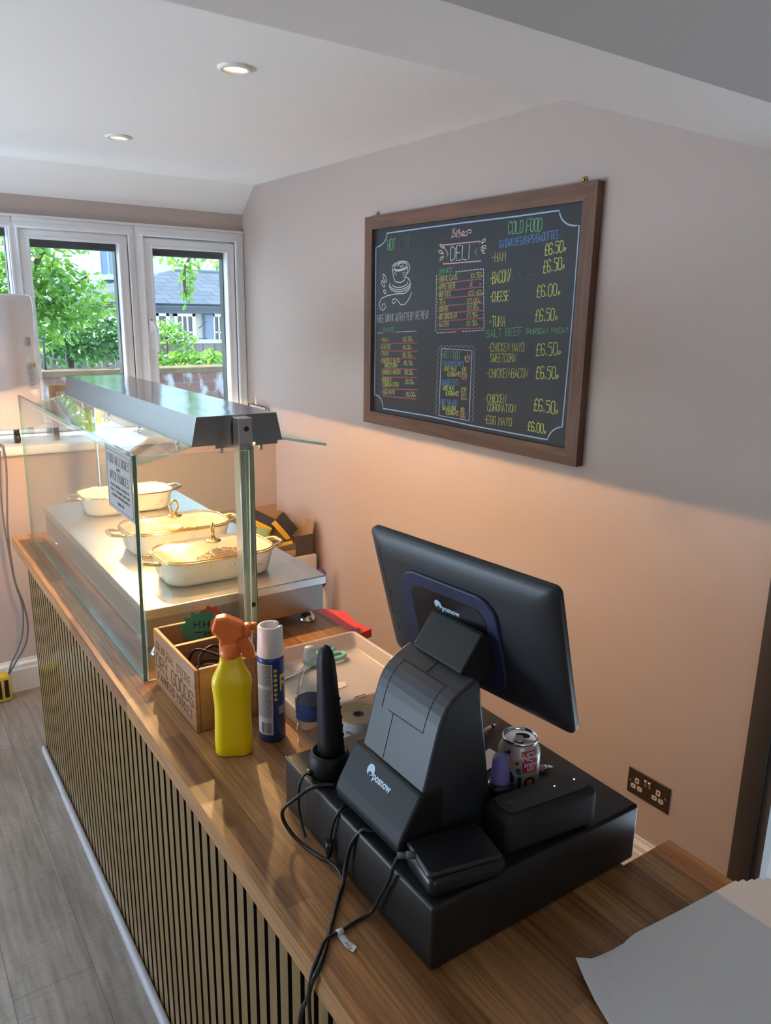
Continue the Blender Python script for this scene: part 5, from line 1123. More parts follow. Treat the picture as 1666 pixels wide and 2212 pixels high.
LINES=[('p', 0.005, [(0.4826, 1.9414), (0.6819, 1.9423), (0.6557, 1.9103), (0.689, 1.879), (0.486, 1.877), (0.5125, 1.9101), (0.4826, 1.9414)]),
('c', 0.004, [(0.48, 1.9309), (0.4636, 1.9414), (0.4666, 1.945), (0.4782, 1.9416), (0.4863, 1.9305)]),
('c', 0.004, [(0.4905, 1.9112), (0.4682, 1.9143), (0.4562, 1.9226), (0.4708, 1.9245), (0.4905, 1.9112)]),
('c', 0.004, [(0.4908, 1.9055), (0.4689, 1.8989), (0.4675, 1.8893), (0.4806, 1.8945), (0.4908, 1.9055)]),
('c', 0.004, [(0.6852, 1.9339), (0.6901, 1.9443), (0.7036, 1.9499), (0.7042, 1.9416), (0.6852, 1.9339)]),
('c', 0.004, [(0.6833, 1.9214), (0.6968, 1.9278), (0.7098, 1.9253), (0.7086, 1.9182), (0.6833, 1.9214)]),
('c', 0.004, [(0.6848, 1.916), (0.6979, 1.9117), (0.7043, 1.9006), (0.6928, 1.9048), (0.6848, 1.916)]),
('p', 0.004, [(0.5281, 1.9638), (0.5367, 1.9726), (0.5446, 1.9943), (0.5338, 1.9914), (0.5372, 1.9651), (0.5492, 1.968), (0.5486, 1.9773), (0.5366, 1.9745)]),
('p', 0.004, [(0.5554, 1.9639), (0.5565, 1.9768)]),
('p', 0.004, [(0.555, 1.9824), (0.5561, 1.9835)]),
('p', 0.004, [(0.5646, 1.9614), (0.572, 1.9886), (0.5643, 1.9873), (0.5656, 1.9651), (0.5793, 1.966), (0.5769, 1.9754), (0.5652, 1.9725)]),
('p', 0.004, [(0.582, 1.9695), (0.5965, 1.974), (0.5931, 1.9815), (0.5828, 1.9768), (0.5852, 1.9656), (0.5999, 1.9664)]),
('p', 0.004, [(0.603, 1.9644), (0.6144, 1.9691), (0.6052, 1.977), (0.6193, 1.9833), (0.631, 1.9806), (0.6315, 1.9734), (0.62, 1.9724)]),
('w', 0.003, [(0.5561, 1.8477), (0.5652, 1.8481)]),
('w', 0.003, [(0.5726, 1.8483), (0.5817, 1.8487)]),
('w', 0.003, [(0.589, 1.849), (0.5979, 1.8493)]),
('w', 0.003, [(0.6052, 1.8496), (0.614, 1.8499)]),
('w', 0.003, [(0.6212, 1.8502), (0.63, 1.8506)]),
('w', 0.003, [(0.6371, 1.8508), (0.6458, 1.8512)]),
('w', 0.003, [(0.6529, 1.8514), (0.6614, 1.8518)]),
('w', 0.003, [(0.6684, 1.852), (0.6769, 1.8524)]),
('w', 0.003, [(0.6839, 1.8526), (0.6923, 1.853)]),
('w', 0.003, [(0.7009, 1.8532), (0.7014, 1.8471)]),
('w', 0.003, [(0.7018, 1.8422), (0.7023, 1.8362)]),
('w', 0.003, [(0.7027, 1.8312), (0.7032, 1.8252)]),
('w', 0.003, [(0.7036, 1.8202), (0.7041, 1.8142)]),
('w', 0.003, [(0.7045, 1.8092), (0.705, 1.8031)]),
('w', 0.003, [(0.7054, 1.7982), (0.7059, 1.7921)]),
('w', 0.003, [(0.7063, 1.7871), (0.7069, 1.781)]),
('w', 0.003, [(0.7073, 1.776), (0.7078, 1.77)]),
('w', 0.003, [(0.7082, 1.765), (0.7087, 1.7589)]),
('w', 0.003, [(0.7091, 1.7539), (0.7096, 1.7477)]),
('w', 0.003, [(0.71, 1.7427), (0.7105, 1.7366)]),
('w', 0.003, [(0.711, 1.7316), (0.7115, 1.7255)]),
('w', 0.003, [(0.7119, 1.7204), (0.7124, 1.7143)]),
('w', 0.003, [(0.7128, 1.7093), (0.7133, 1.7031)]),
('w', 0.003, [(0.7137, 1.6981), (0.7143, 1.6919)]),
('w', 0.003, [(0.7147, 1.6869), (0.7152, 1.6807)]),
('w', 0.003, [(0.7156, 1.6756), (0.7161, 1.6695)]),
('w', 0.003, [(0.7165, 1.6644), (0.7171, 1.6582)]),
('w', 0.003, [(0.7158, 1.6531), (0.7069, 1.6525)]),
('w', 0.003, [(0.6995, 1.652), (0.6905, 1.6514)]),
('w', 0.003, [(0.6831, 1.651), (0.674, 1.6504)]),
('w', 0.003, [(0.6666, 1.6499), (0.6574, 1.6493)]),
('w', 0.003, [(0.6498, 1.6488), (0.6405, 1.6482)]),
('w', 0.003, [(0.6329, 1.6477), (0.6235, 1.6471)]),
('w', 0.003, [(0.6158, 1.6466), (0.6064, 1.646)]),
('w', 0.003, [(0.5679, 1.6435), (0.5596, 1.643)]),
('w', 0.003, [(0.5527, 1.6425), (0.5442, 1.642)]),
('w', 0.003, [(0.5373, 1.6415), (0.5288, 1.641)]),
('w', 0.003, [(0.5218, 1.6406), (0.5132, 1.64)]),
('w', 0.003, [(0.5061, 1.6396), (0.4974, 1.639)]),
('w', 0.003, [(0.4903, 1.6385), (0.4815, 1.638)]),
('w', 0.003, [(0.4743, 1.6375), (0.4654, 1.637)]),
('w', 0.003, [(0.4513, 1.8394), (0.4515, 1.8333)]),
('w', 0.003, [(0.4516, 1.8283), (0.4518, 1.8222)]),
('w', 0.003, [(0.4519, 1.8172), (0.452, 1.811)]),
('w', 0.003, [(0.4521, 1.806), (0.4523, 1.7999)]),
('w', 0.003, [(0.4524, 1.7949), (0.4526, 1.7887)]),
('w', 0.003, [(0.4527, 1.7837), (0.4528, 1.7775)]),
('w', 0.003, [(0.4529, 1.7725), (0.4531, 1.7663)]),
('w', 0.003, [(0.4532, 1.7613), (0.4534, 1.7551)]),
('w', 0.003, [(0.4535, 1.75), (0.4536, 1.7438)]),
('w', 0.003, [(0.4538, 1.7388), (0.4539, 1.7326)]),
('w', 0.003, [(0.454, 1.7275), (0.4542, 1.7213)]),
('w', 0.003, [(0.4543, 1.7162), (0.4544, 1.7099)]),
('w', 0.003, [(0.4546, 1.7048), (0.4547, 1.6986)]),
('w', 0.003, [(0.4548, 1.6935), (0.455, 1.6873)]),
('w', 0.003, [(0.4551, 1.6821), (0.4553, 1.6759)]),
('w', 0.003, [(0.4554, 1.6707), (0.4555, 1.6645)]),
('w', 0.003, [(0.4557, 1.6593), (0.4558, 1.653)]),
('w', 0.003, [(0.4559, 1.6479), (0.4561, 1.6416)]),
('w', 0.003, [(0.0839, 1.626), (0.0939, 1.6266)]),
('w', 0.003, [(0.102, 1.627), (0.1118, 1.6275)]),
('w', 0.003, [(0.2087, 1.633), (0.2186, 1.6336)]),
('w', 0.003, [(0.2266, 1.634), (0.2363, 1.6346)]),
('w', 0.003, [(0.2443, 1.635), (0.2539, 1.6356)]),
('w', 0.003, [(0.2618, 1.636), (0.2713, 1.6366)]),
('w', 0.003, [(0.2791, 1.637), (0.2886, 1.6376)]),
('w', 0.003, [(0.2963, 1.638), (0.3057, 1.6385)]),
('w', 0.003, [(0.3133, 1.639), (0.3226, 1.6395)]),
('w', 0.003, [(0.3302, 1.6399), (0.3394, 1.6405)]),
('r', 0.0032, [(0.467, 1.8124), (0.4758, 1.8093), (0.4843, 1.8132), (0.493, 1.8101), (0.5014, 1.814), (0.5101, 1.8109), (0.5184, 1.8148), (0.527, 1.8117), (0.5352, 1.8155), (0.5437, 1.8125), (0.5518, 1.8163), (0.5603, 1.8132), (0.5683, 1.817), (0.5767, 1.814), (0.5846, 1.8178), (0.5929, 1.8148), (0.6007, 1.8185), (0.609, 1.8155), (0.6167, 1.8193), (0.6249, 1.8163), (0.6326, 1.82), (0.6407, 1.817), (0.6483, 1.8207), (0.6563, 1.8177), (0.6638, 1.8214), (0.6718, 1.8185), (0.6792, 1.8221), (0.6871, 1.8192), (0.6945, 1.8228)]),
('r', 0.0032, [(0.4684, 1.7849), (0.4774, 1.7819), (0.486, 1.7859), (0.495, 1.7828), (0.5035, 1.7868), (0.5124, 1.7837), (0.5208, 1.7877), (0.5296, 1.7847), (0.5379, 1.7886), (0.5466, 1.7856), (0.5549, 1.7895), (0.5635, 1.7865), (0.5717, 1.7904), (0.5802, 1.7874), (0.5883, 1.7912), (0.5968, 1.7883), (0.6048, 1.7921), (0.6131, 1.7891), (0.6211, 1.7929), (0.6294, 1.79), (0.6372, 1.7938), (0.6454, 1.7909), (0.6532, 1.7946), (0.6613, 1.7917), (0.669, 1.7955), (0.6771, 1.7926), (0.6847, 1.7963), (0.6927, 1.7934), (0.7002, 1.7971)]),
('r', 0.0032, [(0.4696, 1.7601), (0.4788, 1.757), (0.4876, 1.7609), (0.4966, 1.7578), (0.5053, 1.7617), (0.5143, 1.7586), (0.5229, 1.7625), (0.5318, 1.7594), (0.5402, 1.7633), (0.5491, 1.7602), (0.5574, 1.764), (0.5662, 1.761), (0.5745, 1.7648), (0.5831, 1.7617), (0.5914, 1.7655), (0.5999, 1.7625), (0.608, 1.7663), (0.6165, 1.7633), (0.6246, 1.767), (0.633, 1.764), (0.641, 1.7678), (0.6493, 1.7648), (0.6572, 1.7685), (0.6654, 1.7655), (0.6732, 1.7692), (0.6814, 1.7662), (0.6891, 1.7699), (0.6972, 1.767), (0.7049, 1.7706)]),
('r', 0.0032, [(0.4742, 1.7344), (0.4832, 1.7312), (0.4918, 1.7352), (0.5007, 1.732), (0.5092, 1.736), (0.5181, 1.7328), (0.5265, 1.7368), (0.5352, 1.7336), (0.5436, 1.7375), (0.5522, 1.7344), (0.5605, 1.7383), (0.5691, 1.7352), (0.5772, 1.739), (0.5857, 1.736), (0.5938, 1.7398), (0.6022, 1.7367), (0.6102, 1.7405), (0.6186, 1.7375), (0.6265, 1.7413), (0.6348, 1.7382), (0.6426, 1.742), (0.6508, 1.739), (0.6586, 1.7427), (0.6667, 1.7397), (0.6743, 1.7434), (0.6824, 1.7404), (0.69, 1.7441), (0.698, 1.7412), (0.7055, 1.7448)]),
('r', 0.0032, [(0.4755, 1.7078), (0.4845, 1.7047), (0.493, 1.7088), (0.5019, 1.7057), (0.5104, 1.7097), (0.5192, 1.7067), (0.5275, 1.7107), (0.5362, 1.7076), (0.5445, 1.7116), (0.5531, 1.7086), (0.5613, 1.7125), (0.5699, 1.7095), (0.578, 1.7134), (0.5864, 1.7104), (0.5944, 1.7143), (0.6028, 1.7113), (0.6108, 1.7152), (0.6191, 1.7122), (0.6269, 1.7161), (0.6352, 1.7131), (0.6429, 1.717), (0.6511, 1.714), (0.6588, 1.7179), (0.6669, 1.7149), (0.6745, 1.7187), (0.6825, 1.7158), (0.6901, 1.7196), (0.698, 1.7166), (0.7055, 1.7204)]),
('r', 0.0032, [(0.4737, 1.6807), (0.4829, 1.6776), (0.4917, 1.6817), (0.5008, 1.6787), (0.5095, 1.6828), (0.5186, 1.6797), (0.5272, 1.6838), (0.5361, 1.6808), (0.5447, 1.6848), (0.5535, 1.6818), (0.562, 1.6858), (0.5707, 1.6828), (0.5791, 1.6868), (0.5878, 1.6838), (0.596, 1.6878), (0.6047, 1.6848), (0.6128, 1.6888), (0.6214, 1.6858), (0.6294, 1.6897), (0.6379, 1.6868), (0.6459, 1.6907), (0.6543, 1.6878), (0.6622, 1.6916), (0.6705, 1.6887), (0.6783, 1.6926), (0.6865, 1.6897), (0.6943, 1.6935), (0.7024, 1.6906), (0.7101, 1.6944)]),
('r', 0.0032, [(0.4752, 1.6507), (0.4843, 1.6475), (0.4931, 1.6515), (0.5021, 1.6484), (0.5107, 1.6524), (0.5197, 1.6492), (0.5282, 1.6532), (0.5371, 1.6501), (0.5455, 1.654), (0.5543, 1.6509), (0.5626, 1.6549), (0.5713, 1.6518), (0.5796, 1.6557), (0.5882, 1.6526), (0.5964, 1.6565), (0.6049, 1.6534), (0.613, 1.6573), (0.6215, 1.6542), (0.6295, 1.6581), (0.6379, 1.655), (0.6458, 1.6589), (0.6541, 1.6558), (0.662, 1.6596), (0.6702, 1.6566), (0.678, 1.6604), (0.6861, 1.6574), (0.6938, 1.6612), (0.7019, 1.6582), (0.7095, 1.6619)]),
('r', 0.0032, [(0.1129, 1.5876), (0.1218, 1.584), (0.1305, 1.5884), (0.1393, 1.5848), (0.1479, 1.5892), (0.1566, 1.5856), (0.1651, 1.59), (0.1738, 1.5864), (0.1822, 1.5908), (0.1908, 1.5872), (0.1992, 1.5916), (0.2077, 1.588), (0.216, 1.5923), (0.2244, 1.5888), (0.2326, 1.5931), (0.241, 1.5896), (0.2491, 1.5938), (0.2575, 1.5903), (0.2655, 1.5946), (0.2737, 1.5911), (0.2817, 1.5953), (0.2899, 1.5918), (0.2978, 1.596), (0.3059, 1.5926), (0.3137, 1.5967), (0.3218, 1.5933), (0.3295, 1.5975), (0.3375, 1.594), (0.3452, 1.5982)]),
('r', 0.0032, [(0.1136, 1.5581), (0.1226, 1.5544), (0.1314, 1.5588), (0.1403, 1.5551), (0.149, 1.5595), (0.1579, 1.5558), (0.1665, 1.5601), (0.1752, 1.5565), (0.1838, 1.5608), (0.1925, 1.5572), (0.2009, 1.5615), (0.2095, 1.5579), (0.2179, 1.5621), (0.2265, 1.5585), (0.2347, 1.5628), (0.2432, 1.5592), (0.2514, 1.5634), (0.2599, 1.5599), (0.268, 1.5641), (0.2763, 1.5605), (0.2844, 1.5647), (0.2927, 1.5611), (0.3006, 1.5653), (0.3089, 1.5618), (0.3168, 1.5659), (0.3249, 1.5624), (0.3327, 1.5665), (0.3408, 1.563), (0.3486, 1.5672)]),
('r', 0.0032, [(0.1143, 1.5303), (0.1229, 1.5266), (0.1313, 1.531), (0.1399, 1.5273), (0.1483, 1.5317), (0.1568, 1.5281), (0.1651, 1.5325), (0.1735, 1.5288), (0.1817, 1.5332), (0.1901, 1.5296), (0.1982, 1.5339), (0.2065, 1.5303), (0.2145, 1.5346), (0.2228, 1.531), (0.2307, 1.5353), (0.2389, 1.5317), (0.2468, 1.536), (0.2549, 1.5325), (0.2628, 1.5367), (0.2708, 1.5332), (0.2786, 1.5374), (0.2866, 1.5339), (0.2942, 1.5381), (0.3022, 1.5346), (0.3098, 1.5387), (0.3176, 1.5352), (0.3252, 1.5394), (0.333, 1.5359), (0.3405, 1.5401)]),
('r', 0.0032, [(0.1193, 1.4876), (0.128, 1.484), (0.1365, 1.4885), (0.1452, 1.485), (0.1536, 1.4895), (0.1621, 1.4859), (0.1705, 1.4904), (0.179, 1.4868), (0.1872, 1.4913), (0.1957, 1.4878), (0.2038, 1.4922), (0.2122, 1.4887), (0.2203, 1.4931), (0.2286, 1.4896), (0.2366, 1.494), (0.2449, 1.4905), (0.2528, 1.4949), (0.261, 1.4914), (0.2689, 1.4958), (0.277, 1.4923), (0.2848, 1.4966), (0.2928, 1.4932), (0.3005, 1.4975), (0.3085, 1.494), (0.3162, 1.4983), (0.3241, 1.4949), (0.3317, 1.4992), (0.3396, 1.4958), (0.3471, 1.5)]),
('r', 0.0032, [(0.1241, 1.4548), (0.1327, 1.4512), (0.1411, 1.4558), (0.1496, 1.4523), (0.1579, 1.4569), (0.1664, 1.4534), (0.1746, 1.4579), (0.183, 1.4544), (0.1912, 1.459), (0.1995, 1.4555), (0.2076, 1.46), (0.2158, 1.4565), (0.2238, 1.461), (0.232, 1.4576), (0.2399, 1.4621), (0.2481, 1.4586), (0.2559, 1.4631), (0.264, 1.4596), (0.2718, 1.4641), (0.2798, 1.4606), (0.2875, 1.465), (0.2955, 1.4616), (0.3031, 1.466), (0.311, 1.4626), (0.3185, 1.467), (0.3264, 1.4636), (0.3339, 1.468), (0.3416, 1.4646), (0.3491, 1.4689)]),
('r', 0.0032, [(0.1253, 1.4083), (0.134, 1.4047), (0.1425, 1.4093), (0.1512, 1.4057), (0.1596, 1.4103), (0.1682, 1.4068), (0.1766, 1.4113), (0.1851, 1.4078), (0.1934, 1.4123), (0.2019, 1.4088), (0.2101, 1.4133), (0.2185, 1.4098), (0.2266, 1.4143), (0.235, 1.4108), (0.243, 1.4153), (0.2513, 1.4118), (0.2592, 1.4163), (0.2675, 1.4128), (0.2754, 1.4172), (0.2835, 1.4138), (0.2913, 1.4182), (0.2994, 1.4147), (0.3072, 1.4192), (0.3152, 1.4157), (0.3229, 1.4201), (0.3308, 1.4167), (0.3384, 1.421), (0.3463, 1.4176), (0.3539, 1.4219)]),
('r', 0.0032, [(0.126, 1.3785), (0.1345, 1.3746), (0.1428, 1.379), (0.1512, 1.3752), (0.1594, 1.3796), (0.1678, 1.3758), (0.176, 1.3802), (0.1843, 1.3764), (0.1923, 1.3807), (0.2006, 1.3769), (0.2086, 1.3812), (0.2168, 1.3775), (0.2247, 1.3818), (0.2328, 1.378), (0.2407, 1.3823), (0.2487, 1.3786), (0.2565, 1.3829), (0.2645, 1.3791), (0.2722, 1.3834), (0.2802, 1.3797), (0.2878, 1.3839), (0.2957, 1.3802), (0.3033, 1.3844), (0.3111, 1.3807), (0.3186, 1.3849), (0.3264, 1.3813), (0.3338, 1.3854), (0.3415, 1.3818), (0.3489, 1.386)]),
('r', 0.0032, [(0.6101, 1.505), (0.6138, 1.5016), (0.617, 1.5053), (0.6206, 1.5019), (0.6239, 1.5056), (0.6275, 1.5022), (0.6307, 1.5059), (0.6343, 1.5025), (0.6375, 1.5061)]),
('r', 0.0032, [(0.6115, 1.4825), (0.6151, 1.4791), (0.6184, 1.4828), (0.622, 1.4794), (0.6252, 1.4831), (0.6289, 1.4797), (0.6321, 1.4834), (0.6357, 1.48), (0.6389, 1.4837)]),
('r', 0.0032, [(0.6113, 1.4344), (0.6148, 1.4311), (0.6179, 1.4349), (0.6214, 1.4315), (0.6245, 1.4354), (0.628, 1.432), (0.6311, 1.4359), (0.6345, 1.4325), (0.6376, 1.4363)]),
('r', 0.0032, [(0.6127, 1.4104), (0.6168, 1.4071), (0.6204, 1.411), (0.6245, 1.4077), (0.6281, 1.4116), (0.6321, 1.4084), (0.6357, 1.4123), (0.6397, 1.409), (0.6433, 1.4129)]),
('r', 0.0032, [(0.6126, 1.3613), (0.6155, 1.3579), (0.618, 1.3618), (0.6209, 1.3584), (0.6234, 1.3623), (0.6263, 1.3589), (0.6288, 1.3628), (0.6317, 1.3594), (0.6341, 1.3633)]),
('r', 0.0032, [(0.6136, 1.3443), (0.6171, 1.3409), (0.6201, 1.3449), (0.6236, 1.3416), (0.6266, 1.3456), (0.63, 1.3422), (0.633, 1.3462), (0.6365, 1.3429), (0.6395, 1.3468)]),
('b2', 0.005, [(0.4931, 1.5819), (0.6608, 1.5827), (0.6602, 1.3379), (0.4899, 1.3368), (0.4931, 1.5819)]),
('k', 0.004, [(0.4819, 1.5839), (0.4886, 1.5905), (0.4954, 1.5934), (0.5025, 1.5911), (0.5097, 1.5852), (0.5163, 1.5917), (0.523, 1.5946), (0.5299, 1.5923), (0.5371, 1.5865), (0.5435, 1.593), (0.5501, 1.5958), (0.557, 1.5936), (0.564, 1.5877), (0.5704, 1.5942), (0.5769, 1.597), (0.5836, 1.5948), (0.5906, 1.589), (0.5968, 1.5954), (0.6032, 1.5982), (0.6098, 1.596), (0.6167, 1.5902), (0.6228, 1.5966), (0.6291, 1.5994), (0.6357, 1.5972), (0.6424, 1.5914), (0.6484, 1.5977), (0.6546, 1.6005), (0.6611, 1.5983), (0.6678, 1.5926)]),
('k', 0.004, [(0.6678, 1.5926), (0.6745, 1.5884), (0.6774, 1.5841), (0.6748, 1.5795), (0.6682, 1.5746), (0.675, 1.5705), (0.6779, 1.5661), (0.6752, 1.5615), (0.6687, 1.5566), (0.6755, 1.5524), (0.6783, 1.5481), (0.6757, 1.5434), (0.6692, 1.5385), (0.6759, 1.5344), (0.6788, 1.53), (0.6762, 1.5253), (0.6696, 1.5203), (0.6764, 1.5162), (0.6793, 1.5119), (0.6766, 1.5071), (0.6701, 1.5021), (0.6769, 1.498), (0.6797, 1.4937), (0.6771, 1.4889), (0.6705, 1.4838), (0.6773, 1.4798), (0.6802, 1.4754), (0.6776, 1.4706), (0.671, 1.4655), (0.6778, 1.4615), (0.6807, 1.4571), (0.6781, 1.4523), (0.6715, 1.4471), (0.6783, 1.4431), (0.6812, 1.4388), (0.6785, 1.4339), (0.6719, 1.4287), (0.6788, 1.4247), (0.6817, 1.4203), (0.679, 1.4155), (0.6724, 1.4102), (0.6792, 1.4062), (0.6821, 1.4019), (0.6795, 1.397), (0.6729, 1.3916), (0.6797, 1.3877), (0.6826, 1.3833), (0.68, 1.3784), (0.6733, 1.373), (0.6802, 1.3691), (0.6831, 1.3647), (0.6804, 1.3598), (0.6738, 1.3543), (0.6807, 1.3504), (0.6836, 1.3461), (0.6809, 1.3411), (0.6743, 1.3356)]),
('k', 0.004, [(0.4819, 1.5839), (0.4744, 1.5792), (0.4713, 1.5748), (0.4743, 1.5706), (0.4816, 1.5666), (0.4741, 1.5619), (0.4709, 1.5575), (0.474, 1.5533), (0.4813, 1.5493), (0.4738, 1.5446), (0.4706, 1.5401), (0.4737, 1.5359), (0.481, 1.532), (0.4735, 1.5272), (0.4703, 1.5227), (0.4733, 1.5185), (0.4807, 1.5146), (0.4732, 1.5098), (0.47, 1.5052), (0.473, 1.501), (0.4804, 1.4972), (0.4729, 1.4923), (0.4697, 1.4877), (0.4727, 1.4835), (0.4802, 1.4796), (0.4726, 1.4747), (0.4694, 1.4701), (0.4724, 1.4659), (0.4799, 1.4621), (0.4723, 1.4571), (0.4691, 1.4524), (0.4721, 1.4483), (0.4796, 1.4445), (0.472, 1.4394), (0.4688, 1.4347), (0.4718, 1.4306), (0.4793, 1.4268), (0.4717, 1.4217), (0.4684, 1.417), (0.4715, 1.4128), (0.479, 1.409), (0.4713, 1.4039), (0.4681, 1.3991), (0.4712, 1.395), (0.4787, 1.3913), (0.471, 1.386), (0.4678, 1.3813), (0.4709, 1.3771), (0.4784, 1.3734), (0.4707, 1.3681), (0.4675, 1.3633), (0.4706, 1.3592), (0.4781, 1.3555), (0.4704, 1.3502), (0.4672, 1.3453), (0.4702, 1.3412), (0.4778, 1.3375)]),
('o', 0.0035, [(0.6221, 1.5594), (0.6291, 1.5441), (0.6442, 1.543), (0.6503, 1.5609)]),
('o', 0.0035, [(0.632, 1.5462), (0.6279, 1.5636), (0.6362, 1.5562), (0.6375, 1.5727), (0.6422, 1.5558), (0.6487, 1.5666)]),
('b2', 0.0055, [(0.1374, 2.0052), (0.3988, 2.0071), (0.5856, 2.0076), (0.8438, 2.0064), (1.023, 2.0075), (1.0278, 1.9946), (1.0349, 1.9837), (1.0444, 1.9748), (1.0562, 1.9678), (1.0703, 1.963), (1.0866, 1.9601), (1.1049, 1.9592), (1.1041, 1.6832), (1.0953, 1.3697), (1.0833, 1.3669), (1.0724, 1.3627), (1.0628, 1.3572), (1.0544, 1.3504), (1.0473, 1.3422), (1.0414, 1.3326), (1.0369, 1.3217), (0.6782, 1.3221), (0.4304, 1.3279), (0.1273, 1.3245), (0.1247, 1.3382), (0.1201, 1.3498), (0.1133, 1.3592), (0.1044, 1.3665), (0.0933, 1.3717), (0.0801, 1.3747), (0.0646, 1.3756), (0.0625, 1.9574), (0.082, 1.9596), (0.0984, 1.9634), (0.1119, 1.9688), (0.1226, 1.9756), (0.1303, 1.984), (0.1352, 1.9938), (0.1374, 2.0052)]),
('w', 0.0035, [(0.2811, 1.8858), (0.281, 1.8805), (0.276, 1.8752), (0.2663, 1.8703), (0.253, 1.8663), (0.2372, 1.8636), (0.2204, 1.8624), (0.2044, 1.863), (0.1907, 1.8652), (0.1807, 1.8689), (0.1755, 1.8737), (0.1756, 1.8791), (0.181, 1.8846), (0.1911, 1.8896), (0.2049, 1.8935), (0.2209, 1.8961), (0.2376, 1.8971), (0.2533, 1.8964), (0.2666, 1.8941), (0.2761, 1.8904), (0.2811, 1.8858)]),
('w', 0.0035, [(0.2695, 1.8836), (0.2692, 1.8799), (0.2651, 1.8761), (0.2575, 1.8726), (0.247, 1.8696), (0.2348, 1.8676), (0.2219, 1.8667), (0.2096, 1.867), (0.1991, 1.8684), (0.1916, 1.871), (0.1878, 1.8743), (0.1881, 1.8781), (0.1924, 1.882), (0.2003, 1.8855), (0.211, 1.8884), (0.2234, 1.8904), (0.2363, 1.8912), (0.2484, 1.8909), (0.2585, 1.8894), (0.2658, 1.8869), (0.2695, 1.8836)]),
('w', 0.0035, [(0.175, 1.8748), (0.1834, 1.8472), (0.1953, 1.8237), (0.2289, 1.8188), (0.2578, 1.8277), (0.2713, 1.8528), (0.2795, 1.8832)]),
('w', 0.0035, [(0.2773, 1.8833), (0.2895, 1.8808), (0.2853, 1.8606), (0.2693, 1.848)]),
('w', 0.0025, [(0.2085, 1.8777), (0.2193, 1.8856), (0.232, 1.8789), (0.2271, 1.8729), (0.2414, 1.8827), (0.2523, 1.8802), (0.2417, 1.8736)]),
('w', 0.0035, [(0.264, 1.838), (0.2751, 1.8355), (0.284, 1.832), (0.2903, 1.8278), (0.2938, 1.8232), (0.2942, 1.8182), (0.2916, 1.8131), (0.2861, 1.8083), (0.2778, 1.8037), (0.2672, 1.7998), (0.2548, 1.7966), (0.241, 1.7944), (0.2265, 1.7932), (0.2121, 1.7931), (0.1983, 1.7941), (0.1859, 1.7963), (0.1756, 1.7994), (0.1677, 1.8034), (0.1628, 1.808), (0.1611, 1.8131), (0.1627, 1.8183)]),
('w', 0.0035, [(0.2822, 1.8301), (0.2894, 1.8261), (0.2943, 1.8215), (0.2966, 1.8165), (0.2963, 1.8113), (0.2933, 1.8061), (0.2877, 1.8011), (0.2798, 1.7965), (0.2699, 1.7925), (0.2582, 1.7893), (0.2453, 1.7869), (0.2317, 1.7855), (0.2178, 1.7851), (0.2043, 1.7858), (0.1918, 1.7876), (0.1806, 1.7904), (0.1714, 1.794), (0.1646, 1.7984), (0.1603, 1.8033), (0.1589, 1.8086), (0.1603, 1.814)]),
('w', 0.0035, [(0.2788, 1.8208), (0.2781, 1.8184), (0.2763, 1.8161), (0.2737, 1.8138), (0.2702, 1.8115), (0.2659, 1.8095), (0.2609, 1.8075), (0.2552, 1.8058), (0.2491, 1.8044), (0.2424, 1.8032), (0.2356, 1.8023), (0.2285, 1.8018), (0.2214, 1.8015), (0.2145, 1.8016), (0.2078, 1.8021), (0.2015, 1.8028), (0.1957, 1.8039), (0.1906, 1.8053), (0.1862, 1.807), (0.1826, 1.8088), (0.1799, 1.8109)]),
('w', 0.002, [(0.1828, 1.8661), (0.1941, 1.8645)]),
('w', 0.002, [(0.2424, 1.8537), (0.2639, 1.8572)]),
('w', 0.002, [(0.189, 1.8583), (0.1996, 1.8568)]),
('w', 0.002, [(0.2463, 1.8454), (0.2614, 1.849)]),
('w', 0.002, [(0.1953, 1.8506), (0.205, 1.8491)]),
('w', 0.002, [(0.2502, 1.837), (0.2588, 1.8409)]),
('w', 0.0035, [(0.1349, 1.8397), (0.1389, 1.8318), (0.1396, 1.8257), (0.1367, 1.8229), (0.1311, 1.8241), (0.1242, 1.8292), (0.1178, 1.8367), (0.1138, 1.8446), (0.1131, 1.8507), (0.116, 1.8535), (0.1217, 1.8522), (0.1286, 1.8471), (0.1349, 1.8397)]),
('w', 0.0035, [(0.1233, 1.8184), (0.1263, 1.8121), (0.1264, 1.8071), (0.1235, 1.8047), (0.1184, 1.8056), (0.1124, 1.8096), (0.1072, 1.8155), (0.1041, 1.8219), (0.104, 1.8269), (0.1069, 1.8293), (0.1121, 1.8284), (0.118, 1.8244), (0.1233, 1.8184)]),
('w', 0.0035, [(0.1348, 1.788), (0.1362, 1.7842), (0.1354, 1.7811), (0.1325, 1.7795), (0.1283, 1.7798), (0.124, 1.7819), (0.1206, 1.7853), (0.1191, 1.789), (0.1199, 1.7922), (0.1228, 1.7938), (0.127, 1.7935), (0.1314, 1.7914), (0.1348, 1.788)]),
('w', 0.0035, [(0.2946, 1.8009), (0.2843, 1.7908), (0.2595, 1.7787), (0.1968, 1.7773), (0.1436, 1.7714), (0.1048, 1.7609), (0.0894, 1.7413), (0.0978, 1.7215), (0.1177, 1.715), (0.1355, 1.726), (0.1288, 1.7412), (0.1093, 1.739), (0.1119, 1.7281)]),
('w', 0.0035, [(0.3047, 1.7802), (0.2856, 1.7555), (0.261, 1.7377), (0.2353, 1.7368), (0.2163, 1.7517), (0.1973, 1.7603), (0.1808, 1.7561), (0.1788, 1.7454), (0.1903, 1.7411), (0.2014, 1.7496)]),
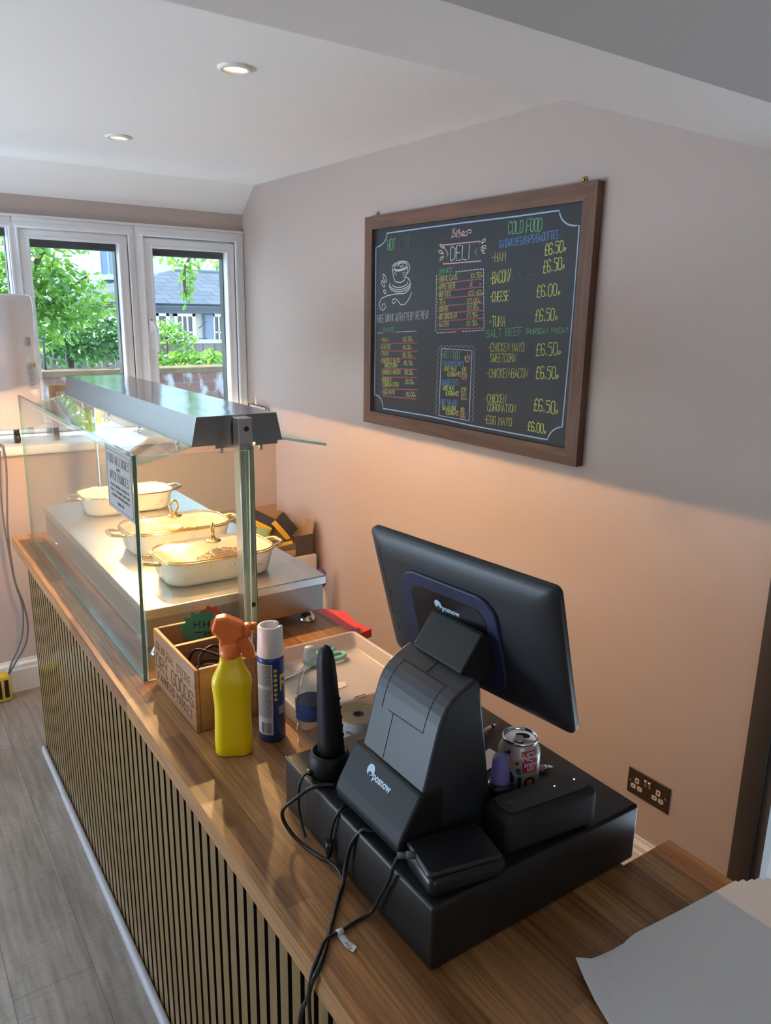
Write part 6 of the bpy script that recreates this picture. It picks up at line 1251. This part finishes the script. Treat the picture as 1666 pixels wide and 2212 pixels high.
('d', 0.004, [(0.846, 1.829), (0.8502, 1.8219), (0.8523, 1.8402), (0.8565, 1.8331), (0.8598, 1.8374), (0.8633, 1.8391), (0.867, 1.8372), (0.8709, 1.8337), (0.8745, 1.8329), (0.8784, 1.8298), (0.8817, 1.8332), (0.8857, 1.8271), (0.8883, 1.8393), (0.8931, 1.8233), (0.8949, 1.8444), (0.8997, 1.8292), (0.9027, 1.8357), (0.9064, 1.8327), (0.9091, 1.8433), (0.9126, 1.8423), (0.9173, 1.8281), (0.9211, 1.8245), (0.9232, 1.8407), (0.9274, 1.832), (0.9312, 1.828), (0.9346, 1.8279)]),
('d', 0.003, [(0.6477, 1.8116), (0.65, 1.8121), (0.6524, 1.8104), (0.6553, 1.802), (0.657, 1.8112), (0.6596, 1.8073), (0.6623, 1.8009), (0.6643, 1.8059), (0.6667, 1.804), (0.6687, 1.8084), (0.6713, 1.8039), (0.6737, 1.8021), (0.6754, 1.8117), (0.6782, 1.803)])]

m_board = mat('blackboard', (0.026, 0.029, 0.034), 0.42, spec=0.35, var=0.25, vscale=3); m_bframe = wood('stained_pine', (0.10, 0.045, 0.028), (0.19, 0.095, 0.06), (6, 3, 46), 0.5)
m_bframev = wood('stained_pine_upright', (0.10, 0.045, 0.028), (0.19, 0.095, 0.06), (6, 46, 3), 0.5)
BY = 1.938; mbd = thing('menu_board', 'wood-framed chalkboard menu of hot food, drinks and cold food on the wall', 'menu board', (0, BY, 1.2571))
L0, L1, Z0, Z1, FW = 1.3521-BY, 2.5244-BY, 0.0, 0.8164, 0.050
def bpart(mb, name, m, parent=None, fix=True): return mb.build(name, m, parent or mbd, fix=fix)
bpart(MB().box((-0.017, L0+0.03, 0.03), (-0.006, L1-0.03, Z1-0.03)), 'panel', m_board)
bpart(MB().prism([(L0, Z1), (L1, Z1), (L1-FW, Z1-FW), (L0+FW, Z1-FW)], 0, -0.030, -0.001), 'frame_rail', m_bframe); bpart(MB().prism([(L0, Z0), (L1, Z0), (L1-FW, Z0+FW), (L0+FW, Z0+FW)], 0, -0.030, -0.001), 'frame_rail', m_bframe)
bpart(MB().prism([(L0, Z0+.0005), (L0, Z1-.0005), (L0+FW, Z1-FW-.0005), (L0+FW, Z0+FW+.0005)], 0, -0.030, -0.001), 'frame_stile', m_bframev); bpart(MB().prism([(L1, Z0+.0005), (L1, Z1-.0005), (L1-FW, Z1-FW-.0005), (L1-FW, Z0+FW+.0005)], 0, -0.030, -0.001), 'frame_stile', m_bframev)
m_brass = mat('brass', (0.55, 0.40, 0.20), 0.35, 0.9)
for y in (2.473, 1.425):
    bpart(MB().rbox((-0.006, y-BY-0.010, Z1-0.01), (-0.003, y-BY+0.010, Z1+0.014), 0.001).cyl((0, 0, 0), 0.0085, 0.003, 16, 0, Matrix.Translation((-0.003, y-BY, Z1+0.012)) @ Matrix.Rotation(-PI/2, 4, 'Y')).cyl((0, 0, 0), 0.004, 0.006, 12, 0, Matrix.Translation((-0.005, y-BY, Z1+0.011)) @ Matrix.Rotation(-PI/2, 4, 'Y')), 'hanging_tab', m_brass)
CK = {'y': ((0.58, 0.60, 0.16), 'yellow'), 'g': ((0.18, 0.46, 0.24), 'green'), 'w': ((0.62, 0.62, 0.66), 'white'), 'b': ((0.15, 0.32, 0.62), 'blue'), 'b2': ((0.36, 0.50, 0.66), 'pale blue'), 'p': ((0.58, 0.36, 0.36), 'pink'), 'd': ((0.10, 0.12, 0.13), 'dull smudged'), 'r': ((0.60, 0.14, 0.22), 'red'), 'c': ((0.58, 0.60, 0.46), 'cream'), 'k': ((0.24, 0.22, 0.27), 'mauve'), 'o': ((0.45, 0.32, 0.20), 'tan')}
pb = lambda s, t_, hh: (-0.0172-hh, 2.5244-s-BY, t_-1.2571)
cm_ = {k: mat('chalk_pen_'+nm.replace(' ', '_'), c_, 0.7, spec=0.2) for k, (c_, nm) in CK.items()}
for (tx, s0, z0, s1, z1, h_, c_) in TEXTS:
    q = MB(); hand(q, tx, s0, z0, s1, z1, h_, 0.0018 if h_ < 0.03 else 0.0029, pb, 0.08, th=0.0004); bpart(q, 'lettering', cm_[c_])['label'] = CK[c_][1]+' hand lettering'
BK = {}; n_b2 = n_p = 0
for (c_, w_, P_) in LINES:
    if c_ == 'w': nm = ('dashed_rule' if P_[0][0] < 0.42 else 'dashed_frame') if len(P_) == 2 and w_ == 0.003 else 'cup_sketch'
    elif c_ == 'b2': nm = ('box_outline', 'border_line')[min(n_b2, 1)]; n_b2 += 1
    elif c_ == 'p': nm = ('banner', 'name_script')[min(n_p, 1)]; n_p += 1
    else: nm = {'r': 'wavy_underline', 'c': 'leaf_drop', 'k': 'scalloped_edge', 'o': 'plant_sketch', 'd': 'smudge'}[c_]
    if nm in ('dashed_frame', 'dashed_rule', 'cup_sketch', 'name_script', 'plant_sketch'): BK.setdefault((nm, c_), MB()).strip(P_, w_, pb, 0.0004)
    else: q = MB(); q.strip(P_, w_*0.8, pb, 0.0004); bpart(q, nm, cm_[c_])['label'] = CK[c_][1]+' drawn line'
for (nm, c_), q in BK.items(): bpart(q, nm, cm_[c_])['label'] = CK[c_][1]+' drawn lines'

so = thing('wall_socket', 'dark double wall socket with white inserts beside the cash drawer', 'socket', (0, 1.0, 0.281))
bpart2 = lambda mb, n_, m_: mb.build(n_, m_, so)
bpart2(MB().rbox((-0.005, -0.0734, 0), (-0.0005, 0.0732, 0.0856), 0.0015, 1, smooth=False), 'plate', mat('dark_bronze_plate', (0.062, 0.043, 0.030), 0.4, 0.4))
ins = MB(); sl_ = MB()
for yc in (0.039, -0.036):
    for (dy, z, w_, h_) in ((0, 0.051, 0.0075, 0.0095), (0.0115, 0.029, 0.0088, 0.0075), (-0.0115, 0.029, 0.0088, 0.0075)):
        ins.loft([[(-0.0049, x, y) for x, y in rrect(w_, h_, 0.0045, 4, (yc+dy, z))], [(-0.0058, x, y) for x, y in rrect(w_, h_, 0.0045, 4, (yc+dy, z))]], smooth=False)
        if h_ > 0.009: sl_.box((-0.0061, yc+dy-0.002, z-0.004), (-0.0057, yc+dy+0.002, z+0.004))
        else: sl_.box((-0.0061, yc+dy-0.0035, z-0.0012), (-0.0057, yc+dy+0.0035, z+0.0012))
bpart2(ins, 'white_insert', mat('socket_white', (0.62, 0.55, 0.46), 0.4)); bpart2(sl_, 'pin_hole', m_groove)
for y in (0.008, -0.006): bpart2(MB().prism([(-0.005, 0.047), (-0.0105, 0.068), (-0.0085, 0.070), (-0.005, 0.070)], 1, y-0.0045, y+0.0045), 'rocker_switch', mat('bronze_switch', (0.30, 0.23, 0.16), 0.35, 0.6))
bpart2(MB().cyl((0, 0, 0), 0.0035, 0.0012, 14, 0, Matrix.Translation((-0.0048, 0.0625, 0.044)) @ Matrix.Rotation(-PI/2, 4, 'Y')).cyl((0, 0, 0), 0.0035, 0.0012, 14, 0, Matrix.Translation((-0.0048, -0.0610, 0.044)) @ Matrix.Rotation(-PI/2, 4, 'Y')), 'screw', mat('bronze_switch'))

# ================================================================== WINDOW SILL
m_ac = mat('white_appliance', (0.74, 0.72, 0.74), 0.16, coat=0.5)
ac = thing('air_conditioner', 'tall white portable air conditioner on castors on the left of the sill', 'air conditioner', (-1.33, 3.53, 1.13))
def acring(z, g=0.0):
    P = [(-1.205, 3.425), (-1.098, 3.520), (-1.105, 3.660), (-1.600, 3.660), (-1.600, 3.425)]; c_ = Vector((-1.35, 3.54)); out = []
    for i in range(5):
        a, b_, c2 = Vector(P[i-1]), Vector(P[i]), Vector(P[(i+1) % 5]); r = (0.045, 0.012, 0.03, 0.03, 0.03)[i]
        p0 = b_+(a-b_).normalized()*r; p2 = b_+(c2-b_).normalized()*r
        for k in range(5):
            t_ = k/4; q_ = p0*(1-t_)**2+b_*2*t_*(1-t_)+p2*t_*t_; q_ = q_+(c_-q_).normalized()*g; out.append((q_.x+1.33, q_.y-3.53, z))
    return out
MB().loft([acring(0.060, 0.02), acring(0.068, 0.0), acring(0.60, 0.0), acring(0.622, 0.004), acring(0.630, 0.02)]).build('casing', m_ac, ac)
for x, y in ((-1.228, 3.455), (-1.54, 3.455), (-1.14, 3.62), (-1.54, 3.62)):
    MB().cyl((x+1.33-0.011, y-3.53, 0.0225), 0.0225, 0.022, 20, 0, Matrix.Translation((x+1.33-0.011, y-3.53, 0.0225)) @ Matrix.Rotation(PI/2, 4, 'Y') @ Matrix.Translation((-(x+1.33-0.011), -(y-3.53), -0.0225))).cyl((x+1.33, y-3.53, 0.043), 0.012, 0.02, 12).build('castor', m_black, ac)
aA = Vector((-1.205+1.33, 3.425-3.53, 0)); aB = Vector((-1.098+1.33, 3.520-3.53, 0)); aX = (aB-aA).normalized(); aN = Vector((aX.y, -aX.x, 0))
pa = lambda a, b_, hh: aA+aX*a+Vector((0, 0, b_))+aN*(0.0006+hh)
def aquad(mb, a0, b0, a1, b1, mi=0, h0=0.0): mb._add([pa(a0, b0, h0), pa(a1, b0, h0), pa(a1, b1, h0), pa(a0, b1, h0)], [(0, 1, 2, 3)], mi)
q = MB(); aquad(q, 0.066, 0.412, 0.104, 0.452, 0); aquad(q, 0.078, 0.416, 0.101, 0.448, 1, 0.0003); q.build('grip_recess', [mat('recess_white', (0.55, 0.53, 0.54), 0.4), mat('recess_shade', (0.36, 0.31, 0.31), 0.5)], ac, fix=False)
q = MB(); aquad(q, 0.062, 0.225, 0.124, 0.345, 0)
z = 0.335
while z > 0.235: q.strip([(0.074, z), (random.uniform(0.095, 0.118), z)], 0.0018, pa, 0.0006, 1); z -= 0.0062
for z in (0.325, 0.312, 0.298): q.strip([(0.066, z), (0.070, z+0.006), (0.070, z), (0.066, z)], 0.001, pa, 0.0006, 1)
q._add([pa(0.106, 0.318, 0.001), pa(0.122, 0.318, 0.001), pa(0.114, 0.344, 0.001)], [(0, 1, 2)], 2); q.strip([(0.114, 0.338), (0.114, 0.322)], 0.0018, pa, 0.0014, 1)
q.build('rating_label', [mat('label_grey_white', (0.66, 0.65, 0.68), 0.5), mat('label_ink', (0.16, 0.16, 0.20), 0.6), mat('hazard_yellow', (0.75, 0.55, 0.05), 0.5)], ac, fix=False)
cdp = [(-1.36, 3.50, 1.138), (-1.32, 3.43, 1.137), (-1.303, 3.375, 1.137), (-1.3015, 3.347, 1.120), (-1.301, 3.346, 1.04), (-1.312, 3.346, 0.90), (-1.322, 3.347, 0.76), (-1.317, 3.348, 0.55), (-1.292, 3.350, 0.43), (-1.283, 3.352, 0.33), (-1.298, 3.355, 0.24), (-1.345, 3.352, 0.165), (-1.385, 3.345, 0.110), (-1.412, 3.340, 0.075)]
cp2 = [(x-0.014+0.012*math.sin(i*1.1), y-0.001, z_) for i, (x, y, z_) in enumerate(cdp)]
pcd = MB().tube(cdp, 0.0042, 10, smooth_n=6).tube(cp2[3:12]+[cdp[12]], 0.0042, 10, smooth_n=6).build('power_cord', mat('grey_cord', (0.16, 0.15, 0.15), 0.5), ac); pcd.data.transform(Matrix.Translation((1.33, -3.53, -1.13))); pcd['label'] = 'grey cord trailing down to the floor'
ys = thing('extension_socket', 'yellow and black extension socket on the floor at the left edge', 'extension socket', (-1.45, 3.33, 0), 0.1)
MB().rbox((-0.065, -0.030, 0.0), (0.065, 0.030, 0.125), 0.012, 3).build('case', mat('hazard_yellow'), ys); q = MB()
for i in range(4): q.rbox((-0.055+i*0.030, -0.032, 0.02), (-0.036+i*0.030, -0.029, 0.105), 0.002, 1)
q.build('black_inserts', m_black, ys)
pf = thing('picture_frame', 'light wooden photo frame on the sill beside the air conditioner', 'picture frame', (-0.955, 3.60, 1.13), 0)
m_lwood = wood('light_wood', (0.42, 0.27, 0.14), (0.55, 0.38, 0.21), (40, 40, 5), 0.5)
fr_ = MB(); x0, x1, zt = -0.092, 0.085, 0.232
for lo, hi in (((x0, 0, 0), (x0+0.028, 0.018, zt)), ((x1-0.028, 0, 0), (x1, 0.018, zt)), ((x0+0.028, 0, zt-0.028), (x1-0.028, 0.018, zt)), ((x0+0.028, 0, 0), (x1-0.028, 0.018, 0.028))): fr_.rbox(lo, hi, 0.002, 1)
fr_.build('frame', m_lwood, pf); MB().box((x0+0.026, 0.008, 0.026), (x1-0.026, 0.012, zt-0.026)).build('card', mat('white_card', (0.75, 0.74, 0.73), 0.6), pf)
q = MB(); pq = lambda a, b_, hh: (a, 0.0079-hh, b_)
for i in range(3): q.strip([(x0+0.034+i*0.006, zt-0.050-i*0.003), (x0+0.042+i*0.006, zt-0.040-i*0.003), (x0+0.046+i*0.006, zt-0.052-i*0.003), (x0+0.036+i*0.006, zt-0.062)], 0.0022, pq)
for i in range(2): q.strip([(x0+0.066, zt-0.042-i*0.007), (x0+0.095, zt-0.042-i*0.007)], 0.002, pq)
q.build('print', m_ink, pf)
gj = thing('glass_tumbler', 'clear glass tumbler holding crumpled white tissue on the sill', 'tumbler', (-0.972, 3.50, 1.13), 0)
MB().lathe([(0.0001, 0.002), (0.026, 0.0), (0.030, 0.070), (0.0285, 0.070), (0.0245, 0.006), (0.0001, 0.006)], 28).build('tumbler', m_pet, gj)
tb = bmesh.new(); bmesh.ops.create_icosphere(tb, subdivisions=3, radius=0.042); rnd = random.Random(4)
for v in tb.verts: v.co *= rnd.uniform(0.65, 1.15); v.co.x *= 1.35; v.co.z = v.co.z*0.8+0.082
for v in tb.verts:
    if v.co.z < 0.071: v.co.x *= 0.36; v.co.y *= 0.45; v.co.z = max(v.co.z, 0.02)
tq = MB(); tq.merge(tb, 0, None, False); props(tq.build('crumpled_tissue', mat('tissue', (0.80, 0.80, 0.80), 0.9), loc=(-0.972, 3.50, 1.13)), 'crumpled white tissue bunched in the glass tumbler on the sill', 'tissue')
tf = thing('framed_panel', 'small dark-rimmed panel lying in the right corner of the sill', 'panel', (-0.012, 3.56, 1.13), 0)
MB().rbox((-0.008, -0.10, 0), (0.006, 0.10, 0.088), 0.003).build('panel', mat('pale_panel', (0.50, 0.47, 0.45), 0.6), tf)
MB().tube([(-0.009, -0.10, 0.002), (-0.009, -0.10, 0.088), (-0.009, 0.10, 0.088), (-0.009, 0.10, 0.002)], 0.0035, 8).build('rim', mat('dark_rim', (0.04, 0.04, 0.04), 0.4), tf)

# ------------------------------------------------------------------ behind the counter, by the corner
props(MB().rbox((-0.40, 2.90, 0), (-0.045, 3.37, 0.566), 0.004).build('storage_box', mat('white_box_card', (0.62, 0.57, 0.54), 0.6)), 'white carton standing in the corner under the cardboard box', 'box')
cb = thing('cardboard_box', 'open brown cardboard box of black packets in the corner behind the food display', 'box', (-0.20, 3.10, 0.567), 0.0)
m_cardb = mat('cardboard', (0.42, 0.28, 0.165), 0.8, var=0.08); m_cardb2 = mat('printed_card', (0.075, 0.062, 0.05), 0.7)
x0, x1, y0, y1, zt = -0.17, 0.145, -0.18, 0.20, 0.125
bx_ = MB().box((x0, y0, 0), (x1, y1, 0.004)).box((x0, y1-0.004, 0), (x1, y1, zt+0.045)).box((x1-0.004, y0, 0), (x1, y1, zt-0.01)).box((x0, y0, 0), (x0+0.004, y1, zt)).box((x0, y0, 0), (x1, y0+0.004, 0.035))
bx_.build('carton', m_cardb, cb)
MB()._add([(0, 0, 0)], []) if False else None
q = MB(); q.prism([(x1-0.004, 0.0), (x1+0.004, 0.0), (x1+0.022, zt+0.03), (x1+0.016, zt+0.03)], 1, y0+0.02, y0+0.10); q.build('flap', m_cardb, cb)
q = MB(); q.prism([(0.02, 0.05), (0.10, 0.04), (0.125, 0.10), (0.12, 0.155), (0.07, 0.185), (0.02, 0.15)], 1, 0.02, 0.025); q.build('torn_flap', m_cardb, cb)
MB().box((0.05, y0-0.003, 0.0), (x1, y0+0.001, 0.10)).build('printed_front', m_cardb2, cb)
m_blk = mat('black_packet_card', (0.03, 0.028, 0.024), 0.45); m_yel = mat('yellow_packet_card', (0.78, 0.46, 0.04), 0.5)
for cx_, cy_, cz_, rx, ry, rz, hl, dp, lab in ((-0.193, 2.985, 0.687, 0.35, math.radians(50), -0.62, 0.055, 0.10, 'black packet with a broad yellow end tilted down across the cardboard box'), (-0.268, 3.06, 0.708, 0.2, math.radians(26), -0.62, 0.060, 0.10, 'black packet with a yellow end at the back left of the cardboard box'), (-0.204, 2.935, 0.634, 0.0, math.radians(-16), -0.62, 0.042, 0.085, 'black packet with a yellow edge lying low at the front of the cardboard box')):
    t = thing('packet', lab, 'packet', (cx_, cy_, cz_), 0, 'packets in the cardboard box'); t.rotation_euler = (rx, ry, rz)
    hz = 0.013 if hl > 0.05 else 0.007
    MB().rbox((-hl, 0.003, -hz), (hl, dp, hz), 0.002, 1, smooth=False).build('carton', m_blk, t); MB().rbox((-hl-0.0006, -0.002, -hz-0.0006), (hl+0.0006, 0.004, hz+0.0006), 0.001, 1, smooth=False).build('yellow_end', m_yel, t)
props(MB().rbox((-0.03, -0.03, -0.001), (0.03, 0.03, 0.001), 0.001, 1).build('green_slip', mat('green_slip', (0.22, 0.33, 0.14), 0.6), loc=(-0.296, 2.975, 0.690), rot=(0.9, 0.2, -0.5)), 'small green slip among the packets in the cardboard box', 'paper')
pb_ = thing('purple_bottle', 'purple-topped bottle standing by the wall beside the white carton', 'bottle', (-0.085, 2.80, 0), 0)
MB().lathe([(0.0001, 0), (0.036, 0), (0.038, 0.01), (0.038, 0.38), (0.022, 0.43), (0.016, 0.45), (0.0001, 0.45)], 24).build('body', mat('white_cap'), pb_)
MB().lathe([(0.0001, 0.448), (0.026, 0.448), (0.030, 0.47), (0.026, 0.512), (0.014, 0.525), (0.0001, 0.526)], 24).build('cap', mat('purple_plastic', (0.14, 0.06, 0.26), 0.4), pb_)
